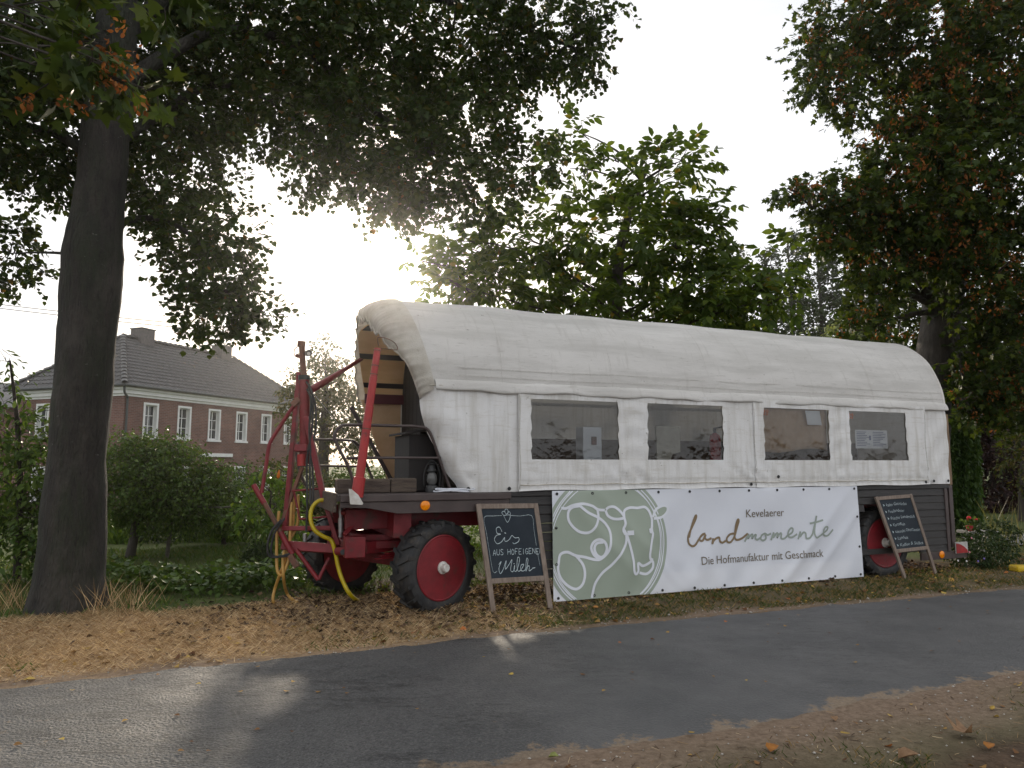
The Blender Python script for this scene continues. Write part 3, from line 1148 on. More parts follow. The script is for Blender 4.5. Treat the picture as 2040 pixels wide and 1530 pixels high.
MB().box(8.245, 8.31, 0.02, 0.09, 1.28, 2.36).build('rear_wooden_post', mat('pale_post_wood', (0.24, 0.16, 0.09), 0.7, (0.16, 0.10, 0.055), 5, stretch=(4, 4, 0.6)), wagon, local=True, bevel=0.005)
wp = MB().box(8.20, 8.46, -0.042, -0.030, 0.265, 0.43).build('warning_plate', mat('plate_white', (0.5, 0.49, 0.46), 0.6, (0.36, 0.35, 0.33), 9), wagon, local=True, label='red and white warning plate at the wagon tail')
MB().prism([(8.205, -0.046, 0.268), (8.455, -0.046, 0.268), (8.445, -0.046, 0.31), (8.38, -0.046, 0.36), (8.29, -0.046, 0.40), (8.205, -0.046, 0.415)], (0, 0.002, 0)).build('red_quarter', mat('plate_red', (0.36, 0.014, 0.016), 0.5, (0.26, 0.012, 0.014), 9), wp, local=True)
for t, z in ((0.0, 1.155), (7.92, 0.26)):
    c = MB().lathe([(0.052, 0), (0.052, 0.012), (0.046, 0.016)], (t, -0.010, z), (0, -1, 0), 24).build('side_reflector', M_ORANGE, wagon, local=True, smooth='auto')
    MB().lathe([(0.060, 0), (0.060, 0.006), (0.053, 0.008), (0.053, 0.0)], (t, -0.010, z), (0, -1, 0), 24).build('reflector_rim', M_RUST, c, local=True, smooth='auto')
for w in (0.55, 1.55):
    MB().box(-0.75, 8.1, w - 0.05, w + 0.05, 0.88, 1.10).build('chassis_rail', M_RED, wagon, local=True, bevel=0.006)
for t in (0.4, 1.9, 3.4, 4.9, 6.4, 7.9):
    MB().box(t - 0.04, t + 0.04, 0.06, 2.04, 1.105, 1.21).build('cross_member', M_BROWN, wagon, local=True)
# inside floor and counter seen through the panes
MB().box(0.5, 8.1, 1.55, 2.0, 1.29, 1.95).build('counter', mat('counter_wood', (0.10, 0.075, 0.055), 0.6, (0.16, 0.12, 0.09), 4), wagon, local=True, bevel=0.01)
MB().box(1.2, 7.6, 0.10, 0.42, 1.60, 1.63).build('window_ledge', mat('ledge_wood', (0.055, 0.042, 0.035), 0.5, (0.08, 0.06, 0.05), 5), wagon, local=True, bevel=0.004)

# railings of the front platform
def rail(name, pts, r=0.017, k=6):
    return MB().tube(spline(pts, k), r, 8).build(name, M_BROWN, wagon, local=True, smooth=True)


rail('railing', [(-0.72, 0.10, 1.29), (-0.80, 0.10, 1.55), (-0.93, 0.10, 1.80), (-0.96, 0.10, 1.90), (-0.90, 0.10, 1.99), (-0.78, 0.10, 2.01), (-0.3, 0.10, 2.01), (-0.06, 0.10, 2.005), (0.07, 0.10, 1.95), (0.20, 0.10, 1.62), (0.33, 0.10, 1.29)])
rail('railing_bar', [(-0.83, 0.10, 1.66), (-0.2, 0.10, 1.665), (0.20, 0.10, 1.665)], 0.015)
rail('railing', [(-1.00, 1.98, 1.29), (-1.10, 1.98, 1.50), (-1.16, 1.98, 1.80), (-1.10, 1.98, 1.88), (-1.00, 1.98, 1.91), (-0.55, 1.98, 1.91), (-0.40, 1.98, 1.88), (-0.32, 1.98, 1.75), (-0.12, 1.98, 1.29)])
rail('railing_bar', [(-1.10, 1.98, 1.58), (-0.6, 1.98, 1.57), (-0.22, 1.98, 1.565)], 0.015)
MB().bar((-0.48, 1.96, 2.35), (0.13, 1.96, 1.30), 0.04, 0.05).build('hood_strut', M_BROWN, wagon, local=True, bevel=0.004)

# corner stanchion, red, with its white chipped plate
t0, z0 = wag(711, 990, -0.05)
t1, z1 = wag(752, 694, -0.05)
pp = [Vector((t0 + (t1 - t0) * s, -0.055, z0 + (z1 - z0) * s)) for s in (0, 0.13, 0.131, 0.6, 0.601, 0.80, 0.801, 1.0)]
stan = MB().tube(pp, [0.062, 0.062, 0.046, 0.044, 0.041, 0.041, 0.037, 0.036], 14).build('stanchion', M_ORED, wagon, local=True, smooth='auto')
for s in (0.45, 0.82, 0.88, 0.985):
    q = Vector((t0 + (t1 - t0) * s, -0.055, z0 + (z1 - z0) * s))
    d = (pp[-1] - pp[0]).normalized()
    MB().tube([q - d * 0.006, q + d * 0.006], 0.048 if s < 0.6 else 0.042, 14).build('clamp_ring', M_RUST, stan, local=True, smooth='auto')
lw_ = [(755, 690), (752, 676), (756, 672), (770, 674), (785, 682), (792, 693), (788, 697), (770, 695), (757, 694)]
MB().tube(spline([Vector((wag(a, b, -0.07)[0], -0.07, wag(a, b, -0.07)[1])) for a, b in lw_], 5), 0.0055, 6).build('wire_loop', M_RUST, stan, local=True, smooth=True)
poly = [wag(a, b, -0.14) for a, b in ((695, 974), (701, 975), (714, 986), (724, 1003), (722, 1006), (698, 1005))]
MB().prism([(t, -0.14, z) for t, z in poly], (0, 0.02, 0)).build('white_corner_plate', M_WHITEP, wagon, local=True, bevel=0.004)

# wheels
def wheel(ct, cw, R, ang, side, parent=None):
    """side=-1: outer face towards the road"""
    ax = Vector((math.sin(ang), -math.cos(ang), 0)) * (1 if side < 0 else -1)
    c = Vector((ct, cw, R - 0.03))
    m = MB()
    rr_ = R * 0.68
    m.lathe([(rr_ + 0.012, 0.135), (rr_, 0.14), (rr_ - 0.022, 0.130), (rr_ - 0.034, 0.10), (rr_ - 0.040, 0.07), (rr_ - 0.058, 0.066), (rr_ - 0.066, 0.035), (0.15, 0.045), (0.13, 0.058), (0.085, 0.06), (0.0005, 0.06),
             (0.0005, -0.05), (0.13, -0.05), (rr_ - 0.06, -0.03), (rr_ - 0.03, -0.12), (rr_ + 0.012, -0.14)], c, ax, 40)
    wh = m.build('wheel', M_RED, parent, local=True, smooth='auto')
    pr = [(rr_ + 0.004, 0.118), (rr_ + 0.022, 0.142), (rr_ + 0.05, 0.152), (R - 0.075, 0.150), (R - 0.04, 0.142), (R - 0.022, 0.118), (R - 0.016, 0.05),
          (R - 0.016, -0.05), (R - 0.022, -0.118), (R - 0.04, -0.142), (R - 0.075, -0.150), (rr_ + 0.05, -0.152), (rr_ + 0.022, -0.142), (rr_ + 0.004, -0.118)]
    m = MB().lathe(pr, c, ax, 48, closed=True)
    s = ax.cross(Vector((0, 0, 1))).normalized()
    u = ax.cross(s)
    NL = 20
    for k in range(NL):
        for sd in (1, -1):
            a0 = 2 * math.pi * (k + (0.5 if sd < 0 else 0)) / NL
            pts = []
            for (f, da, r_) in ((0.155, 0.0, R - 0.055), (0.148, 0.02, R - 0.004), (0.0, 0.16, R + 0.010)):
                a = a0 + da
                pts.append((c + ax * (f * sd) + (s * math.cos(a) + u * math.sin(a)) * r_, (s * math.cos(a) + u * math.sin(a)), a))
            for (p, d, a), (p2, d2, a2) in zip(pts[:-1], pts[1:]):
                tg = (-s * math.sin(a) + u * math.cos(a)) * 0.02
                tg2 = (-s * math.sin(a2) + u * math.cos(a2)) * 0.02
                m.hexa([p - tg - d * 0.03, p + tg - d * 0.03, p + tg, p - tg, p2 - tg2 - d2 * 0.03, p2 + tg2 - d2 * 0.03, p2 + tg2, p2 - tg2])
    m.build('tyre', M_TYRE, wh, local=True, smooth='auto')
    MB().lathe([(0.070, 0.06), (0.068, 0.15), (0.060, 0.155), (0.046, 0.157), (0.045, 0.205), (0.036, 0.214), (0.02, 0.215), (0.0005, 0.215)], c, ax, 20).build('hub', M_WHITEP, wh, local=True, smooth='auto')
    for k in range(6):
        a = 2 * math.pi * k / 6 + 0.3
        q = c + (s * math.cos(a) + u * math.sin(a)) * 0.115
        MB().lathe([(0.015, 0.055), (0.015, 0.075), (0.008, 0.076), (0.008, 0.095)], q, ax, 6).build('wheel_bolt', M_RUST, wh, local=True)
    return wh


ST = math.radians(24)
AC = (-0.19, 1.03)
wheel(AC[0] + 0.90 * math.sin(ST), AC[1] - 0.90 * math.cos(ST), 0.505, ST, -1, wagon)
wheel(AC[0] - 0.90 * math.sin(ST), AC[1] + 0.90 * math.cos(ST), 0.505, ST, 1, wagon)
wheel(6.86, 0.19, 0.5, 0, -1, wagon)
wheel(6.86, 1.90, 0.5, 0, 1, wagon)
e = Vector((math.sin(ST), -math.cos(ST), 0))
ac = Vector((AC[0], AC[1], 0.48))
MB().bar(ac - e * 0.8, ac + e * 0.8, 0.11, 0.12).build('front_axle', M_RED, wagon, local=True, bevel=0.008)
MB().bar((6.86, 0.2, 0.48), (6.86, 1.9, 0.48), 0.11, 0.12).build('rear_axle', M_RED, wagon, local=True, bevel=0.008)
for s in (-0.5, 0.5):
    q = ac + e * s
    mb = MB()
    for k in range(5):
        L = 0.52 - 0.08 * k
        f = Vector((math.cos(ST), math.sin(ST), 0))
        mb.bar(q - f * L + Vector((0, 0, 0.09 + 0.022 * k)), q + f * L + Vector((0, 0, 0.09 + 0.022 * k)), 0.07, 0.018)
    mb.build('leaf_spring', M_RED, wagon, local=True, bevel=0.003)
MB().box(AC[0] - 0.10, AC[0] + 0.10, 0.2, 1.9, 0.80, 1.10).build('bolster', M_RED, wagon, local=True, bevel=0.006)
MB().box(AC[0] - 0.55, AC[0] + 0.55, 0.5, 1.6, 0.66, 0.74).build('turntable_plate', M_RED, wagon, local=True, bevel=0.006)
MB().lathe([(0.42, 0.74), (0.42, 0.80), (0.36, 0.80), (0.36, 0.74)], (AC[0], AC[1], 0), (0, 0, 1), 32).build('turntable_ring', M_RED, wagon, local=True, smooth='auto')
f = Vector((math.cos(ST), math.sin(ST), 0))
for s in (-0.36, 0.36):
    MB().bar(ac + e * s - f * 0.55 + Vector((0, 0, 0.20)), ac + e * s + f * 0.5 + Vector((0, 0, 0.20)), 0.07, 0.13).build('turntable_rail', M_RED, wagon, local=True, bevel=0.005)

# ------------------------------------------------------------------ banner with emblem and lettering
BT0, BT1, BZ0, BZ1 = 1.502, 6.27, 0.046, 1.289
M_BANNER = mat('banner_cloth', (0.73, 0.75, 0.80), 0.42, (0.70, 0.72, 0.775), 2, trans=0.05)
M_SAGE = mat('sage_print', (0.335, 0.385, 0.315), 0.42, (0.32, 0.37, 0.30), 2)
M_LINE = mat('white_print', (0.72, 0.74, 0.79), 0.42)
M_TXT = mat('taupe_print', (0.155, 0.125, 0.085), 0.45)
M_TXT2 = mat('gold_brown_print', (0.21, 0.145, 0.075), 0.45)
M_TXT3 = mat('grey_green_print', (0.30, 0.345, 0.30), 0.45)
banner = empty('advertising_banner', tuple(wpt(BT0, -0.05, 0.046)), WA, 'long white printed banner with green cow emblem tied along the wagon side', 'banner')


def wr(t, z):
    """how far the banner stands out towards the road"""
    u, v = (t - BT0) / (BT1 - BT0), (z - BZ0) / (BZ1 - BZ0)
    e_ = math.sin(math.pi * min(1, max(0, u))) ** 0.3 * math.sin(math.pi * min(1, max(0, v))) ** 0.4
    a = 0.016 * math.sin(t * 2.1 + z * 2.6 + 0.6) + 0.010 * math.sin(t * 4.4 - z * 5.2)
    d = (t - 6.27) + (1.289 - z) * 1.05            # diagonal folds from the upper right corner
    a += 0.030 * math.exp(-((d + 0.12) / 0.10) ** 2) * (0.3 + 0.7 * (1 - v)) + 0.022 * math.exp(-((d - 0.35) / 0.09) ** 2)
    d2 = (t - 1.5) - (1.289 - z) * 0.95
    a += 0.018 * math.exp(-((d2 - 0.15) / 0.10) ** 2) + 0.012 * math.exp(-((d2 - 0.6) / 0.08) ** 2)
    a += 0.010 * math.sin(t * 15 + z * 9) * (1 - v) ** 2 * math.exp(-((t - 3.2) / 1.0) ** 2)
    a += 0.010 * math.sin(t * 12 - z * 10) * (1 - v) ** 1.5
    return 0.75 * a * (0.25 + 0.75 * e_) + 0.03 * (1 - v)


def bpt(t, z, lift=0.0):
    return wpt(t, -0.035 - wr(t, z) - lift, z)


NBT, NBZ = 190, 56
MB().grid(NBT, NBZ, lambda i, j: bpt(BT0 + (BT1 - BT0) * i / (NBT - 1), BZ0 + (BZ1 - BZ0) * j / (NBZ - 1))).build('cloth', M_BANNER, banner, smooth=True)
ECT, ECZ, ECR = 2.255, 0.665, 0.93
ect = wag(1213, 1085, -0.05)
ert = wag(1328, 1085, -0.05)
ECT = ect[0] - 0.02
ECR = ert[0] - ECT
mb = MB()
rows = 64
for j in range(rows):
    za, zb = BZ0 + 0.001 + (BZ1 - BZ0 - 0.002) * j / rows, BZ0 + 0.001 + (BZ1 - BZ0 - 0.002) * (j + 1) / rows
    ha, hb = (math.sqrt(max(0, ECR ** 2 - (z - ECZ) ** 2)) for z in (za, zb))
    cols = 30
    b0 = len(mb.v)
    for i in range(cols + 1):
        s = i / cols
        for z, h in ((za, ha), (zb, hb)):
            a, b = max(BT0 + 0.001, ECT - h), ECT + h
            mb.v.append(bpt(a + (b - a) * s, z, 0.003))
    mb.f += [(b0 + 2 * i, b0 + 2 * i + 2, b0 + 2 * i + 3, b0 + 2 * i + 1) for i in range(cols)]
emb = mb.build('emblem_disc', M_SAGE, banner, smooth=True)


def ribbon(mb_, pts, width, lift, clip=True):
    """flat printed stroke along (t,z) points"""
    pts = [Vector((p[0], p[1], 0)) for p in pts]
    run = []

    def flush():
        if len(run) < 2:
            return
        b0 = len(mb_.v)
        for i, p in enumerate(run):
            d = run[min(i + 1, len(run) - 1)] - run[max(i - 1, 0)]
            if d.length < 1e-9:
                d = Vector((1, 0, 0))
            d.normalize()
            nn = Vector((-d.y, d.x, 0)) * width / 2
            for q in (p - nn, p + nn):
                mb_.v.append(bpt(min(max(q.x, BT0 + 0.002), BT1 - 0.002), min(max(q.y, BZ0 + 0.002), BZ1 - 0.002), lift))
        mb_.f.extend([(b0 + 2 * i, b0 + 2 * i + 2, b0 + 2 * i + 3, b0 + 2 * i + 1) for i in range(len(run) - 1)])
    for p in pts:
        if clip and not (BT0 < p.x < BT1 and BZ0 < p.y < BZ1):
            flush()
            run = []
            continue
        run.append(p)
    flush()


def ring(mb_, dt, dz, r, ry, width, a0=0, a1=2 * math.pi, lift=0.006):
    ribbon(mb_, [(ECT + dt + r * math.cos(a0 + (a1 - a0) * k / 160), ECZ + dz + ry * math.sin(a0 + (a1 - a0) * k / 160)) for k in range(161)], width, lift)


mb = MB()
ring(mb, 0.0, 0.0, ECR * 0.945, ECR * 0.945, 0.014)
ring(mb, -0.012, 0.006, ECR * 0.90, ECR * 0.915, 0.016)
ring(mb, 0.010, -0.008, ECR * 0.90, ECR * 0.888, 0.011)
Z5 = lambda q: wag(920 + q[0] / 4.08, 960 + q[1] / 4.08, -0.06)
COW = [[(810, 212), (850, 215), (905, 190), (985, 178), (1060, 195), (1110, 225), (1165, 230)],
       [(1175, 225), (1200, 205), (1245, 205), (1290, 240), (1318, 285), (1290, 300), (1235, 300), (1190, 275), (1172, 232)],
       [(960, 195), (900, 207), (868, 245), (870, 310), (910, 370), (970, 410), (1040, 410), (1090, 360), (1112, 290), (1105, 225)],
       [(960, 195), (1030, 250), (1110, 290), (1170, 340), (1205, 410), (1205, 500), (1185, 570), (1130, 625), (1080, 632), (1000, 612), (930, 600), (860, 572), (805, 590), (790, 650), (785, 720), (810, 790), (870, 850), (930, 870), (980, 830), (1000, 750), (985, 670), (930, 600)],
       [(1130, 625), (1080, 600), (1055, 540), (1075, 490), (1120, 468), (1160, 490), (1175, 540), (1160, 590), (1130, 612), (1095, 590), (1080, 540), (1100, 500), (1150, 490)],
       [(1320, 290), (1325, 235), (1370, 210), (1430, 212), (1490, 205), (1525, 240), (1545, 300)],
       [(1318, 285), (1328, 340), (1312, 390), (1338, 430), (1370, 540), (1390, 640), (1395, 720), (1410, 748), (1430, 722), (1430, 660), (1470, 682), (1530, 650), (1545, 620)],
       [(1545, 300), (1542, 370), (1530, 402), (1550, 420), (1537, 500), (1525, 580), (1530, 625), (1552, 655), (1545, 705), (1500, 747), (1440, 738)],
       [(1335, 420), (1330, 500), (1290, 580), (1220, 670), (1140, 740), (1085, 820), (1065, 890), (1055, 942)],
       [(1555, 285), (1580, 225), (1640, 193), (1678, 205), (1668, 250), (1625, 287), (1560, 298)]]
for st in COW:
    ribbon(mb, spline([Vector(Z5(q) + (0,)) for q in st], 7), 0.032, 0.007)
for a, b in (((1342, 416), (1394, 412)), ((1522, 398), (1552, 392))):
    ribbon(mb, [Z5(a), Z5(b)], 0.055, 0.008)
ribbon(mb, [Z5((1312, 390)), Z5((1330, 425))], 0.045, 0.008)
mb.build('emblem_lines', M_LINE, emb, smooth=True)
mb = MB()
ear = [Z5(q) for q in ((1562, 280), (1585, 232), (1638, 203), (1668, 212), (1660, 246), (1620, 278))]
cpt = (sum(p[0] for p in ear) / 6, sum(p[1] for p in ear) / 6)
ev = spline([Vector(p + (0,)) for p in ear], 5, closed=True)
mb.v = [bpt(cpt[0], cpt[1], 0.006)] + [bpt(p.x, p.y, 0.006) for p in ev]
mb.f = [(0, i, i + 1) for i in range(1, len(ev))]
mb.build('emblem_ear', M_SAGE, emb, smooth=True)

Z6 = lambda q: wag(1340 + q[0] / 4.857, 960 + q[1] / 4.857, -0.06)
LAND = [[(165, 540), (185, 460), (222, 355), (240, 325), (240, 352), (207, 420), (167, 500), (155, 550), (163, 598), (192, 622), (222, 612), (258, 562), (290, 520), (318, 503)],
        [(328, 502), (300, 510), (270, 545), (275, 570), (300, 565), (328, 512), (322, 545), (342, 562), (382, 545)],
        [(398, 545), (386, 600), (402, 568), (430, 545), (455, 540), (462, 575), (485, 588), (518, 570)],
        [(600, 500), (560, 510), (530, 545), (535, 580), (568, 582), (605, 530), (630, 440), (647, 380), (637, 366), (618, 430), (608, 528), (628, 562), (680, 545), (733, 500)]]
MOM = [[(704, 580), (742, 505), (735, 548), (765, 514), (780, 512), (775, 548), (800, 518), (815, 515), (810, 550), (832, 560), (862, 540)],
       [(905, 498), (872, 520), (865, 555), (890, 568), (915, 545), (905, 502), (930, 515), (962, 500)],
       [(962, 565), (988, 490), (982, 540), (1010, 502), (1024, 500), (1018, 540), (1042, 502), (1058, 502), (1056, 545), (1085, 548), (1115, 520)],
       [(1115, 520), (1158, 490), (1166, 455), (1145, 450), (1122, 490), (1127, 530), (1160, 535), (1205, 505)],
       [(1214, 555), (1236, 480), (1230, 530), (1262, 490), (1284, 497), (1288, 542), (1318, 542), (1345, 505)],
       [(1345, 505), (1378, 385), (1392, 328), (1377, 400), (1364, 490), (1380, 537), (1415, 520), (1450, 495)],
       [(1325, 402), (1390, 388), (1450, 368)],
       [(1450, 495), (1490, 462), (1492, 436), (1465, 440), (1450, 480), (1460, 515), (1500, 517), (1550, 460)]]
mb = MB()
for st in LAND:
    ribbon(mb, spline([Vector(Z6(q) + (0,)) for q in st], 6), 0.027, 0.005)
mb.build('script_lettering', M_TXT2, banner, smooth=True)
mb = MB()
for st in MOM:
    ribbon(mb, spline([Vector(Z6(q) + (0,)) for q in st], 6), 0.025, 0.005)
mb.build('script_lettering', M_TXT3, banner, smooth=True)


def text_mesh(s, shear=0.0, res=3):
    """outline letters as (verts, faces), width measured, cap height 1"""
    cu = bpy.data.curves.new('lettering', 'FONT')
    cu.body = s
    cu.size = 1.0
    cu.shear = shear
    cu.resolution_u = res
    ob = bpy.data.objects.new('lettering', cu)
    COL.objects.link(ob)
    dg = bpy.context.evaluated_depsgraph_get()
    me = bpy.data.meshes.new_from_object(ob.evaluated_get(dg))
    vs_ = [Vector(q.co) for q in me.vertices]
    fs_ = [tuple(p.vertices) for p in me.polygons]
    bpy.data.objects.remove(ob)
    bpy.data.curves.remove(cu)
    bpy.data.meshes.remove(me)
    x0 = min(q.x for q in vs_)
    x1 = max(q.x for q in vs_)
    return [Vector(((q.x - x0) / (x1 - x0), q.y / 0.73, 0)) for q in vs_], fs_


def banner_text(s, a, b, cap, m):
    (ta, za), (tb, zb) = Z6(a), Z6(b)
    vs_, fs_ = text_mesh(s)
    mb_ = MB()
    mb_.v = [bpt(ta + (tb - ta) * q.x, za + (zb - za) * q.x + cap * q.y, 0.006) for q in vs_]
    mb_.f = fs_
    return mb_.build('lettering', m, banner)


banner_text('Kevelaerer', (718, 343), (1083, 330), 0.105, M_TXT)
banner_text('Die Hofmanufaktur mit Geschmack', (275, 802), (1455, 722), 0.105, M_TXT)
ey = [(BT0 + 0.06 + (BT1 - BT0 - 0.12) * i / 10, BZ1 - 0.035) for i in range(11)] + [(BT0 + 0.06 + (BT1 - BT0 - 0.12) * i / 10, BZ0 + 0.035) for i in range(11)]
ey += [(t, BZ0 + (BZ1 - BZ0) * s) for t in (BT0 + 0.045, BT1 - 0.045) for s in (0.33, 0.66)]
for t, z in ey:
    MB().lathe([(0.017, 0.0), (0.016, 0.006), (0.010, 0.006), (0.009, 0.001)], bpt(t, z, 0.002), Vector((-WN[0], -WN[1], 0)), 10).build('eyelet', M_BLACK, banner, smooth='auto')

# ------------------------------------------------------------------ chalk boards
M_FRAME = mat('weathered_frame', (0.17, 0.125, 0.095), 0.75, (0.26, 0.205, 0.165), 5, 6, stretch=(6, 6, 1), bump=0.4, bscale=30)
M_SLATE = mat('slate_board', (0.016, 0.023, 0.031), 0.7, (0.026, 0.034, 0.043), 3, 6, spec=0.25)
M_CHALK = mat('chalk', (0.33, 0.42, 0.46), 0.95, (0.55, 0.6, 0.6), 60)
M_CHALK2 = mat('faint_chalk', (0.22, 0.28, 0.31), 0.95, (0.5, 0.55, 0.55), 40)


def chalkboard(name, tl, tr, bl, br, board_h, label, fw=0.055):
    """corner points in world space; returns frame function (u 0..1 across, v metres down)"""
    tl, tr, bl, br = (Vector(q) for q in (tl, tr, bl, br))
    g = empty(name, tuple((bl + br) / 2), 0, label, 'chalkboard')
    dl, dr = bl - tl, br - tr
    L = (dl.length + dr.length) / 2
    nrm_ = (tr - tl).cross(dl).normalized()
    if nrm_.y > 0:
        nrm_ = -nrm_

    def fr(u, v, lift=0.0):
        s = v / L
        return (tl + dl * s).lerp(tr + dr * s, u) + nrm_ * lift
    W = (tr - tl).length
    for u in (0.0, 1.0):
        a, b = fr(u, 0), fr(u, L)
        MB().bar(a, b, fw, 0.03, nrm_).build('leg', M_FRAME, g, bevel=0.004)
    k = fw / 2 / W
    for v in (fw / 2, board_h):
        MB().bar(fr(k, v, 0.001), fr(1 - k, v, 0.001), fw, 0.026, nrm_).build('rail', M_FRAME, g, bevel=0.004)
    mb_ = MB()
    for lf in (0.003, -0.008):
        mb_.grid(9, 9, lambda i, j: fr(k + (1 - 2 * k) * i / 8, fw + (board_h - 1.5 * fw) * j / 8, lf))
    mb_.build('slate', M_SLATE, g, smooth=True)
    return g, fr, W, L


def board_strokes(fr, g, strokes, tf, width, m=None, k=6, name='chalk_writing'):
    m = m or M_CHALK
    mb_ = MB()
    for st in strokes:
        p2 = spline([Vector(tf(q) + (0,)) for q in st], k) if len(st) > 2 else [Vector(tf(q) + (0,)) for q in st]
        b0 = len(mb_.v)
        for i, p in enumerate(p2):
            d = p2[min(i + 1, len(p2) - 1)] - p2[max(i - 1, 0)]
            if d.length < 1e-9:
                d = Vector((1, 0, 0))
            d.normalize()
            nn = Vector((-d.y, d.x, 0)) * width / 2 * random.uniform(0.75, 1.2)
            for q in (p - nn, p + nn):
                mb_.v.append(fr(q.x, q.y, 0.0065))
        mb_.f += [(b0 + 2 * i, b0 + 2 * i + 2, b0 + 2 * i + 3, b0 + 2 * i + 1) for i in range(len(p2) - 1)]
    return mb_.build(name, m, g, kind='stuff')


t_, z_ = wag(950, 1004, -0.05)
t2_, z2_ = wag(1068, 1003, -0.05)
g1, fr1, W1, L1 = chalkboard('chalkboard', wpt(t_ + 0.015, -0.05, z_), wpt(t2_ - 0.01, -0.05, z2_), gnd(984, 1226, 0.0), gnd(1097, 1217, 0.0), 0.83, 'chalkboard reading Eis aus hofeigener Milch leaning beside the front wheel')
# board coordinates: zoomed photo units -> (u, v)
def tf1(q):
    zx, zy = q
    v = (zy - 172) / (1085 - 172) * L1 * 0.985
    s = v / L1
    xl = 145 + (252 - 145) * s * 1.0
    xr = 607 + (728 - 607) * s
    return ((zx - xl) / (xr - xl), v)


def tf1m(q):
    return tf1(q)


EIS = [[(330, 415), (310, 375), (285, 385), (290, 425), (320, 435), (285, 445), (268, 480), (290, 515), (325, 500), (350, 465), (350, 490), (365, 498), (390, 480), (410, 450), (435, 470), (465, 470), (465, 500), (430, 520), (415, 510)],
       [(350, 425), (362, 428)]]
CONE = [[(345, 275), (375, 335), (398, 275), (345, 275)], [(345, 275), (330, 250), (350, 238), (362, 262)], [(355, 250), (358, 222), (378, 225), (378, 255), (362, 265)], [(378, 262), (385, 242), (400, 255), (395, 275)]]
BORDER = [[(330, 275), (260, 278), (188, 290), (205, 420), (225, 570), (252, 745), (285, 742)], [(400, 275), (480, 282), (575, 280), (592, 400), (612, 545)], [(620, 600), (640, 715)]]
MILCH = [[(300, 690), (320, 665), (300, 720), (310, 765), (335, 730), (360, 660), (352, 730), (385, 690), (408, 655), (395, 735), (410, 755), (425, 735), (430, 700), (422, 740), (440, 752), (462, 700), (470, 645), (455, 640), (448, 700), (455, 750), (478, 745), (505, 700), (482, 705), (480, 745), (505, 752), (530, 720), (540, 660), (528, 655), (520, 755), (540, 715), (552, 720), (548, 755), (575, 740)],
         [(420, 690), (428, 688)], [(575, 735), (600, 730)]]
CAPS = 'AUS HOFEIGENER'
GLY = {'A': [[(0, 1), (.5, 0), (1, 1)], [(.2, .62), (.8, .62)]], 'U': [[(0, 0), (0.02, .8), (.5, 1), (.95, .8), (1, 0)]], 'S': [[(.95, .1), (.4, 0), (.05, .25), (.5, .5), (.95, .75), (.5, 1), (0, .88)]],
       'H': [[(0, 0), (0, 1)], [(1, 0), (1, 1)], [(0, .5), (1, .5)]], 'O': [[(.5, 0), (.05, .4), (.3, .95), (.8, .9), (.95, .4), (.5, 0)]], 'F': [[(.9, 0), (0, .02), (0.05, 1)], [(0, .5), (.7, .48)]],
       'E': [[(.95, 0), (0, 0)], [(0, 0), (.02, 1)], [(0, 1), (1, .98)], [(0, .5), (.7, .48)]], 'I': [[(.5, 0), (.5, 1)]], 'G': [[(.95, .12), (.4, .02), (.05, .5), (.4, .98), (.95, .85), (.95, .55)], [(.95, .55), (.55, .55)]],
       'N': [[(0, 1), (0, 0)], [(0, 0), (1, 1)], [(1, 1), (1, 0)]], 'R': [[(0, 1), (0, 0)], [(0, 0), (.8, .05), (.9, .3), (.6, .5), (0, .55)], [(.4, .52), (1, 1)]]}
caps = []
x = 255
for ch in CAPS:
    if ch == ' ':
        x += 27
        continue
    w = 13 if ch == 'I' else 22
    wobble = random.uniform(-3, 3)
    for st in GLY[ch]:
        caps.append([(x + a * w, 565 + wobble + b * 47 + (x - 255) * 0.005) for a, b in st])
    x += w + 8.6
board_strokes(fr1, g1, EIS, tf1m, 0.0078)
board_strokes(fr1, g1, CONE, tf1m, 0.0065)
board_strokes(fr1, g1, BORDER, tf1m, 0.005, M_CHALK2, 3)
board_strokes(fr1, g1, caps, tf1m, 0.0065, M_CHALK, 4)
board_strokes(fr1, g1, MILCH, tf1m, 0.008)

t_, z_ = wag(1745, 990, -0.06)
t2_, z2_ = wag(1813, 982, -0.06)
g2, fr2, W2, L2 = chalkboard('chalkboard', wpt(t_, -0.06, z_), wpt(t2_, -0.06, z2_ - 0.02), gnd(1803, 1153, 0.0), gnd(1864, 1144, 0.0), 0.80, 'chalkboard with handwritten price list leaning over the rear wheel', 0.05)
LINES = ['kalte Getränke', 'Freilandeier', 'frische Landmilch', 'Kartoffeln', 'saisonales Obst/Gemüse', 'Landeis', 'Kaffee & Süßes']
WID = [0.60, 0.48, 0.72, 0.36, 0.76, 0.32, 0.72]
for k, (s, wd) in enumerate(zip(LINES, WID)):
    v = 0.145 + 0.0985 * k
    vs_, fs_ = text_mesh(s, 0.28, 2)
    mb = MB()
    mb.v = [fr2(0.19 + wd * q.x, v - 0.046 * q.y + 0.006 * math.sin(q.x * 9), 0.0065) for q in vs_]
    mb.f = fs_
    mb.build('chalk_writing', M_CHALK2, g2, kind='stuff')
    b = [fr2(0.11, v - 0.035, 0.0065), fr2(0.15, v - 0.015, 0.0065), fr2(0.115, v + 0.004, 0.0065)]
    MB().add(b, [(0, 1, 2)]).build('chalk_bullet', M_CHALK, g2)

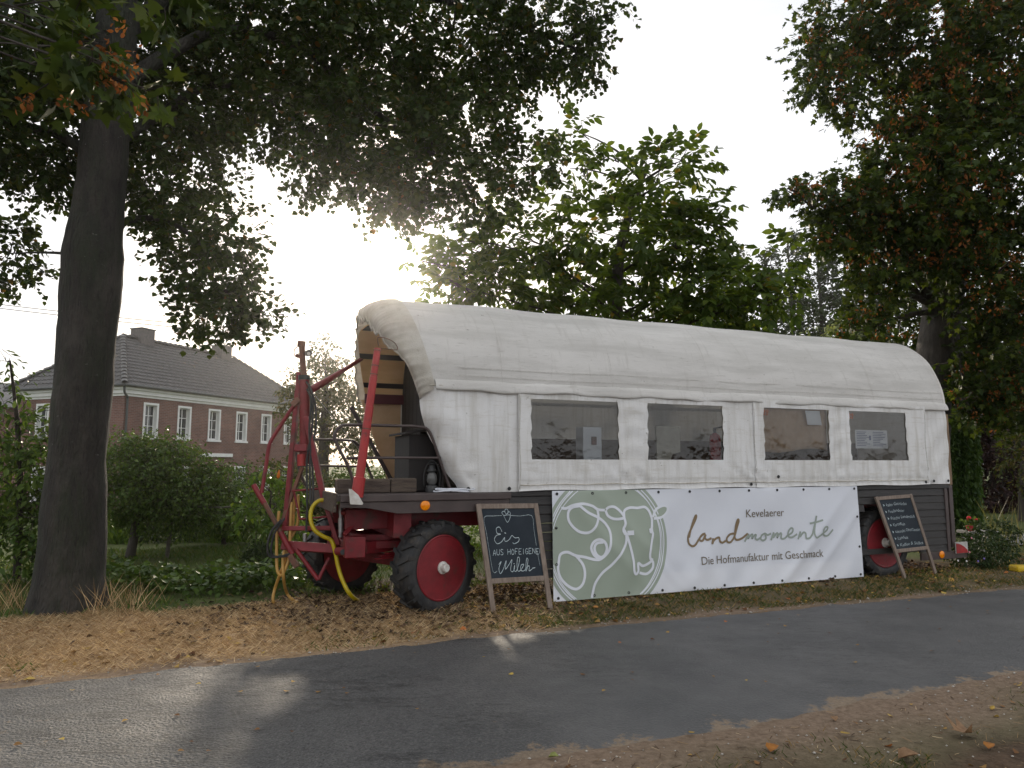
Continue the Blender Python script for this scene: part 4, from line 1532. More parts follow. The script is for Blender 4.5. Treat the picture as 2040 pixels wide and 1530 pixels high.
# ------------------------------------------------------------------ lifting mast at the drawbar
def rod(name, pts, r, m, parent, n=10, k=0):
    p = [at(a, b, c) for a, b, c in pts]
    if k:
        p = spline(p, k)
        if isinstance(r, (list, tuple)):
            r = list(np.interp(np.linspace(0, 1, len(p)), np.linspace(0, 1, len(r)), r))
    return MB().tube(p, r, n).build(name, m, parent, smooth='auto')


def beam(name, a, b, w, h, m, parent, up=(0, -1, 0.2)):
    return MB().bar(at(*a), at(*b), w, h, up).build(name, m, parent, bevel=0.006)


MY = 8.25
mast = empty('lifting_mast', tuple(Vector(at(615, 1080, MY))), 0, 'red rusty hydraulic lifting mast and hitch frame in front of the wagon', 'lifting mast')
rod('piston_rod', [(601, 684, MY), (603, 720, MY), (606, 755, MY)], [0.036, 0.034, 0.034], M_RUST, mast)
rod('piston_eye', [(600, 690, MY - 0.01), (601, 680, MY - 0.01)], 0.046, M_RUST, mast)
rod('cylinder', [(606, 752, MY), (607, 800, MY), (607, 925, MY)], 0.058, M_RED, mast, 14)
rod('cylinder_collar', [(606, 748, MY), (606, 757, MY)], 0.068, M_BLACK, mast, 14)
rod('cylinder_foot', [(601, 905, MY - 0.03), (601, 928, MY - 0.03)], 0.05, M_ORED, mast, 12)
beam('mast_leg', (597, 742, MY + 0.04), (568, 1052, MY - 0.05), 0.05, 0.09, M_RED, mast)
beam('mast_leg', (610, 830, MY - 0.06), (648, 1006, MY - 0.10), 0.06, 0.075, M_RED, mast)
beam('mast_leg_foot', (648, 1000, MY - 0.10), (674, 1086, MY - 0.14), 0.05, 0.07, M_RED, mast)
beam('inner_leg', (603, 930, MY), (560, 1045, MY - 0.08), 0.04, 0.05, M_RUST, mast)
beam('mast_bracket', (588, 893, MY - 0.06), (613, 893, MY - 0.06), 0.08, 0.07, M_RED, mast)
rod('cross_bar', [(582, 978, MY - 0.08), (642, 973, MY - 0.09)], 0.013, M_RED, mast)
rod('cross_bar', [(586, 980, MY - 0.08), (597, 1034, MY - 0.09), (655, 1029, MY - 0.12)], 0.013, M_RED, mast)
beam('cross_bar', (562, 1053, MY - 0.08), (660, 1052, MY - 0.12), 0.05, 0.055, M_RED, mast)
beam('hitch_beam', (566, 1087, MY - 0.05), (672, 1094, MY - 0.12), 0.10, 0.17, M_RED, mast)
rod('side_arm', [(592, 800, MY - 0.02), (577, 820, MY - 0.02), (555, 854, MY - 0.05), (541, 876, MY - 0.08), (535, 893, MY - 0.1), (529, 935, MY - 0.12), (521, 982, MY - 0.15)], [0.025, 0.022, 0.022, 0.022, 0.022, 0.022, 0.02], M_RED, mast, 9, 3)
beam('arm_joint', (596, 795, MY - 0.01), (583, 808, MY - 0.03), 0.07, 0.05, M_RUST, mast)
rod('lower_arm', [(505, 966, MY - 0.15), (516, 985, MY - 0.16), (527, 1003, MY - 0.17)], 0.030, M_RED, mast)
rod('lower_arm_sleeve', [(526, 1001, MY - 0.17), (546, 1036, MY - 0.17), (560, 1062, MY - 0.17)], 0.026, M_RUST, mast)
rod('lower_arm', [(559, 1060, MY - 0.17), (570, 1082, MY - 0.18), (583, 1104, MY - 0.18)], 0.032, M_RED, mast)
rod('jack_strut', [(590, 1095, MY - 0.18), (612, 1125, MY - 0.2), (634, 1155, MY - 0.22)], 0.024, M_RED, mast)
rod('jack_strut', [(634, 1155, MY - 0.22), (656, 1112, MY - 0.1)], 0.02, M_RED, mast)
rod('top_arm', [(619, 777, MY + 0.05), (655, 756, MY + 0.35), (687, 736, MY + 0.7), (735, 706, MY + 1.3)], [0.045, 0.038, 0.028, 0.025], M_RED, mast)
rod('stay_wire', [(620, 778, MY + 0.05), (670, 840, MY + 0.2), (722, 905, MY + 0.4)], 0.004, M_STEEL, mast, 5)
rod('work_lamp', [(612, 704, MY - 0.05), (616, 703, MY - 0.09)], [0.035, 0.038], M_BLACK, mast, 12)
rod('work_lamp_lens', [(614.5, 704.5, MY - 0.092), (615, 704.5, MY - 0.098)], 0.02, M_WHITEP, mast, 12)
rod('wire_hook', [(598, 689, MY), (588, 694, MY), (586, 704, MY), (590, 711, MY), (600, 713, MY)], 0.006, M_RUST, mast, 6, 4)
rod('piston_lug', [(590, 708, MY), (603, 712, MY)], 0.022, M_RUST, mast, 8)
pa = at(704, 1090, 7.75)
MB().bar(pa + Vector((-0.10, 0, 0)), pa + Vector((0.10, 0.08, 0.0)), 0.16, 0.22).build('hitch_bracket', M_RED, mast, bevel=0.008)
rod('hitch_pin', [(672, 1098, 7.95), (690, 1098, 7.85)], 0.045, M_RED, mast, 12)
rod('hitch_pin_bolt', [(683, 1100, 7.72), (686, 1100, 7.80)], 0.03, M_BLACK, mast, 8)
beam('brace', (686, 1066, 7.9), (706, 1043, 8.0), 0.05, 0.05, M_RED, mast)
rod('valve_pipe', [(678, 1003, MY - 0.2), (679, 1030, MY - 0.2), (678, 1070, MY - 0.2)], 0.022, M_STEEL, mast)
rod('valve_block', [(679, 1032, MY - 0.2), (679, 1060, MY - 0.2)], 0.032, M_STEEL, mast)
rod('valve_knob', [(682, 1021, MY - 0.24), (690, 1021, MY - 0.26)], 0.03, M_RED, mast)
for q in ([(610, 760, MY - 0.06), (622, 785, MY - 0.08), (622, 850, MY - 0.1), (613, 905, MY - 0.1), (611, 940, MY - 0.1), (612, 1000, MY - 0.15), (610, 1060, MY - 0.17)],
          [(614, 770, MY - 0.05), (627, 800, MY - 0.05), (629, 850, MY - 0.08), (618, 910, MY - 0.1), (618, 970, MY - 0.12), (620, 1010, MY - 0.16)],
          [(612, 775, MY - 0.05), (620, 800, MY - 0.1), (616, 860, MY - 0.12), (622, 930, MY - 0.1), (624, 985, MY - 0.13), (622, 1008, MY - 0.16)],
          [(560, 1036, MY - 0.2), (541, 1058, MY - 0.25), (533, 1085, MY - 0.27), (536, 1107, MY - 0.25), (552, 1110, MY - 0.22), (578, 1103, MY - 0.2)],
          [(567, 1032, MY - 0.2), (548, 1060, MY - 0.22), (540, 1092, MY - 0.23), (545, 1108, MY - 0.22), (575, 1108, MY - 0.2)]):
    rod('hydraulic_hose', q, 0.012, M_BLACK, mast, 7, 5)
rod('hose_plug', [(607, 1063, MY - 0.17), (607, 1078, MY - 0.17)], 0.022, M_STEEL, mast)
beam('coupling', (578, 1105, MY - 0.2), (592, 1130, MY - 0.2), 0.06, 0.07, M_RUST, mast)

# hoses and loose things on the platform
def hose(name, pts, r, m, label, cat='hose'):
    p = spline([at(a, b, c) for a, b, c in pts], 7)
    o = MB().tube(p, r, 9).build(name, m, None, smooth=True)
    tag(o, label, cat)
    return o


GY0 = gnd(724, 1203).y
hose('hose', [(652, 996, MY - 0.2), (635, 998, MY - 0.22), (622, 1012, MY - 0.25), (619, 1035, MY - 0.28), (627, 1056, MY - 0.3), (643, 1068, MY - 0.28), (660, 1077, MY - 0.25), (668, 1100, MY - 0.25), (674, 1130, MY - 0.26), (684, 1160, MY - 0.28), (700, 1187, MY - 0.26), (724, 1203, GY0)], 0.023, M_YHOSE, 'bright yellow hose curving from the mast down to the ground')
g0 = gnd(560, 1209).y
hose('hose', [(586, 980, MY - 0.02), (584, 1040, MY - 0.03), (570, 1110, MY - 0.1), (560, 1138, MY - 0.15), (548, 1172, g0), (544, 1196, g0 - 0.05), (554, 1208, g0), (575, 1205, g0 + 0.02), (592, 1198, g0 + 0.1)], 0.017, M_THOSE, 'ochre hose making the lowest loop on the ground beside the far front wheel')
hose('hose', [(594, 985, MY - 0.02), (592, 1045, MY - 0.03), (566, 1100, MY - 0.12), (565, 1150, MY - 0.2), (571, 1180, MY + 0.1), (583, 1195, g0 + 0.1), (596, 1200, g0 + 0.15)], 0.017, M_THOSE, 'ochre hose hanging straight down the middle of the mast')
hose('hose', [(556, 1018, MY - 0.1), (552, 1060, MY - 0.12), (551, 1110, MY - 0.15), (553, 1138, MY - 0.18), (561, 1146, MY - 0.18), (569, 1132, MY - 0.18), (576, 1110, MY - 0.15), (578, 1060, MY - 0.1), (581, 1000, MY - 0.05)], 0.017, M_THOSE, 'ochre hose hung in a short hooked loop left of the mast')

slp = empty('wooden_sleeper', tuple(wpt(-0.35, 0.30, 1.287)), WA, 'cracked old wooden beam lying on the wagon platform', 'wooden beam')
MB().box(-0.55, 0.02, -0.09, 0.09, 0, 0.15).build('beam', M_OLDWOOD, slp, local=True, bevel=0.015)
MB().box(0.025, 0.32, -0.085, 0.085, 0, 0.155).build('end_block', M_OLDWOOD, slp, local=True, bevel=0.018)
cb = MB()
q0 = wpt(0.32, 0.06, 1.292)
for k, (a, b) in enumerate(((0.20, 0.07), (0.17, 0.06), (0.22, 0.05))):
    cb.tube([q0 + Vector((math.cos(s) * a + 0.02 * k, math.sin(s) * b, 0.008 + 0.012 * k + 0.006 * math.sin(s * 3))) for s in np.linspace(0, 2 * math.pi * 0.96, 40)], 0.006, 6)
tag(cb.build('cable_coil', M_LINE, None, smooth=True), 'white cable coiled on the platform edge beside the canvas', 'cable')
lan = empty('lantern', tuple(wpt(0.14, 0.22, 1.286)), 0, 'old storm lantern standing in the corner below the canvas flap', 'lantern')
M_LG = mat('lantern_grey', (0.05, 0.05, 0.05), 0.5, (0.03, 0.03, 0.03), 12)
MB().lathe([(0.07, 0.0), (0.075, 0.03), (0.065, 0.07), (0.03, 0.085)], (0, 0, 0), (0, 0, 1), 18).build('tank', M_LG, lan, local=True, smooth='auto')
MB().lathe([(0.04, 0.085), (0.062, 0.13), (0.055, 0.19), (0.035, 0.22)], (0, 0, 0), (0, 0, 1), 18).build('globe', mat('smoky_globe', (0.11, 0.11, 0.105), 0.2), lan, local=True, smooth='auto')
MB().lathe([(0.045, 0.22), (0.06, 0.235), (0.04, 0.26), (0.03, 0.30), (0.045, 0.31), (0.02, 0.325)], (0, 0, 0), (0, 0, 1), 18).build('cap', M_LG, lan, local=True, smooth='auto')
MB().tube(spline([(-0.085, 0, 0.06), (-0.09, 0, 0.2), (-0.05, 0, 0.31), (0, 0, 0.35), (0.05, 0, 0.31), (0.09, 0, 0.2), (0.085, 0, 0.06)], 5), 0.006, 6).build('side_wires', M_LG, lan, local=True, smooth=True)

# things behind the window panes
M_PAPER = mat('paper', (0.80, 0.80, 0.80), 0.8)
M_INK = mat('ink', (0.25, 0.27, 0.38), 0.8)


def notice(px0, py0, px1, py1, label, lines=0, w=-0.006, skew=0.0):
    (a, za), (b, zb) = wag(px0, py0, w), wag(px1, py1, w)
    o = empty('paper_notice', tuple(wpt((a + b) / 2, w, min(za, zb))), 0, label, 'notice')
    P = lambda u, v, d=0.0: wpt(a + (b - a) * u + skew * v, w - d, za + (zb - za) * v)
    MB().hexa([P(0, 1, -0.001), P(1, 1, -0.001), P(1, 0, -0.001), P(0, 0, -0.001), P(0, 1), P(1, 1), P(1, 0), P(0, 0)]).build('sheet', M_PAPER, o)
    if lines:
        mb_ = MB()
        for side in (0, 1):
            for i in range(lines):
                x0 = 0.04 + 0.5 * side
                x1 = x0 + random.uniform(0.2, 0.42)
                v = 0.1 + 0.82 * i / lines
                mb_.add([P(x0, v, 0.002), P(x1, v, 0.002), P(x1, v + 0.035, 0.002), P(x0, v + 0.035, 0.002)], [(0, 1, 2, 3)])
        mb_.add([P(0.42, 0.3, 0.003), P(0.48, 0.3, 0.003), P(0.48, 0.55, 0.003), P(0.42, 0.55, 0.003)], [(0, 1, 2, 3)])
        mb_.build('print', M_INK, o)


notice(1604, 818, 1634, 847, 'blank white paper sheet in the upper corner of the third window', skew=0.03)
notice(1703, 856, 1769, 894, 'two printed white pages taped side by side inside the rearmost window', lines=9)
for px, py, lab in ((1525, 822, 'small orange butterfly sticker in the corner of the third window'), (1695, 829, 'small orange butterfly sticker in the corner of the rearmost window')):
    (t, z) = wag(px, py, -0.008)
    mb = MB()
    for sx in (-1, 1):
        for (du, dv, r_) in ((0.028, 0.018, 0.028), (0.022, -0.022, 0.02)):
            k0 = len(mb.v)
            mb.v += [wpt(t + sx * du + r_ * math.cos(a), -0.010, z + dv + r_ * math.sin(a)) for a in np.linspace(0, 2 * math.pi, 10, endpoint=False)]
            mb.v += [wpt(t + sx * du + r_ * math.cos(a), -0.008, z + dv + r_ * math.sin(a)) for a in np.linspace(0, 2 * math.pi, 10, endpoint=False)]
            mb.f += [tuple(k0 + i for i in range(10)), tuple(k0 + 10 + i for i in range(10))]
    tag(mb.build('butterfly_sticker', mat('sticker_orange', (0.62, 0.20, 0.07), 0.6), None), lab, 'sticker')
t, z = wag(1432, 915, 0.22)
ext = empty('fire_extinguisher', tuple(wpt(t - 0.02, 0.26, 1.632)), 0, 'red fire extinguisher standing behind the second window', 'extinguisher')
M_EXT = mat('extinguisher_red', (0.50, 0.01, 0.02), 0.3)
MB().lathe([(0.07, 0.0), (0.075, 0.01), (0.075, 0.30), (0.06, 0.35), (0.025, 0.38)], (0, 0, 0), (0, 0, 1), 20).build('cylinder', M_EXT, ext, local=True, smooth='auto')
MB().lathe([(0.02, 0.38), (0.025, 0.42), (0.02, 0.44)], (0, 0, 0), (0, 0, 1), 12).build('valve', M_BLACK, ext, local=True)
MB().bar((-0.02, 0, 0.44), (0.10, 0, 0.46), 0.02, 0.02).build('handle', M_BLACK, ext, local=True)
(ta, za), (tb, zb) = wag(1150, 905, 0.36), wag(1186, 850, 0.36)
fr_ = empty('white_appliance', tuple(wpt((ta + tb) / 2, 0.30, 1.632)), WA, 'white boxy appliance standing behind the front window', 'appliance')
MB().box(-0.13, 0.13, -0.10, 0.10, 0, 0.42).build('casing', mat('appliance_white', (0.7, 0.72, 0.74), 0.4), fr_, local=True, bevel=0.01)
MB().box(-0.02, 0.04, -0.135, -0.102, 0.2, 0.3).build('tap', M_RUST, fr_, local=True, bevel=0.004)
(ta, za), (tb, zb) = wag(1306, 905, 0.15), wag(1350, 850, 0.15)
o = MB().prism([wpt(ta, 0.12, 1.632), wpt(ta + 0.20, 0.12, 1.632), wpt(ta + 0.24, 0.12, 1.72), wpt(ta + 0.36, 0.12, 1.75), wpt(ta + 0.36, 0.12, zb), wpt(ta, 0.12, zb)], wpt(0, 0.03, 0) - wpt(0, 0, 0)).build('paper_bag', mat('bag_paper', (0.46, 0.43, 0.35), 0.7, (0.4, 0.37, 0.3), 8), None, bevel=0.004)
tag(o, 'pale torn paper bag propped behind the second window', 'paper bag')
ta, tb = WIN[2][0] - 0.04, WIN[2][1] + 0.04
o = MB().grid(40, 14, lambda i, j: wpt(ta + (tb - ta) * i / 39, 0.045 + 0.012 * math.sin(i * 0.8 + j * 0.2), 2.40 - (0.62 + 0.03 * math.sin(i * 0.16)) * j / 13)).build('burlap_blind', mat('burlap', (0.58, 0.42, 0.28), 0.9, (0.48, 0.33, 0.20), 5, bump=0.2, bscale=200), None, smooth=True)
sl = o.modifiers.new('thickness', 'SOLIDIFY')
sl.thickness = 0.004
tag(o, 'brown burlap blind hanging inside the third window', 'blind')

# ------------------------------------------------------------------ farm house
def brick_mat(name, c1, c2, mortar, sc=1.0):
    m = bpy.data.materials.new(name)
    m.use_nodes = True
    n, l = m.node_tree.nodes, m.node_tree.links
    p = n['Principled BSDF']
    p.inputs['Roughness'].default_value = 0.85
    t = n.new('ShaderNodeTexCoord')
    sp = n.new('ShaderNodeSeparateXYZ')
    ad = n.new('ShaderNodeMath')
    cb_ = n.new('ShaderNodeCombineXYZ')
    l.new(t.outputs['Object'], sp.inputs[0])
    l.new(sp.outputs['X'], ad.inputs[0])
    l.new(sp.outputs['Y'], ad.inputs[1])
    l.new(ad.outputs[0], cb_.inputs['X'])
    l.new(sp.outputs['Z'], cb_.inputs['Y'])
    bt = n.new('ShaderNodeTexBrick')
    bt.inputs['Scale'].default_value = 1.0
    bt.inputs['Brick Width'].default_value = 0.25 * sc
    bt.inputs['Row Height'].default_value = 0.083 * sc
    bt.inputs['Mortar Size'].default_value = 0.010
    bt.inputs['Color1'].default_value, bt.inputs['Color2'].default_value, bt.inputs['Mortar'].default_value = rgb(c1), rgb(c2), rgb(mortar)
    l.new(cb_.outputs[0], bt.inputs['Vector'])
    nn = n.new('ShaderNodeTexNoise')
    nn.inputs['Scale'].default_value = 0.9
    nn.inputs['Detail'].default_value = 6
    l.new(t.outputs['Object'], nn.inputs['Vector'])
    mr = n.new('ShaderNodeMapRange')
    mr.inputs['From Min'].default_value, mr.inputs['From Max'].default_value = 0.3, 0.7
    mr.inputs['To Min'].default_value, mr.inputs['To Max'].default_value = 0.75, 1.15
    l.new(nn.outputs['Fac'], mr.inputs['Value'])
    mx = n.new('ShaderNodeMix')
    mx.data_type = 'RGBA'
    mx.blend_type = 'MULTIPLY'
    mx.inputs['Factor'].default_value = 1
    l.new(bt.outputs['Color'], mx.inputs['A'])
    l.new(mr.outputs['Result'], mx.inputs['B'])
    l.new(mx.outputs['Result'], p.inputs['Base Color'])
    bp = n.new('ShaderNodeBump')
    bp.inputs['Strength'].default_value = 0.6
    bp.inputs['Distance'].default_value = 0.02
    bp.invert = True
    l.new(bt.outputs['Fac'], bp.inputs['Height'])
    l.new(bp.outputs['Normal'], p.inputs['Normal'])
    return m


M_BRICK = brick_mat('house_brick', (0.135, 0.055, 0.045), (0.20, 0.088, 0.068), (0.21, 0.175, 0.15))
M_HW = mat('house_white_paint', (0.76, 0.76, 0.74), 0.55, (0.68, 0.68, 0.66), 3)
M_GLASS = mat('window_glass', (0.02, 0.025, 0.03), 0.04, spec=0.9)
M_TILE = mat('roof_tile', (0.055, 0.053, 0.052), 0.5, (0.095, 0.09, 0.088), 6, 6, col3=(0.16, 0.115, 0.05), n3=0.55, lo3=0.62, hi3=0.72, rough2=0.6)
M_GUT = mat('gutter', (0.05, 0.055, 0.055), 0.5)
HC, HLX, HLY, HG = (-18.87, 34.44), 14.3, 7.6, -0.95
house = empty('farm_house', (HC[0], HC[1], 0), math.radians(70), 'two storey red brick farm house with grey tiled hip roof and white windows', 'house')
WX = [1.62 + 2.2 * i for i in range(6)]
ww, wh0, wh1 = 0.36, 2.93, 4.56
holes = [(x - ww, x + ww, wh0, wh1) for x in WX] + [(x - ww, x + ww, -0.25, 1.35) for i, x in enumerate(WX) if i != 2] + [(5.55, 6.85, HG, 1.35)]
sholes = [(y - ww, y + ww, a, b) for y in (2.1, 5.5) for a, b in ((wh0, wh1), (-0.25, 1.35))]


def wall_with(hs, L, fn, z0, z1):
    xs = sorted(set([0, L] + [q for h in hs for q in h[:2]]))
    zs = sorted(set([z0, z1] + [q for h in hs for q in h[2:]]))
    def skip(i, j):
        xm, zm = (xs[i] + xs[i + 1]) / 2, (zs[j] + zs[j + 1]) / 2
        return any(a < xm < b and c < zm < d for a, b, c, d in hs)
    return MB().grid(len(xs), len(zs), lambda i, j: fn(xs[i], zs[j]), skip)


HZ1 = 4.90
wall_f = wall_with(holes, HLX, lambda x, z: (x, 0, z), HG, HZ1).build('wall', M_BRICK, house, local=True)
wall_s = wall_with(sholes, HLY, lambda y, z: (0, y, z), HG, HZ1).build('wall', M_BRICK, house, local=True)
MB().add([(HLX, 0, HG), (HLX, HLY, HG), (HLX, HLY, HZ1), (HLX, 0, HZ1), (0, HLY, HG), (0, HLY, HZ1)], [(0, 1, 2, 3), (4, 5, 2, 1)]).build('wall', M_BRICK, house, local=True)
# inner dark box so that openings are rooms, not holes
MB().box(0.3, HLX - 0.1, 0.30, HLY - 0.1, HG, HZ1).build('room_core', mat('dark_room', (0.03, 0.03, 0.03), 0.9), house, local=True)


def house_window(c, half, z0, z1, ax, tilt=0.0):
    """ax='x': on the long front (outside is -y); ax='y': on the gable side (outside is -x)"""
    def P(u, d, z):           # u along wall, d depth inwards
        return (c + u, d, z) if ax == 'x' else (d, c + u, z)

    def bx(u0, u1, d0, d1, a, b, mb_):
        p0, p1 = P(u0, d0, a), P(u1, d1, b)
        lo = [min(p0[k], p1[k]) for k in range(3)]
        hi = [max(p0[k], p1[k]) for k in range(3)]
        mb_.box(lo[0], hi[0], lo[1], hi[1], lo[2], hi[2])
        return mb_
    s = 0.11
    mb_ = MB()
    bx(-half - s, -half, -0.03, 0.24, z0, z1, mb_)
    bx(half, half + s, -0.03, 0.24, z0, z1, mb_)
    bx(-half - s, half + s, -0.03, 0.24, z1, z1 + s, mb_)
    w_ = mb_.build('window', M_HW, house, local=True)
    bx(-half - s - 0.05, half + s + 0.05, -0.09, 0.20, z0 - 0.10, z0, MB()).build('sill', M_HW, w_, local=True)
    f_ = MB()
    bx(-half, -half + 0.05, 0.17, 0.22, z0, z1, f_)
    bx(half - 0.05, half, 0.17, 0.22, z0, z1, f_)
    bx(-half, half, 0.17, 0.22, z1 - 0.05, z1, f_)
    bx(-half, half, 0.17, 0.22, z0, z0 + 0.09, f_)
    bx(-0.025, 0.025, 0.168, 0.222, z0, z1, f_)
    for k in (1, 2):
        zz = z0 + 0.05 + (z1 - z0 - 0.05) * k / 3
        bx(-half, half, 0.172, 0.218, zz - 0.016, zz + 0.016, f_)
    f_.build('frame', M_HW, w_, local=True)
    bx(-half, half, 0.192, 0.198, z0, z1, MB()).build('pane', M_GLASS, w_, local=True)
    if half < 0.6 and z0 > 2:
        bx(-half + 0.05, -half + 0.2 + 0.1 * random.random(), 0.24, 0.26, z0 + 0.1, z1, MB()).build('curtain', mat('net_curtain', (0.45, 0.46, 0.48), 0.9), w_, local=True)


for x in WX:
    house_window(x, ww, wh0, wh1, 'x')
for i, x in enumerate(WX):
    if i != 2:
        house_window(x, ww, -0.25, 1.35, 'x')
for y in (2.1, 5.5):
    house_window(y, ww, wh0, wh1, 'y')
    house_window(y, ww, -0.25, 1.35, 'y')
# door with cornice and arch
dr_ = MB().box(5.62, 6.78, 0.16, 0.22, HG, 1.2).build('door', mat('door_green', (0.03, 0.05, 0.04), 0.4), house, local=True)
MB().lathe([(0.03, 0), (0.03, 0.05)], (6.65, 0.15, 0.1), (0, -1, 0), 10).build('handle', M_STEEL, dr_, local=True)
MB().prism([(4.98, -0.02, 1.98), (5.06, -0.14, 1.98), (7.46, -0.14, 1.98), (7.54, -0.02, 1.98)], (0, 0, 0.2)).build('door_cornice', M_HW, house, local=True, bevel=0.02)
mb = MB()
for k in range(24):
    a0, a1 = math.pi * (0.12 + 0.76 * k / 24), math.pi * (0.12 + 0.76 * (k + 1) / 24 - 0.008)
    mb.add([(6.2 - r * math.cos(a), d, 0.75 + r * 0.8 * math.sin(a)) for d in (-0.03, 0.1) for r, a in ((0.85, a0), (0.85, a1), (1.08, a1), (1.08, a0))],
           [(0, 1, 2, 3), (4, 7, 6, 5), (0, 4, 5, 1), (1, 5, 6, 2), (2, 6, 7, 3), (3, 7, 4, 0)])
mb.build('door_arch', mat('arch_brick', (0.20, 0.07, 0.05), 0.85, (0.13, 0.05, 0.04), 9), house, local=True, kind='stuff')
MB().box(-0.03, HLX + 0.03, -0.03, -0.001, 1.62, 1.72).build('string_course', M_BRICK, house, local=True)
for nm, (d0, za, zb) in (('cornice', (0.05, 4.90, 5.02)), ('cornice', (0.14, 5.02, 5.22)), ('cornice', (0.24, 5.22, 5.34))):
    MB().box(-d0, HLX + d0, -d0, HLY + d0, za, zb - 0.002).build(nm, M_HW, house, local=True)
G_ = 0.36
mb = MB()
mb.tube([(-G_, -G_, 5.40), (HLX + G_, -G_, 5.40), (HLX + G_, HLY + G_, 5.40)], 0.075, 8)
mb.tube([(-G_, -G_, 5.40), (-G_, HLY + G_, 5.40)], 0.075, 8)
mb.build('gutter', M_GUT, house, local=True, smooth='auto')
MB().tube(spline([(-0.30, -0.30, 5.36), (-0.22, -0.24, 5.05), (0.08, -0.09, 4.85), (0.12, -0.08, 4.6)], 5) + [Vector((0.12, -0.08, HG))], 0.055, 8).build('downpipe', M_GUT, house, local=True, smooth='auto')
# tiled hip roof: real tile relief in rows
E0, E1, E2, E3 = Vector((-G_, -G_, 5.42)), Vector((HLX + G_, -G_, 5.42)), Vector((HLX + G_, HLY + G_, 5.42)), Vector((-G_, HLY + G_, 5.42))
R0, R1 = Vector((3.0, HLY / 2, 8.55)), Vector((11.5, HLY / 2, 8.55))


def tile_plane(e0, e1, r0, r1, pitch=0.27, rowh=0.34):
    H_ = ((r0 + r1) / 2 - (e0 + e1) / 2).length
    n = int(H_ / rowh)
    d = (e1 - e0).normalized()
    nn = d.cross(((r0 + r1) / 2 - (e0 + e1) / 2).normalized()).normalized()
    if nn.z < 0:
        nn = -nn
    V, L = [], []
    for j in range(n):
        s0, s1 = j / n, (j + 1.12) / n
        a, b = e0.lerp(r0, s0), e1.lerp(r1, s0)
        up = (((r0 + r1) / 2 - (e0 + e1) / 2) / n) * 1.12
        w = (b - a).length
        k0 = math.ceil((a - e0).dot(d) / (pitch / 5))
        k1 = math.floor((b - e0).dot(d) / (pitch / 5))
        o0 = e0 + ((e0.lerp(r0, s0) - e0) - d * (e0.lerp(r0, s0) - e0).dot(d))
        st = len(V)
        for k in range(k0, k1 + 1):
            ph = 2 * math.pi * k / 5
            h = 0.028 * math.sin(ph) + 0.012 * math.sin(2 * ph)
            p = o0 + d * (k * pitch / 5)
            rnd = 0.006 * random.uniform(-1, 1)
            V.append(p + nn * (h + 0.045 + rnd))
            V.append(p + up + nn * (h * 0.9 + 0.004))
            V.append(p + nn * (h - 0.02))
        m_ = k1 - k0
        for k in range(m_):
            q = st + 3 * k
            L += [(q, q + 3, q + 4, q + 1), (q + 2, q + 5, q + 3, q)]
    return V, L


for nm, (a, b, c, d) in (('a', (E0, E1, R0, R1)), ('b', (E3, E0, R0, R0)), ('c', (E1, E2, R1, R1)), ('d', (E2, E3, R1, R0))):
    V, L = tile_plane(a, b, c, d)
    mb = MB()
    mb.v, mb.f = V, L
    base_ = len(mb.v)
    rf = mb.build('roof', M_TILE, house, local=True, kind='stuff')
    MB().add([a + Vector((0, 0, -0.03)), b + Vector((0, 0, -0.03)), d + Vector((0, 0, -0.03)), c + Vector((0, 0, -0.03))], [(0, 1, 2, 3)] if (c - d).length > 0.1 else [(0, 1, 2)]).build('roof_deck', M_GUT, rf, local=True)
M_HIP = mat('ridge_tile', (0.10, 0.098, 0.095), 0.5, (0.06, 0.058, 0.056), 9)


def ridge_tiles(a, b, name='ridge_tile'):
    n = max(2, int((b - a).length / 0.40))
    d = (b - a) / n
    dn = d.normalized()
    s = dn.cross(Vector((0, 0, 1))).normalized()
    u = s.cross(dn)
    for k in range(n):
        p, q = a + d * k, a + d * (k + 1.08)
        mb_ = MB()
        mb_.grid(2, 7, lambda i, j: (p if i == 0 else q) + s * (0.155 - 0.03 * i) * math.cos(math.pi * j / 6) + u * ((0.155 - 0.03 * i) * math.sin(math.pi * j / 6) * 0.9 + 0.02 - 0.03 * i))
        mb_.build(name, M_HIP, house, local=True, smooth='auto')


up_ = Vector((0, 0, 0.04))
ridge_tiles(E0 + up_, R0 + up_)
ridge_tiles(R1 + up_, E1 + up_)
ridge_tiles(E3 + up_, R0 + up_)
ridge_tiles(R0 + up_, R1 + up_)
for cx_ in (4.3, 10.5):
    ch = MB().box(cx_ - 0.45, cx_ + 0.45, HLY / 2 - 0.42, HLY / 2 + 0.42, 7.9, 9.15).build('chimney', mat('chimney_slate', (0.075, 0.068, 0.068), 0.7, (0.12, 0.105, 0.10), 8), house, local=True, bevel=0.01)
    MB().box(cx_ - 0.50, cx_ + 0.50, HLY / 2 - 0.47, HLY / 2 + 0.47, 9.15, 9.21).build('chimney_cap', M_GUT, ch, local=True, bevel=0.01)

# neighbour roof peeping out at the picture's edge
nb = empty('neighbour_house', tuple(at(-40, 900, 48) * Vector((1, 1, 0))), math.radians(70), 'grey roofed neighbouring house just behind the brick farm house', 'house')
MB().box(-5, 5, -4, 4, -1, 5.3).build('wall', M_BRICK, nb, local=True)
MB().add([(-5.4, -4.4, 5.2), (5.4, -4.4, 5.2), (5.4, 4.4, 5.2), (-5.4, 4.4, 5.2), (-5.4, 0, 7.2), (5.4, 0, 7.2)], [(0, 1, 5, 4), (2, 3, 4, 5), (0, 4, 3), (1, 2, 5)]).build('roof', M_TILE, nb, local=True)

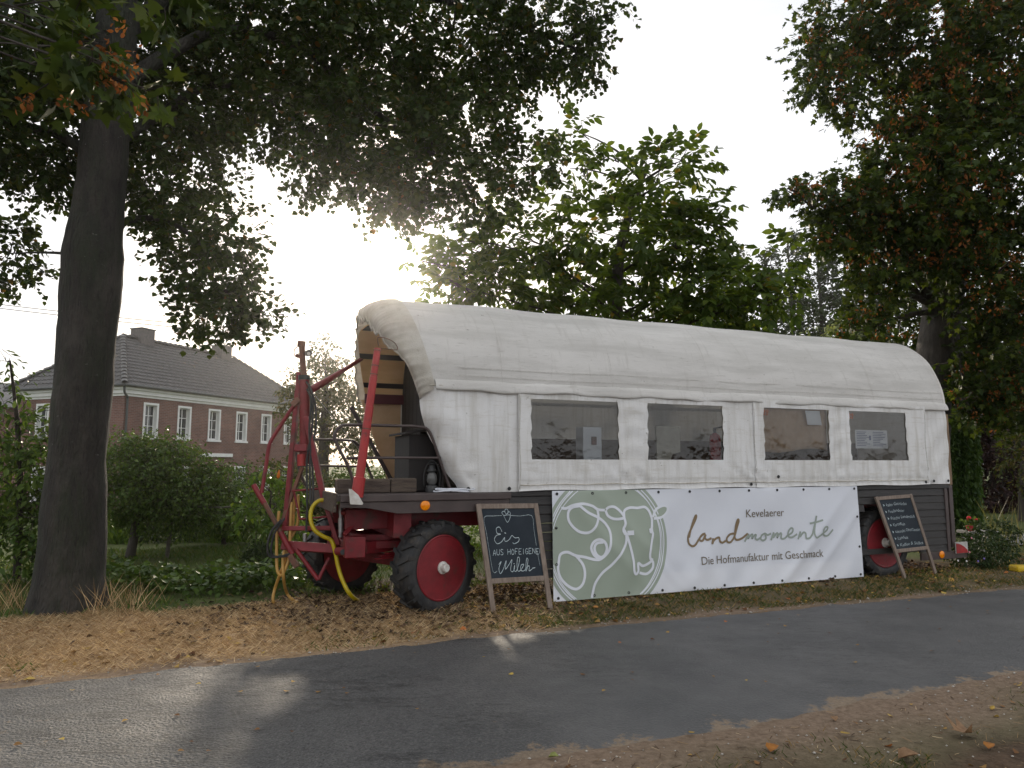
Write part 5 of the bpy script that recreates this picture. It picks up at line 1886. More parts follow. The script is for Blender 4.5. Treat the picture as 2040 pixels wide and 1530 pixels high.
# low garden wall and terrace in front of the house
wl1, wr1 = at(372, 1040, 22), at(560, 1034, 25)
zg = -0.62
lwall = empty('garden_wall', (wl1.x, wl1.y, zg), 0, 'low brick garden wall with pale coping in front of the farm house', 'wall')
MB().bar(Vector((wl1.x, wl1.y, zg + 0.15)), Vector((wr1.x, wr1.y, zg + 0.15)), 0.24, 0.32).build('brickwork', M_BRICK, lwall)
MB().bar(Vector((wl1.x, wl1.y, zg + 0.34)), Vector((wr1.x, wr1.y, zg + 0.34)), 0.32, 0.06).build('coping', mat('coping_stone', (0.55, 0.54, 0.51), 0.8), lwall)
# overhead wires and their poles
M_WIRE = mat('power_cable', (0.02, 0.02, 0.022), 0.5)
M_POLE = mat('pole_wood', (0.10, 0.08, 0.065), 0.8, (0.14, 0.11, 0.09), 5)
pl, pr = at(-260, 600, 46), at(1560, 700, 62)
for nm, (a, b) in (('the far left picture edge', (pl, pl)), ('the walnut tree', (pr, pr))):
    u = empty('utility_pole', (a.x, a.y, -0.8), 0, 'wooden utility pole beyond ' + nm, 'utility pole')
    MB().tube([(0, 0, 0), (0, 0, a.z + 1.4)], [0.16, 0.11], 10).build('pole', M_POLE, u, local=True, smooth='auto')
    MB().box(-0.9, 0.9, -0.06, 0.06, a.z + 0.8, a.z + 0.92).build('crossarm', M_POLE, u, local=True)
for (ya, yb, sx, lab) in ((608, 790, 0.0, 'upper overhead power cable crossing above the farm house'), (615, 800, 0.8, 'lower overhead power cable crossing above the farm house')):
    a, b = Vector((pl.x + sx, pl.y, pl.z + 0.9 - sx * 0.45)), Vector((pr.x + sx, pr.y, pr.z + 0.9 - sx * 0.5))
    pts = [a.lerp(b, s) - Vector((0, 0, 4 * 1.6 * s * (1 - s))) for s in np.linspace(0, 1, 40)]
    tag(MB().tube(pts, 0.026, 5).build('power_cable', M_WIRE, None, smooth=True), lab, 'cable')

# ------------------------------------------------------------------ trees, shrubs and plants
G1 = [(0.0, (0.020, 0.040, 0.010)), (0.5, (0.035, 0.065, 0.015)), (0.8, (0.055, 0.085, 0.02)), (1.0, (0.08, 0.10, 0.022))]
L_LINDEN = leafmat('linden_leaf', [(0.0, (0.022, 0.042, 0.010)), (0.55, (0.040, 0.068, 0.016)), (0.97, (0.060, 0.078, 0.018)), (0.985, (0.10, 0.08, 0.02)), (1.0, (0.16, 0.085, 0.02))], 0.34)
L_MAPLE = leafmat('maple_leaf', [(0.0, (0.022, 0.040, 0.009)), (0.6, (0.050, 0.080, 0.015)), (1.0, (0.095, 0.12, 0.02))], 0.36)
L_SAMARA = leafmat('maple_samara', [(0.0, (0.17, 0.06, 0.016)), (0.5, (0.27, 0.10, 0.028)), (1.0, (0.38, 0.17, 0.05))], 0.40, 0.7, (1.2, 1.0, 0.7))
L_WALNUT = leafmat('walnut_leaf', [(0.0, (0.040, 0.070, 0.014)), (0.6, (0.072, 0.115, 0.022)), (0.975, (0.11, 0.15, 0.03)), (1.0, (0.2, 0.14, 0.02))], 0.5, 0.45, (1.35, 1.3, 0.45))
L_POPLAR = leafmat('poplar_leaf', [(0.0, (0.020, 0.038, 0.010)), (1.0, (0.055, 0.08, 0.024))], 0.3, 0.7)
L_OAK = leafmat('mixed_tree_leaf', [(0.0, (0.045, 0.060, 0.018)), (0.7, (0.085, 0.095, 0.03)), (1.0, (0.16, 0.12, 0.04))], 0.38)
L_SHRUB = leafmat('shrub_leaf', [(0.0, (0.045, 0.085, 0.018)), (0.6, (0.085, 0.14, 0.030)), (1.0, (0.14, 0.20, 0.05))], 0.34, 0.38)
L_PEACH = leafmat('peach_leaf', [(0.0, (0.07, 0.13, 0.025)), (0.7, (0.12, 0.20, 0.04)), (1.0, (0.18, 0.25, 0.05))], 0.38, 0.4)
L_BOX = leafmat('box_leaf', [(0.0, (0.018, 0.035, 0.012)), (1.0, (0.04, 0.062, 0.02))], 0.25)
L_WILLOW = leafmat('willow_leaf', [(0.0, (0.028, 0.060, 0.014)), (1.0, (0.07, 0.12, 0.028))], 0.3)
L_COPPER = leafmat('copper_leaf', [(0.0, (0.022, 0.012, 0.014)), (0.8, (0.045, 0.022, 0.022)), (1.0, (0.07, 0.045, 0.02))], 0.25)
L_PALE = leafmat('pale_leaf', [(0.0, (0.12, 0.16, 0.06)), (1.0, (0.24, 0.27, 0.12))], 0.4)
M_BARK = mat('linden_bark', (0.015, 0.013, 0.011), 0.9, (0.040, 0.034, 0.028), 3.5, 8, stretch=(3, 3, 0.7), bump=1.0, bscale=16, col3=(0.022, 0.028, 0.014), n3=1.2, lo3=0.45, hi3=0.65)
for q_ in ((7.0, (1, 1, 2.2), 0.67, 0.70, (0.16, 0.17, 0.15)), (16.0, (1, 1, 1.8), 0.70, 0.73, (0.20, 0.21, 0.19)), (26.0, (1, 1, 5.0), 0.60, 0.68, (0.006, 0.005, 0.004)), (9.0, (4, 4, 0.5), 0.58, 0.66, (0.007, 0.006, 0.005)), (1.6, (1, 1, 0.6), 0.52, 0.66, (0.055, 0.048, 0.040))):
    layer(M_BARK, *q_)
for nd_ in M_BARK.node_tree.nodes:
    if nd_.type == 'BUMP':
        nd_.inputs['Distance'].default_value = 0.06
M_BARK2 = mat('maple_bark', (0.045, 0.037, 0.031), 0.9, (0.09, 0.078, 0.066), 4, 8, stretch=(3, 3, 0.8), bump=0.9, bscale=18)
M_TWIG = mat('twig_bark', (0.03, 0.023, 0.018), 0.9, (0.05, 0.04, 0.03), 8)


def trunk_mesh(pts, radii, n=26, k=10, rough=0.05, flare=True):
    """rounded, slightly fluted trunk"""
    P = spline(pts, k)
    m = len(P)
    R = np.interp(np.linspace(0, 1, m), np.linspace(0, 1, len(radii)), radii)
    mb_ = MB()
    b0 = 0
    for i, p in enumerate(P):
        d = (P[min(i + 1, m - 1)] - P[max(i - 1, 0)]).normalized()
        s = d.cross(Vector((0, 1, 0))).normalized()
        u = d.cross(s)
        for j in range(n):
            a = 2 * math.pi * j / n
            v = s * math.cos(a) + u * math.sin(a)
            q = p + v * R[i]
            f = 1 + rough * (mnoise.noise(q * 2.2) + 0.6 * mnoise.noise(q * 5.5))
            if flare:
                f += 0.10 * math.exp(-i / (m * 0.045)) * math.sin(a * 5 + 1)
            mb_.v.append(p + v * R[i] * f)
    for i in range(m - 1):
        for j in range(n):
            j2 = (j + 1) % n
            mb_.f.append((i * n + j, i * n + j2, (i + 1) * n + j2, (i + 1) * n + j))
    mb_.f.append(tuple(range((m - 1) * n, m * n)))
    return mb_, P


def leaf_area(size, Y, tmpl_area=0.5):
    return (size * F_PX / Y) ** 2 * tmpl_area * 0.62


def plant(name, label, cat, base, clumps, lm, tmpl, size, layers, twl, nl, Yref, trunk=None, bark=M_TWIG, group=None, limb_r=0.03, twigs=True,
          tarea=0.5, down=0.35, extra=None, rough=0.05, shell=0.55, limb_from=0.35, crown_name='crown', mains=None):
    root = empty(name, tuple(base), 0, label, cat, group)
    tb = np.array(base)
    P = None
    if trunk:
        mb_, P = trunk_mesh([Vector(q) for q in trunk[0]], trunk[1], n=trunk[2] if len(trunk) > 2 else 14, rough=rough)
        root_t = mb_.build('trunk', bark, root, smooth=True)
        mbl = MB()
        cand = list(P[int(len(P) * limb_from):])
        for pts_, ra, rb in (mains or []):
            q = spline([Vector(p_) for p_ in pts_], 6)
            mbl.tube(q, [ra + (rb - ra) * (i / (len(q) - 1)) ** 0.8 for i in range(len(q))], 9)
            cand += q[3:]
        for c, r, w in clumps:
            c = Vector(c)
            st = min(cand, key=lambda q: (q - c).length + 1.2 * max(0.0, q.z - c.z + 0.35 * (q.xy - c.xy).length))
            limb(mbl, st, c, limb_r * (1.0 + 0.4 * random.random()), limb_r * 0.25, wob=0.16)
            for _ in range(3):
                d = Vector(rand_unit(1)[0])
                e_ = c + Vector((d.x * r[0], d.y * r[1], d.z * r[2])) * 0.8
                limb(mbl, c.lerp(st, 0.15 * random.random()), e_, limb_r * 0.35, limb_r * 0.1, n=5, k=4)
        mbl.build('branches', bark, root_t, smooth=True, kind='stuff')
    per = layers / (leaf_area(size, Yref, tarea) * nl)
    cs = [(c, r, w * per) for c, r, w in clumps]
    pos, ax, up, TW = sprays(cs, 1.0, twl, nl, down=down, shell=shell)
    sz = size * RNG.uniform(0.65, 1.2, len(pos))
    leaves(crown_name, pos, ax, up, sz, tmpl, lm, root, base=tb)
    if twigs:
        a = np.concatenate([q[0] for q in TW])
        b = np.concatenate([q[1] for q in TW])
        d = nrm(b - a)
        s = nrm(np.cross(d, np.array([0.3, 0.2, 1.0])))
        u = np.cross(d, s)
        r = 0.0035 + 0.0012 * size / 0.08
        V = np.stack([a + s * r, a - s * 0.5 * r + u * 0.87 * r, a - s * 0.5 * r - u * 0.87 * r, b], 1) - tb
        N_ = len(a)
        lo = (np.arange(N_)[:, None] * 4 + np.array([0, 1, 3, 1, 2, 3, 2, 0, 3])[None, :]).ravel()
        fastmesh('twigs', V.reshape(-1, 3), np.full(N_ * 3, 3), lo, M_TWIG, root, 'stuff')
    return root


def cl(px, py, Y, rx, ry, rd=None, f=1.0):
    c, r, w = pxclump(px, py, Y, rx, ry, rd)
    return (c, r, math.pi * rx * ry * f)


# big linden at the left
TY = 7.8
lb = at(132, 1226, TY)
lin_tr = [at(x, y, TY) for x, y in ((132, 1240), (137, 1195), (143, 1100), (155, 900), (172, 700), (186, 510), (196, 420), (212, 250), (228, 100), (250, -150), (262, -420))]
lin_r = [0.46, 0.37, 0.33, 0.285, 0.285, 0.315, 0.265, 0.25, 0.225, 0.17, 0.10]
LC = [cl(60, 60, 7.6, 150, 130, 1.2), cl(40, 240, 8.0, 150, 110, 1.2), cl(90, 325, 8.3, 110, 65, 0.8), cl(15, 505, 8.4, 50, 65, 0.4, 1.1), cl(-90, 180, 8, 150, 160, 1.0, 0.6),
      cl(250, 80, 9.2, 170, 140, 1.0), cl(330, 220, 9, 140, 110, 0.9), cl(340, 340, 9, 125, 85, 0.8), cl(420, 160, 9.4, 110, 120, 0.9),
      cl(395, 455, 8.6, 110, 60, 0.6), cl(430, 540, 8.5, 90, 60, 0.5, 1.1), cl(420, 620, 8.4, 75, 48, 0.35, 1.1), cl(490, 600, 8.4, 45, 38, 0.3), cl(530, 625, 8.4, 22, 14, 0.2),
      cl(560, 80, 9, 180, 130, 1.1), cl(720, 110, 9, 180, 140, 1.1), cl(900, 70, 9, 190, 120, 1.1), cl(1070, 50, 9, 130, 80, 0.9), cl(1150, 110, 8.8, 60, 55, 0.5), cl(1185, 30, 8.8, 40, 30, 0.4),
      cl(600, 225, 8.8, 100, 75, 0.7), cl(615, 335, 8.5, 36, 58, 0.35), cl(740, 250, 8.8, 140, 95, 0.8), cl(765, 365, 8.5, 70, 55, 0.5), cl(860, 330, 8.8, 115, 70, 0.7),
      cl(930, 240, 8.8, 100, 70, 0.7), cl(950, 385, 8.7, 80, 48, 0.5), cl(1050, 320, 9.3, 68, 48, 0.5), cl(1000, 160, 9, 85, 50, 0.6), cl(1090, 152, 9, 38, 12, 0.2), cl(1225, 20, 8.8, 22, 10, 0.2),
      cl(500, 250, 8.9, 70, 50, 0.6), cl(320, 400, 8.6, 70, 50, 0.6), cl(690, 330, 8.8, 60, 45, 0.5), cl(820, 400, 8.6, 60, 40, 0.4), cl(500, 0, 9, 200, 80, 1.0), cl(300, -200, 9, 330, 160, 2.0, 0.45), cl(800, -180, 9, 330, 150, 1.8, 0.45), cl(200, -480, 9, 300, 160, 2.0, 0.35), cl(-150, -100, 8.5, 200, 200, 1.5, 0.4)]
LM = [([at(218, 190, 7.8), at(330, 110, 8.2), at(450, 60, 8.6), at(600, 95, 8.9), at(720, 200, 9), at(850, 300, 8.9)], 0.10, 0.03),
      ([at(230, 90, 7.8), at(330, 0, 8.3), at(520, -60, 8.8), at(800, -20, 9), at(1000, 40, 9), at(1130, 90, 8.9)], 0.12, 0.02),
      ([at(208, 300, 7.8), at(300, 240, 8.4), at(420, 170, 8.9), at(520, 190, 8.9), at(600, 250, 8.7)], 0.08, 0.02),
      ([at(192, 480, 7.8), at(255, 440, 8.1), at(330, 440, 8.4), at(400, 490, 8.5), at(430, 580, 8.45)], 0.055, 0.015),
      ([at(205, 330, 7.8), at(120, 270, 7.8), at(40, 250, 8), at(-60, 230, 8)], 0.08, 0.02),
      ([at(235, 40, 7.8), at(140, -60, 7.8), at(0, -100, 7.9)], 0.09, 0.03)]
plant('linden_tree', 'big linden tree with a thick smooth trunk and wide dark crown', 'tree', lb, LC, L_LINDEN, T_HEART, 0.072, 2.9, 0.32, 10, 9.0, (lin_tr, lin_r, 32), M_BARK, limb_r=0.026, rough=0.065, limb_from=0.5, mains=LM)
# stub and burl on the trunk
# maple branch hanging in from a tree beside the camera
mbp = Vector((-5.6, 1.2, 0))
MC = [cl(150, 45, 4.2, 120, 50, 0.35), cl(240, 140, 4.2, 62, 52, 0.25), cl(100, 140, 4.0, 60, 46, 0.25), cl(285, 175, 4.2, 26, 34, 0.15), cl(180, 100, 4.2, 90, 50, 0.3), cl(0, -60, 4.2, 200, 90, 0.5, 0.6), cl(230, -80, 4.2, 160, 90, 0.5, 0.6)]
for q_, r_ in (((-5.0, 1.5, 6.2), 2.2), ((-3.2, 0.2, 6.6), 2.2), ((-6.5, -0.5, 6.0), 2.2), ((-4.4, -2.0, 6.3), 2.4), ((-2.6, 2.2, 7.2), 1.6), ((-7.5, 2.5, 6.0), 2.0), ((-6.5, 4.5, 6.4), 1.6), ((-2.0, -2.4, 6.8), 2.0)):  # unseen crown clumps, extended overhead to darken the light on the trunk
    MC.append((q_, (r_, r_, r_ * 0.75), 60000))
mtr = [mbp, mbp + Vector((0.05, 0.1, 1.5)), mbp + Vector((0.3, 0.4, 3.2)), mbp + Vector((0.5, 0.8, 5.0)), mbp + Vector((0.5, 1.0, 7.0))]
mp_root = plant('maple_tree', 'maple tree beside the road whose seed-hung twigs hang into the upper left corner', 'tree', mbp, MC, L_MAPLE, T_MAPLE, 0.125, 2.2, 0.26, 6, 4.2, (mtr, [0.26, 0.21, 0.18, 0.14, 0.08], 16), M_BARK2, limb_r=0.02, tarea=0.52, limb_from=0.6)


def samaras(root, pts, n, size, spread, base):
    P, A, Uv = [], [], []
    for p in pts:
        q = np.array(p)[None, :] + RNG.normal(size=(n, 3)) * np.array([spread, spread, spread * 1.1])
        P.append(q)
        A.append(nrm(RNG.normal(size=(n, 3)) * 0.7 + np.array([0, 0, -0.8])))
        Uv.append(rand_unit(n))
    P, A, Uv = np.concatenate(P), np.concatenate(A), np.concatenate(Uv)
    leaves('seed_clusters', P, A, Uv, size * RNG.uniform(0.7, 1.2, len(P)), T_LANCE, L_SAMARA, root, base=np.array(base))


samaras(mp_root, [at(px, py, 4.05) for px, py in ((238, 48), (208, 92), (232, 128), (205, 150), (258, 120), (240, 165), (225, 170), (282, 210), (170, 205), (132, 210), (55, 195), (50, 205), (168, 60), (215, 140), (262, 145))], 12, 0.042, 0.026, mbp)

# maple behind the wagon's tail, full of brown seed clusters
RMB = at(1838, 1085, 14.3)
RMB.z = 0
rtr = [RMB] + [at(x, y, 14.3) for x, y in ((1846, 900), (1853, 790), (1867, 690), (1883, 580), (1898, 450), (1906, 300), (1902, 100), (1890, -120))]
RC = [cl(1700, 50, 12.5, 95, 75, 0.9), cl(1660, 150, 12.3, 58, 55, 0.6), cl(1612, 95, 12.3, 26, 34, 0.3), cl(1690, 205, 12.2, 38, 34, 0.4), cl(1850, 70, 12.5, 150, 110, 1.2), cl(2000, 110, 12.5, 130, 130, 1.2), cl(1890, 200, 12.4, 130, 85, 1.0),
      cl(1800, 300, 12.5, 85, 70, 0.9), cl(1635, 385, 12.3, 70, 34, 0.5), cl(1570, 375, 12.2, 26, 14, 0.25), cl(1700, 420, 12.4, 85, 60, 0.7), cl(1650, 455, 12.4, 45, 38, 0.4), cl(1850, 380, 12.2, 140, 110, 1.1), cl(2000, 330, 12.3, 120, 150, 1.2),
      cl(1770, 500, 12.6, 72, 70, 0.7), cl(1890, 480, 12.3, 100, 58, 0.9), cl(1735, 590, 13, 42, 58, 0.5), cl(1720, 660, 13.5, 40, 28, 0.4), cl(1790, 640, 15.5, 60, 60, 0.7), cl(1990, 540, 12.6, 110, 110, 1.0), cl(2020, 680, 13, 80, 80, 0.9), cl(1965, 740, 13.2, 55, 70, 0.7),
      cl(1920, 800, 13.2, 34, 30, 0.35), cl(1985, 815, 13.4, 55, 32, 0.5), cl(2040, 790, 13.4, 60, 55, 0.6), cl(1900, 560, 16, 120, 110, 1.0, 0.7), cl(1950, 680, 15.5, 70, 80, 0.9, 0.8), cl(1850, -120, 13, 260, 110, 1.6, 0.4), cl(2180, 200, 13, 150, 260, 1.6, 0.4), cl(2150, 550, 13, 120, 160, 1.4, 0.4)]
rm_root = plant('maple_tree', 'broad maple full of brown seed clusters behind the wagon tail', 'tree', RMB, RC, L_MAPLE, T_MAPLE, 0.118, 4.2, 0.42, 8, 12.4, (rtr, [0.50, 0.40, 0.38, 0.37, 0.36, 0.33, 0.28, 0.2, 0.1], 24), M_BARK2, limb_r=0.07, tarea=0.52, limb_from=0.45)
spts = []
for c, r, w in RC[:26]:
    for _ in range(max(3, int(w / 900))):
        d = rand_unit(1)[0]
        if d[1] > 0.35:
            d[1] = -d[1]
        spts.append(np.array(c) + d * np.array(r) * RNG.uniform(0.75, 1.05) + np.array([0, 0, -0.05]))
samaras(rm_root, spts, 13, 0.075, 0.07, RMB)

# walnut behind the wagon roof
WB_ = at(1240, 1000, 13.4)
WB_.z = 0
wtr = [WB_] + [at(x, y, 13.3) for x, y in ((1238, 850), (1235, 720), (1228, 620), (1235, 500), (1262, 400), (1290, 330))]
WCL = [cl(1148, 262, 12.8, 20, 34, 0.25), cl(1135, 335, 12.8, 62, 50, 0.5), cl(1215, 310, 12.8, 24, 14, 0.2), cl(1320, 360, 12.8, 85, 62, 0.7), cl(1360, 320, 12.8, 50, 30, 0.4), cl(1405, 420, 12.8, 35, 45, 0.4), cl(1250, 470, 12.8, 165, 90, 1.0), cl(1380, 480, 12.8, 55, 50, 0.5),
       cl(1040, 470, 12.6, 85, 70, 0.7), cl(940, 520, 12.6, 72, 60, 0.6), cl(900, 480, 12.6, 34, 26, 0.3), cl(870, 560, 12.5, 30, 20, 0.25), cl(840, 520, 12.5, 20, 14, 0.2), cl(1000, 575, 12.8, 130, 55, 0.9), cl(1190, 580, 13.2, 180, 62, 1.1), cl(1390, 565, 12.8, 105, 70, 0.8), cl(1500, 580, 12.4, 80, 48, 0.6), cl(1560, 530, 12.3, 30, 40, 0.3), cl(1585, 590, 12.3, 24, 24, 0.25),
       cl(1430, 620, 12.8, 110, 40, 0.7), cl(1250, 640, 13, 250, 45, 0.9, 0.8), cl(1250, 780, 13.5, 250, 100, 1.0, 0.35)]


def compound(clumps, layers, size, Yref, name, label, base, trunk, lm, limb_r):
    root = empty(name, tuple(base), 0, label, 'tree')
    mb_, P = trunk_mesh([Vector(q) for q in trunk[0]], trunk[1], n=14)
    rt = mb_.build('trunk', M_BARK2, root, smooth=True)
    mbl = MB()
    for c, r, w in clumps:
        c = Vector(c)
        st = min(P[int(len(P) * 0.3):], key=lambda q: (q - c).length + 1.5 * max(0.0, q.z - c.z + 0.3 * (q.xy - c.xy).length))
        limb(mbl, st, c, limb_r, limb_r * 0.2, wob=0.18)
        for _ in range(4):
            d = Vector(rand_unit(1)[0])
            limb(mbl, c.lerp(st, 0.3 * random.random()), c + Vector((d.x * r[0], d.y * r[1], abs(d.z) * r[2])) * 0.9, limb_r * 0.35, limb_r * 0.1, n=5, k=4)
    mbl.build('branches', M_TWIG, rt, smooth=True, kind='stuff')
    P_, A_, U_, S_ = [], [], [], []
    NLf = 7
    for c, r, w in clumps:
        n = max(3, int(w * layers / (leaf_area(size, Yref, 0.36) * NLf)))
        d = rand_unit(n)
        rad = RNG.uniform(0, 1, n) ** (1 / 3.0)
        p0 = np.array(c) + d * np.array(r) * rad[:, None]
        dr = nrm(d * 0.8 + rand_unit(n) * 0.6 + np.array([0, 0, 0.1]))
        L = RNG.uniform(0.28, 0.45, n)
        side = nrm(np.cross(dr, np.array([0, 0, 1.0]) + rand_unit(n) * 0.3))
        upv = np.cross(side, dr)
        for j in range(NLf):
            if j == NLf - 1:
                f, sd = 1.0, 0.0
            else:
                f, sd = 0.3 + 0.3 * (j // 2), (1 if j % 2 else -1)
            drop = np.array([0, 0, -0.22]) * f * f
            P_.append(p0 + (dr * f + drop) * L[:, None])
            A_.append(nrm(dr * (0.55 if sd else 1.0) + side * sd * 0.9 + np.array([0, 0, -0.30 - 0.3 * f]) + rand_unit(n) * 0.15))
            U_.append(nrm(upv + rand_unit(n) * 0.35))
            S_.append(size * RNG.uniform(0.7, 1.1, n) * (0.8 + 0.3 * f))
    leaves('crown', np.concatenate(P_), np.concatenate(A_), np.concatenate(U_), np.concatenate(S_), T_LANCE, lm, root, base=np.array(base))
    return root


compound(WCL, 3.9, 0.20, 12.8, 'walnut_tree', 'green walnut tree with large drooping leaves rising behind the wagon roof', WB_, (wtr, [0.2, 0.17, 0.14, 0.12, 0.1, 0.07, 0.04]), L_WALNUT, 0.035)

# poplars far behind
POP = [(1432, 478, 26, 60, 'leftmost slim poplar of the row, beside the walnut crown'), (1468, 486, 22, 62, 'short slim poplar second from the walnut in the row'), (1540, 486, 34, 58, 'poplar third from the walnut, paler at its top'),
       (1590, 456, 36, 60, 'tall poplar in the middle of the far row'), (1650, 446, 38, 61, 'tallest poplar of the far row, before the maple branches'), (1705, 470, 34, 63, 'poplar of the far row half behind the maple'), (1755, 480, 34, 62, 'rightmost poplar of the row, mostly hidden by the maple')]
for px, top, rx_, Y, lab in POP:
    b = at(px, 950, Y)
    b.z = 0
    k = Y / F_PX
    zt = at(px, top, Y).z
    H_ = zt
    cs = []
    for i in range(7):
        s = (i + 0.4) / 7
        rr_ = rx_ * (0.95 if 0.1 < s < 0.75 else 0.6) * (1 - 0.35 * s)
        cs.append(cl(px + random.uniform(-5, 5), top + (924 - top) * (1 - s) * 0.92 + 12, Y, rr_, 38, rr_ * k, 0.55 if s < 0.45 else 1.1))
    plant('poplar_tree', lab, 'tree', b, cs, L_POPLAR, T_QUAD, 0.42, 5.0, 0.9, 6, Y, ([b, b + Vector((0.1, 0, H_ * 0.5)), b + Vector((0, 0, H_ * 0.95))], [0.32, 0.2, 0.05], 8), M_TWIG, 'poplars in a row behind the wagon', limb_r=0.06, twigs=False, tarea=0.3, down=-0.5)

# tree beside the farm house, seen past the mast
b = at(645, 970, 31)
b.z = -0.8
plant('garden_tree', 'olive green tree with several stems between farm house and wagon hood', 'tree', b,
      [cl(648, 705, 31, 30, 34), cl(630, 760, 31, 55, 45), cl(680, 755, 31, 36, 50), cl(605, 800, 31, 48, 40), cl(655, 815, 31, 60, 48), cl(570, 790, 31, 14, 26), cl(700, 830, 31, 45, 60), cl(620, 860, 31, 45, 40, None, 0.7), cl(690, 890, 31, 50, 40, None, 0.6), cl(740, 850, 31, 30, 60)],
      L_OAK, T_QUAD, 0.19, 1.9, 0.5, 7, 31, ([b, at(645, 880, 31), at(650, 760, 31)], [0.3, 0.22, 0.08], 10), M_TWIG, limb_r=0.06, twigs=False, tarea=0.3)

# garden shrubs and small trees
def gpt(px, Y):
    p = at(px, 1000, Y)
    p.z = float(hground(p.x, p.y))
    return p


b = gpt(45, 9.6)
plant('cherry_shrub', 'loose green cherry bush left of and behind the big trunk', 'shrub', b,
      [cl(12, 720, 9.6, 24, 36, 0.3, 0.45), cl(30, 790, 9.6, 36, 30, 0.3, 0.6), cl(45, 860, 9.6, 52, 46, 0.4), cl(70, 830, 9.6, 30, 24, 0.3, 0.7), cl(40, 940, 9.6, 55, 50, 0.5), cl(95, 930, 9.8, 35, 70, 0.4), cl(35, 1030, 9.6, 55, 55, 0.5), cl(25, 1120, 9.6, 55, 60, 0.5), cl(-40, 950, 9.6, 50, 150, 0.5), cl(110, 1060, 9.8, 60, 90, 0.5)],
      L_SHRUB, T_LANCE, 0.105, 2.4, 0.35, 8, 9.6, ([b, at(40, 1000, 9.6), at(35, 850, 9.6), at(20, 720, 9.6)], [0.05, 0.04, 0.03, 0.012], 8), limb_r=0.014, tarea=0.36)
b = gpt(265, 12.2)
plant('apple_tree', 'small round leafy tree with short grey trunk in the garden', 'tree', b,
      [cl(255, 915, 12.6, 62, 50, 0.6), cl(310, 900, 12.8, 62, 40, 0.6), cl(350, 935, 12.6, 70, 48, 0.6), cl(280, 970, 12.2, 85, 50, 0.7), cl(370, 985, 12.4, 85, 46, 0.7), cl(230, 1000, 12.4, 50, 40, 0.5), cl(330, 1020, 12.4, 80, 35, 0.6), cl(420, 960, 12.8, 45, 40, 0.5)],
      L_SHRUB, T_QUAD, 0.075, 3.2, 0.28, 8, 12.4, ([b, at(268, 1060, 12.2), at(275, 990, 12.3), at(285, 930, 12.5)], [0.085, 0.065, 0.05, 0.03], 12), M_BARK2, limb_r=0.022, tarea=0.3)
b = gpt(450, 14.5)
plant('garden_shrub', 'wide glossy green bush between the small tree and the mast', 'shrub', b,
      [cl(430, 985, 14.5, 55, 42, 0.6), cl(470, 960, 15, 40, 30, 0.5), cl(400, 1020, 14, 60, 35, 0.6), cl(460, 1020, 14.5, 55, 35, 0.6), cl(520, 1000, 15, 40, 50, 0.6)],
      L_SHRUB, T_LANCE, 0.10, 2.8, 0.3, 8, 14.5, ([b, at(440, 1040, 14.5), at(440, 980, 14.5)], [0.05, 0.04, 0.02], 8), limb_r=0.018, tarea=0.36)
b = gpt(335, 15.5)
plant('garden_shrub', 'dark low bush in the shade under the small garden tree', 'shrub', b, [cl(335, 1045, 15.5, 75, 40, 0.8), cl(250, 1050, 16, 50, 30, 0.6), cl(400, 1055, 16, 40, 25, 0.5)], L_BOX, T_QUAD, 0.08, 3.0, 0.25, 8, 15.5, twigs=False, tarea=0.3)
b = gpt(535, 11.6)
plant('peach_shrub', 'bright green bush with long narrow leaves behind the hitch frame', 'shrub', b,
      [cl(520, 960, 11.6, 34, 28, 0.3), cl(555, 985, 11.6, 34, 40, 0.35), cl(520, 1015, 11.6, 40, 34, 0.35), cl(575, 1040, 11.6, 34, 44, 0.35), cl(545, 1065, 11.4, 40, 34, 0.35)],
      L_PEACH, T_LANCE, 0.12, 2.3, 0.3, 8, 11.6, ([b, at(535, 1060, 11.6), at(540, 980, 11.6)], [0.03, 0.025, 0.012], 7), limb_r=0.012, tarea=0.36, down=0.6)
b = gpt(590, 16.5)
plant('garden_shrub', 'yellowish bush in front of the house wall beside the mast', 'shrub', b, [cl(560, 940, 16.5, 40, 28, 0.5), cl(600, 965, 16.5, 40, 36, 0.5), cl(640, 990, 16.5, 40, 40, 0.5), cl(600, 1030, 16.5, 60, 40, 0.6)], L_OAK, T_QUAD, 0.09, 2.8, 0.3, 8, 16.5, twigs=False, tarea=0.3)
b = gpt(720, 17.5)
plant('garden_shrub', 'broad hedge-like bush seen over the wagon platform', 'shrub', b, [cl(680, 975, 17.5, 55, 35, 0.6), cl(750, 965, 17.5, 55, 35, 0.6), cl(820, 985, 17.5, 60, 35, 0.6), cl(720, 1030, 17, 90, 45, 0.7), cl(820, 1040, 17, 70, 40, 0.7)], L_SHRUB, T_QUAD, 0.10, 2.6, 0.3, 8, 17.5, twigs=False, tarea=0.3)
b = gpt(515, 10.6)
plant('box_bush', 'small dark clipped bush on the lawn beside the hitch', 'shrub', b, [cl(512, 1112, 10.6, 27, 32, 0.22)], L_BOX, T_QUAD, 0.035, 3.6, 0.08, 8, 10.6, twigs=False, tarea=0.3)
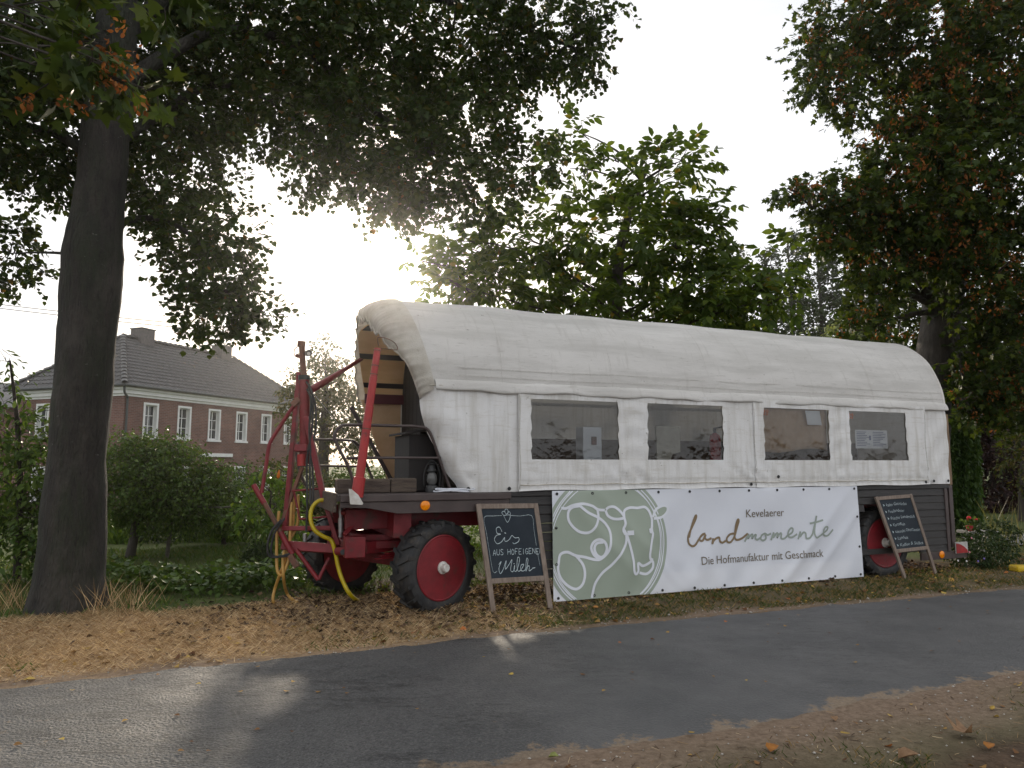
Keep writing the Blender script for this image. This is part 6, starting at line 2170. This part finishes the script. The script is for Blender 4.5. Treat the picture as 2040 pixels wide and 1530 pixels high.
for i, (px, Y, w_) in enumerate([(730, 12.6, 50), (850, 13.0, 60), (960, 13.2, 60), (1080, 13.4, 60), (1200, 13.8, 60), (1330, 14, 60)]):
    b = gpt(px, Y)
    lab = ['low sunlit bush seen between the front wheels', 'low bush behind the near front wheel', 'low bush seen under the wagon beside the first chalkboard', 'low bush in the shade behind the wagon centre', 'low bush in the shade behind the wagon centre', 'low bush in the shade behind the wagon centre'][i]
    plant('garden_shrub', lab, 'shrub', b, [cl(px, 1095 if i < 3 else 1125, Y, w_, 62 if i < 3 else 36, 0.5)], L_PEACH, T_QUAD, 0.07, 2.4, 0.2, 8, Y, twigs=False, tarea=0.3, group='bushes behind the wagon' if i > 2 else None)  # first three made taller to block low sun passing under the wagon
# vegetable plants in the bed, each a low clump
veg = [(235, 1165, 9.6), (285, 1175, 9.5), (330, 1185, 9.3), (375, 1185, 9.3), (420, 1180, 9.4), (465, 1175, 9.4), (500, 1165, 9.6), (540, 1150, 9.8), (560, 1180, 9.2), (520, 1190, 9.1), (440, 1195, 9.0), (390, 1205, 8.9), (480, 1200, 8.95), (250, 1200, 9.0), (300, 1203, 8.95), (605, 1190, 9.9), (215, 1120, 10.6)]
for px, py, Y in veg:
    b = gpt(px, Y)
    c = Vector((b.x, b.y, b.z + 0.11))
    plant('vegetable_plant', 'low leafy vegetable plant in the bed behind the straw verge', 'plant', b, [(tuple(c), (0.24, 0.2, 0.11), 3400)], L_SHRUB, T_HEART, 0.075, 1.6, 0.2, 7, 9.5, group='vegetable plants in the garden bed', twigs=False, down=-0.2)
# garden rail and posts
M_RAIL = mat('grey_wood_rail', (0.085, 0.075, 0.06), 0.85, (0.13, 0.115, 0.095), 6)
fence = empty('garden_rail', tuple(gpt(342, 12.4)), 0, 'thin wooden rail on a grey post in front of the small garden tree', 'fence')
MB().tube([at(328, 1008, 12.4), at(440, 1011, 12.2), at(548, 1004, 12.0)], 0.016, 7).build('rail', M_RAIL, fence, smooth='auto')
MB().tube([gpt(338, 12.4) - Vector((0, 0, 0.1)), at(343, 1008, 12.4)], 0.035, 8).build('post', M_RAIL, fence, smooth='auto')
MB().tube([gpt(541, 12.0) - Vector((0, 0, 0.1)), at(547, 1004, 12.0)], 0.03, 8).build('post', M_RAIL, fence, smooth='auto')
f2 = empty('garden_rail', tuple(gpt(40, 11.5)), 0, 'pale garden rail left of the big trunk among the cherry leaves', 'fence')
MB().tube([at(-60, 1040, 11.5), at(10, 1028, 11.5), at(88, 1018, 11.5)], 0.022, 7).build('rail', mat('pale_rail', (0.35, 0.34, 0.31), 0.8), f2, smooth='auto')
for px in (-50, 85):
    MB().tube([gpt(px, 11.5) - Vector((0, 0, 0.1)), at(px, 1022, 11.5)], 0.03, 7).build('post', M_RAIL, f2, smooth='auto')
fl = empty('orange_flower', tuple(gpt(554, 11.2)), 0, 'single orange flower standing above the narrow-leaved bush', 'flower')
MB().tube([gpt(554, 11.2), at(554, 955, 11.2)], 0.006, 5).build('stem', L_PEACH, fl)
MB().lathe([(0.001, -0.02), (0.03, 0.02), (0.022, 0.07), (0.002, 0.13)], at(554, 952, 11.2), (0.1, 0, 1), 8).build('petals', mat('petal_orange', (0.75, 0.27, 0.02), 0.5, trans=0.4), fl, smooth=True)

# right-hand background: weeping willow, copper beech, green trees, shrub with flowers
wb = gpt(1916, 16)
will = empty('weeping_willow', tuple(wb), 0, 'weeping willow curtain of hanging green strands just right of the wagon tail', 'tree')
mbw, Pw = trunk_mesh([wb, at(1915, 980, 16), at(1912, 840, 16), at(1905, 760, 16)], [0.16, 0.13, 0.1, 0.05], n=10)
mbw.build('trunk', M_BARK2, will, smooth=True)
P, A, Uv = [], [], []
for _ in range(260):
    x = random.uniform(1886, 1948)
    top = random.uniform(815, 870) + abs(x - 1912) * 0.35
    bot = random.uniform(980, 1068)
    Y = 16 + random.uniform(-0.5, 0.5)
    n = int((bot - top) / 4.2)
    a, b = at(x, top, Y), at(x + (x - 1912) * 0.12 + random.uniform(-4, 4), bot, Y)
    s = np.linspace(0, 1, n)[:, None]
    P.append(np.array(a)[None] * (1 - s) + np.array(b)[None] * s + RNG.normal(size=(n, 3)) * 0.02)
    A.append(nrm(np.array([0, 0, -1.0]) + RNG.normal(size=(n, 3)) * 0.45))
    Uv.append(rand_unit(n))
P, A, Uv = (np.concatenate(q) for q in (P, A, Uv))
leaves('crown', P, A, Uv, 0.12 * RNG.uniform(0.7, 1.2, len(P)), T_LANCE, L_WILLOW, will, base=np.array(wb))
b = gpt(1985, 24)
plant('copper_beech', 'dark purple leaved tree in deep shade behind the flower shrub', 'tree', b, [cl(1975, 880, 24, 55, 50, 1.2), cl(1960, 970, 24, 50, 60, 1.2), cl(2020, 930, 25, 60, 70, 1.4), cl(2000, 800, 25, 70, 60, 1.3), cl(2080, 880, 25, 70, 120, 1.5)],
      L_COPPER, T_QUAD, 0.16, 3.4, 0.5, 8, 24, ([b, at(1990, 930, 24), at(1995, 820, 24)], [0.3, 0.22, 0.1], 10), limb_r=0.05, twigs=False, tarea=0.3)
b = gpt(2040, 20)
plant('green_tree', 'pale green leafed tree at the right picture edge behind the lane', 'tree', b, [cl(2025, 850, 20, 34, 36, 0.8, 0.6), cl(2040, 930, 20, 40, 50, 0.8, 0.6), cl(2060, 790, 20, 60, 60, 1.0), cl(2100, 900, 20, 60, 110, 1.0)],
      L_OAK, T_QUAD, 0.13, 2.0, 0.4, 8, 20, ([b, at(2045, 930, 20), at(2045, 820, 20)], [0.2, 0.15, 0.06], 10), limb_r=0.04, twigs=False, tarea=0.3)
for i, (px, py, Y, rx_, ry_) in enumerate([(1700, 830, 26, 110, 90), (1560, 850, 30, 120, 60), (1820, 780, 28, 100, 120), (1400, 880, 30, 130, 50), (1940, 760, 30, 120, 140), (2080, 700, 32, 140, 200), (2200, 850, 30, 140, 160)]):
    b = gpt(px, Y)
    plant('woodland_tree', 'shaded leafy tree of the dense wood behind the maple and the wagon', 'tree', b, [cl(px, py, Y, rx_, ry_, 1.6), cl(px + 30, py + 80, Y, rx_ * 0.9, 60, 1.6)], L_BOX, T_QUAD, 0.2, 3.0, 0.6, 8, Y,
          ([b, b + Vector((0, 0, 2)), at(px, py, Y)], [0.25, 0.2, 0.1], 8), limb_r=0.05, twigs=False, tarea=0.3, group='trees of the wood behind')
b = gpt(1665, 42)
plant('pale_willow', 'pale silvery green tree peeping over the wagon roof by the poplars', 'tree', b, [cl(1640, 665, 42, 30, 22, 1.0), cl(1680, 660, 42, 30, 24, 1.0), cl(1660, 720, 42, 60, 50, 1.4)], L_PALE, T_LANCE, 0.28, 1.8, 0.8, 8, 42, ([b, at(1660, 800, 42), at(1660, 690, 42)], [0.25, 0.18, 0.08], 8), limb_r=0.05, twigs=False, tarea=0.36, down=0.9)
b = gpt(1965, 11.3)
plant('flower_shrub', 'rounded dark green shrub with scattered small flowers beside the wagon tail', 'shrub', b, [cl(1960, 1098, 11.3, 46, 34, 0.4), cl(1985, 1065, 11.8, 34, 26, 0.35), cl(1930, 1115, 11.2, 26, 24, 0.25)], L_BOX, T_QUAD, 0.055, 3.4, 0.14, 8, 11.3, twigs=False, tarea=0.3)
for k, (px, py, c) in enumerate([(1908, 1117, 'white'), (1925, 1118, 'white'), (1931, 1100, 'pink'), (1948, 1118, 'violet'), (1960, 1113, 'violet'), (1935, 1072, 'pink')]):
    col = {'white': (0.5, 0.48, 0.46), 'pink': (0.4, 0.14, 0.17), 'violet': (0.12, 0.08, 0.3)}[c]
    o = MB().lathe([(0.002, 0), (0.012, 0.004), (0.015, 0.008), (0.005, 0.01)], at(px, py, 10.85), (0.1, -1, 0.3), 8).build('blossom', mat('petal_' + c, col, 0.6), None, smooth='auto')
    lab = {'white': 'small white blossom low at the flower shrub\'s edge', 'pink': 'small pink blossom on the flower shrub', 'violet': 'small violet blossom low on the flower shrub'}[c]
    tag(o, lab, 'flower', c + ' blossoms on the flower shrub')
tb_ = gpt(1944, 12.4)
tab = empty('stone_table', tuple(tb_), 0, 'small stone bird table standing behind the flower shrub', 'stone table')
M_STONE = mat('grey_stone', (0.20, 0.195, 0.185), 0.85, (0.28, 0.27, 0.25), 7)
tz = at(1944, 1057, 12.4).z
MB().lathe([(0.16, 0), (0.10, 0.05), (0.075, tz * 0.5), (0.11, tz - 0.12), (0.13, tz - 0.05)], tb_, (0, 0, 1), 16).build('pedestal', M_STONE, tab, smooth='auto')
MB().box(tb_.x - 0.25, tb_.x + 0.28, tb_.y - 0.2, tb_.y + 0.2, tz - 0.05, tz).build('slab', M_STONE, tab, bevel=0.01)
gz = empty('potted_geranium', (tb_.x - 0.16, tb_.y - 0.05, tz), 0, 'red geranium standing on the small stone table', 'plant')
MB().lathe([(0.05, 0), (0.065, 0.09), (0.06, 0.09)], (0, 0, 0), (0, 0, 1), 14).build('pot', mat('red_pot', (0.4, 0.03, 0.03), 0.6), gz, local=True, smooth='auto')
pos = np.array([0, 0, 0.14]) + RNG.normal(size=(60, 3)) * 0.05
leaves('foliage', pos, rand_unit(60), rand_unit(60), np.full(60, 0.05), T_HEART, L_SHRUB, gz)
for q in ((-0.03, -0.03, 0.22), (0.10, 0.0, 0.19), (-0.02, 0.02, 0.16)):
    MB().lathe([(0.005, -0.03), (0.032, -0.015), (0.036, 0.01), (0.015, 0.03)], q, (0, 0, 1), 9).build('flower_head', mat('geranium_red', (0.6, 0.01, 0.02), 0.6), gz, local=True, smooth='auto')
yk = gnd(2035, 1140)
o = MB().box(yk.x - 0.12, yk.x + 1.6, yk.y - 0.10, yk.y + 0.12, 0, 0.10).build('yellow_kerb_block', mat('yellow_paint', (0.62, 0.42, 0.01), 0.5, (0.5, 0.33, 0.01), 6), None, bevel=0.03)
tag(o, 'yellow painted kerb block at the right edge of the verge', 'kerb block')

# ------------------------------------------------------------------ grass, straw, leaf litter and stones on the verges
L_STRAW = leafmat('straw_blades', [(0.0, (0.22, 0.135, 0.065)), (0.6, (0.46, 0.325, 0.175)), (1.0, (0.78, 0.61, 0.38))], 0.25, 0.7, (1.1, 1.0, 0.8))
L_GRASS = leafmat('verge_blades', [(0.0, (0.035, 0.058, 0.014)), (0.62, (0.075, 0.10, 0.028)), (0.72, (0.20, 0.135, 0.06)), (1.0, (0.34, 0.23, 0.11))], 0.3, 0.6)
L_LAWN = leafmat('lawn_blades', [(0.0, (0.045, 0.085, 0.018)), (0.75, (0.095, 0.145, 0.035)), (1.0, (0.16, 0.13, 0.05))], 0.3, 0.55)
L_FALL = leafmat('fallen_leaf', [(0.0, (0.10, 0.045, 0.02)), (0.4, (0.24, 0.125, 0.05)), (0.75, (0.40, 0.25, 0.07)), (0.93, (0.55, 0.40, 0.10)), (1.0, (0.45, 0.12, 0.04))], 0.15, 0.7, (1.1, 0.95, 0.7))
L_CHIP = leafmat('bark_mulch', [(0.0, (0.035, 0.022, 0.015)), (0.6, (0.09, 0.055, 0.033)), (1.0, (0.22, 0.15, 0.09))], 0.0, 0.85, (1, 1, 1))
M_PEB = mat('pebble', (0.32, 0.29, 0.25), 0.8, (0.5, 0.47, 0.42), 30)


def scatter(n, x0, x1, dfun, lo, hi, keep=None):
    x = RNG.uniform(x0, x1, n)
    d = RNG.uniform(lo, hi, n)
    y = dfun(x) + d if dfun is yfar else dfun(x) - d
    if keep is not None:
        k = keep(x, y, d)
        x, y, d = x[k], y[k], d[k]
    return x, y, hground(x, y)


def blades(name, x, y, z, h, lean, m, label, wide=1.0, cat='grass'):
    n = len(x)
    a = RNG.uniform(0, 2 * math.pi, n)
    ln = lean * RNG.uniform(0.4, 1.4, n)
    ax = np.stack([np.cos(a) * ln, np.sin(a) * ln, np.ones(n)], -1)
    up = np.stack([np.cos(a + 1.2), np.sin(a + 1.2), np.full(n, 0.2)], -1)
    t = ([(v[0] * wide, v[1], v[2]) for v in T_BLADE[0]], T_BLADE[1])
    o = leaves(name, np.stack([x, y, z - 0.003], -1), ax, up, h * RNG.uniform(0.5, 1.4, n), t, m)
    tag(o, label, cat)
    return o


def flats(name, x, y, z, size, m, tmpl, label, cat='litter', tilt=0.35, lift=0.004):
    n = len(x)
    a = RNG.uniform(0, 2 * math.pi, n)
    ax = np.stack([np.cos(a), np.sin(a), RNG.normal(size=n) * tilt * 0.5], -1)
    up = np.stack([RNG.normal(size=n) * tilt, RNG.normal(size=n) * tilt, np.ones(n)], -1)
    o = leaves(name, np.stack([x, y, z + lift + RNG.uniform(0, 0.012, n)], -1), ax, up, size * RNG.uniform(0.5, 1.3, n), tmpl, m)
    tag(o, label, cat)
    return o


def patch(x, y, f, s):
    return sn(x, y, f, s) * 0.5


x, y, z = scatter(64000, -8, 0.9, yfar, 0.10, 2.6, lambda x, y, d: RNG.uniform(size=len(x)) < smooth01(0.9, -1.6, x) * (0.25 + 0.75 * smooth01(0.0, 0.7, d)))
blades('dry_grass', x, y, z, 0.07, 1.8, L_STRAW, 'flattened dry straw-coloured grass on the verge by the big trunk', 1.0)
x, y, z = scatter(14000, -8, 0.8, yfar, 0.05, 2.7)
flats('straw_litter', x, y, z, 0.085, L_STRAW, ([(-.022, 0, 0), (.022, 0, 0), (.02, 1, .02), (-.02, 1, 0)], [(0, 1, 2, 3)]), 'loose straw stalks strewn over the verge', tilt=0.2)
x, y, z = scatter(36000, -1.6, 11, yfar, 0.12, 1.75, lambda x, y, d: RNG.uniform(size=len(x)) < smooth01(-1.6, 0.6, x) * np.clip(0.55 + patch(x, y, 3.3, 2), 0.08, 1))
blades('verge_grass', x, y, z, 0.055, 1.1, L_GRASS, 'short patchy green and brown grass between banner and road', 2.2)
x, y, z = scatter(5200, -7, 3, yfar, 0.06, 1.0, lambda x, y, d: (patch(x, y, 1.9, 6) > 0.28))
blades('verge_grass', x, y, z, 0.05, 1.0, L_LAWN, 'small green grass tufts in the straw along the road edge', 2.2)
x, y, z = scatter(60000, -12, 1.5, yfar, 2.5, 9.5, lambda x, y, d: RNG.uniform(size=len(x)) < np.clip(0.6 + patch(x, y, 1.1, 3), 0.1, 1))
blades('lawn_grass', x, y, z, 0.075, 0.7, L_LAWN, 'green garden lawn behind the vegetable bed', 2.6)
x, y, z = scatter(14000, 7.2, 16, yfar, 1.2, 6, lambda x, y, d: ~((y > 13.6) & (y < 17.5) & (x > 9)))
blades('verge_grass', x, y, z, 0.06, 0.8, L_GRASS, 'patchy grass beyond the wagon tail at the right edge', 2.6)
x, y, z = scatter(34000, -1.5, 8.5, ynear, 0.25, 2.6, lambda x, y, d: (patch(x, y, 2.3, 1) + 0.5 * patch(x, y, 7.1, 3) > 0.10) & (RNG.uniform(size=len(x)) < smooth01(0.2, 1.0, d)))
blades('foreground_grass', x, y, z, 0.045, 1.0, L_GRASS, 'sparse grass tufts on the dusty verge in front', 1.8)
x, y, z = scatter(3200, -1.5, 8.5, ynear, 0.15, 2.6)
flats('straw_litter', x, y, z, 0.045, L_CHIP, ([(-.06, 0, 0), (.06, 0, 0), (.05, 1, .03), (-.05, 1, 0)], [(0, 1, 2, 3)]), 'dry stalk bits and crumbs strewn over the verge in front', tilt=0.3)
x, y, z = scatter(1500, -1.5, 8.5, ynear, 0.1, 2.6)
flats('straw_litter', x, y, z, 0.05, L_STRAW, ([(-.03, 0, 0), (.03, 0, 0), (.025, 1, .03), (-.025, 1, 0)], [(0, 1, 2, 3)]), 'pale straw stalks lying on the verge in front', tilt=0.3)
# tall dry tufts round the trunk and at the right
tx, ty = lb.x, lb.y
for n, cx_, cy_, sx, h, lab in ((150, tx + 0.55, ty - 0.05, 0.16, 0.30, 'tall dry grass tuft to the right of the trunk foot'), (150, tx - 0.60, ty + 0.05, 0.2, 0.30, 'tall dry grass tuft to the left of the trunk foot')):
    x, y = cx_ + RNG.normal(size=n) * sx, cy_ + RNG.normal(size=n) * 0.2
    blades('dry_grass_tuft', x, y, hground(x, y), h, 0.55, L_STRAW, lab, 0.32)
g = gpt(1995, 14)
n = 60
x, y = g.x + RNG.normal(size=n) * 0.2, g.y + RNG.normal(size=n) * 0.2
blades('ornamental_grass', x, y, hground(x, y), 0.75, 0.3, leafmat('reed_blades', [(0.0, (0.08, 0.10, 0.03)), (1.0, (0.24, 0.21, 0.10))], 0.3), 'tall reedy grass clump beside the far lane', 0.35)
for px, Y, lab in ((235, 15, 'green ornamental grass clump left of the small garden tree'), (450, 15.5, 'green ornamental grass clump before the garden wall')):
    g = gpt(px, Y)
    n = 380
    x, y = g.x + RNG.normal(size=n) * 0.28, g.y + RNG.normal(size=n) * 0.2
    blades('ornamental_grass', x, y, hground(x, y), 0.6, 0.7, L_PEACH, lab, 0.5)
# fallen leaves and mulch
x, y, z = scatter(1000, -8, 10, yfar, 0.08, 2.4)
flats('fallen_leaves', x, y, z, 0.062, L_FALL, T_HEART, 'small dry leaves scattered over the far verge')
x, y, z = scatter(120, -6, 9, yfar, -2.3, 0.0)
flats('fallen_leaves', x, y, z * 0 + 0.014, 0.035, L_FALL, T_HEART, 'few dry leaf bits lying on the asphalt', tilt=0.1)
x, y, z = scatter(260, -1, 8, ynear, 0.2, 2.6)
flats('fallen_leaves', x, y, z, 0.038, L_FALL, T_HEART, 'small dry leaves scattered over the verge in front')
c = wpt(0.15, 0.55, 0)
n = 5200
a, b_ = RNG.normal(size=n) * 1.05, RNG.normal(size=n) * 0.62
x, y = c.x + a * WU[0] + b_ * WN[0] - 0.2, c.y + a * WU[1] + b_ * WN[1]
k = y > yfar(x) + 0.15
x, y = x[k], y[k]
flats('bark_mulch', x, y, hground(x, y), 0.055, L_CHIP, T_CHIP, 'dark bark mulch and leaf bits heaped around the front wheels', tilt=0.6, lift=0.006)
n = 2600
a, b_ = RNG.uniform(0.8, 8.6, n), RNG.uniform(-0.15, 1.2, n)
x, y = WS[0] + a * WU[0] + b_ * WN[0], WS[1] + a * WU[1] + b_ * WN[1]
flats('bark_mulch', x, y, hground(x, y), 0.05, L_CHIP, T_CHIP, 'dark bark mulch and leaf bits below the banner edge', tilt=0.6)
# pebbles
pv, pf, pn = [], [], 0
oct_ = np.array([(1, 0, 0), (0, 1, 0), (-1, 0, 0), (0, -1, 0), (0, 0, .6), (0, 0, -.6)])
of = [(0, 1, 4), (1, 2, 4), (2, 3, 4), (3, 0, 4), (1, 0, 5), (2, 1, 5), (3, 2, 5), (0, 3, 5)]
x1, y1, z1 = scatter(900, -1, 8, ynear, -0.1, 2.2)
x2, y2, z2 = scatter(700, -7, 9, yfar, -0.05, 0.35)
xs, ys, zs = np.concatenate([x1, x2]), np.concatenate([y1, y2]), np.concatenate([z1, z2])
sz = RNG.uniform(0.003, 0.011, len(xs)) * np.where(RNG.uniform(size=len(xs)) < 0.04, 2.2, 1)
V = np.stack([xs, ys, zs + 0.003], -1)[:, None, :] + oct_[None] * sz[:, None, None] * RNG.uniform(0.7, 1.3, (len(xs), 6, 1))
lo = (np.arange(len(xs))[:, None] * 6 + np.array(of).ravel()[None]).ravel()
o = fastmesh('pebbles', V.reshape(-1, 3), np.full(len(xs) * 8, 3), lo, M_PEB, kind='stuff')
tag(o, 'small pale pebbles along both road edges', 'pebbles')
# larger fallen leaves that can be told apart in front
big = [(1690, 1468, 0.10, 'yellow', 'curled yellow leaf lying nearest the middle of the front verge'), (1535, 1502, 0.075, 'orange', 'orange curled leaf near the bottom edge left of the big brown leaf'), (1935, 1468, 0.16, 'brown', 'large pale brown maple leaf on the front verge'),
       (1975, 1418, 0.06, 'yellow', 'small yellow leaf high on the front verge at the right'), (1970, 1502, 0.06, 'orange', 'small orange leaf at the bottom right corner'), (1790, 1520, 0.11, 'brown', 'brown leaf cut by the bottom picture edge'), (1092, 1512, 0.06, 'green', 'pale green leaf on the sand at the bottom edge'),
       (1380, 1463, 0.07, 'yellow', 'flat yellowish leaf at the sandy road edge'), (1665, 1440, 0.05, 'brown', 'small tan leaf beside the curled yellow leaf')]
for px, py, s, c, lab in big:
    col = {'yellow': (0.55, 0.36, 0.06), 'orange': (0.5, 0.2, 0.03), 'brown': (0.34, 0.20, 0.10), 'green': (0.32, 0.36, 0.10)}[c]
    p = gnd(px, py)
    p.z = float(hground(p.x, p.y)) + 0.004
    a = random.uniform(0, 6.28)
    tv = T_MAPLE if s > 0.14 else T_LANCE if c == 'yellow' else T_HEART
    d, e_ = Vector((math.cos(a), math.sin(a), 0)), Vector((-math.sin(a), math.cos(a), 0))
    mb = MB()
    mb.add([p + (e_ * q[0] + d * q[1]) * s + Vector((0, 0, s * (0.10 + 1.6 * abs(q[0]) * abs(q[0]) + 0.25 * q[1] * q[1]))) for q in tv[0]], tv[1])
    o = mb.build('fallen_leaf', mat('leaf_' + c, col, 0.6, (col[0] * 0.7, col[1] * 0.65, col[2] * 0.6), 40, trans=0.2), None, smooth=True)
    tag(o, lab, 'leaf', 'larger fallen leaves on the front verge')
    sd_ = o.modifiers.new('thickness', 'SOLIDIFY')
    sd_.thickness = 0.002

# ------------------------------------------------------------------ haze volume added to make the sun's glow
hz = bpy.data.materials.new('sun_glow_haze')
hz.use_nodes = True
n_, l_ = hz.node_tree.nodes, hz.node_tree.links
n_.remove(n_['Principled BSDF'])
pv_ = n_.new('ShaderNodeVolumePrincipled')
pv_.inputs['Color'].default_value = (1.0, 0.985, 0.96, 1)
pv_.inputs['Density'].default_value = 0.0008
pv_.inputs['Anisotropy'].default_value = 0.93
l_.new(pv_.outputs['Volume'], n_['Material Output'].inputs['Volume'])
haze = MB().box(-90, 110, -40, 110, -3.2, 26).build('haze', hz, None)
tag(haze, 'thin warm haze volume added for the glow around the low sun', 'haze', kind='stuff')
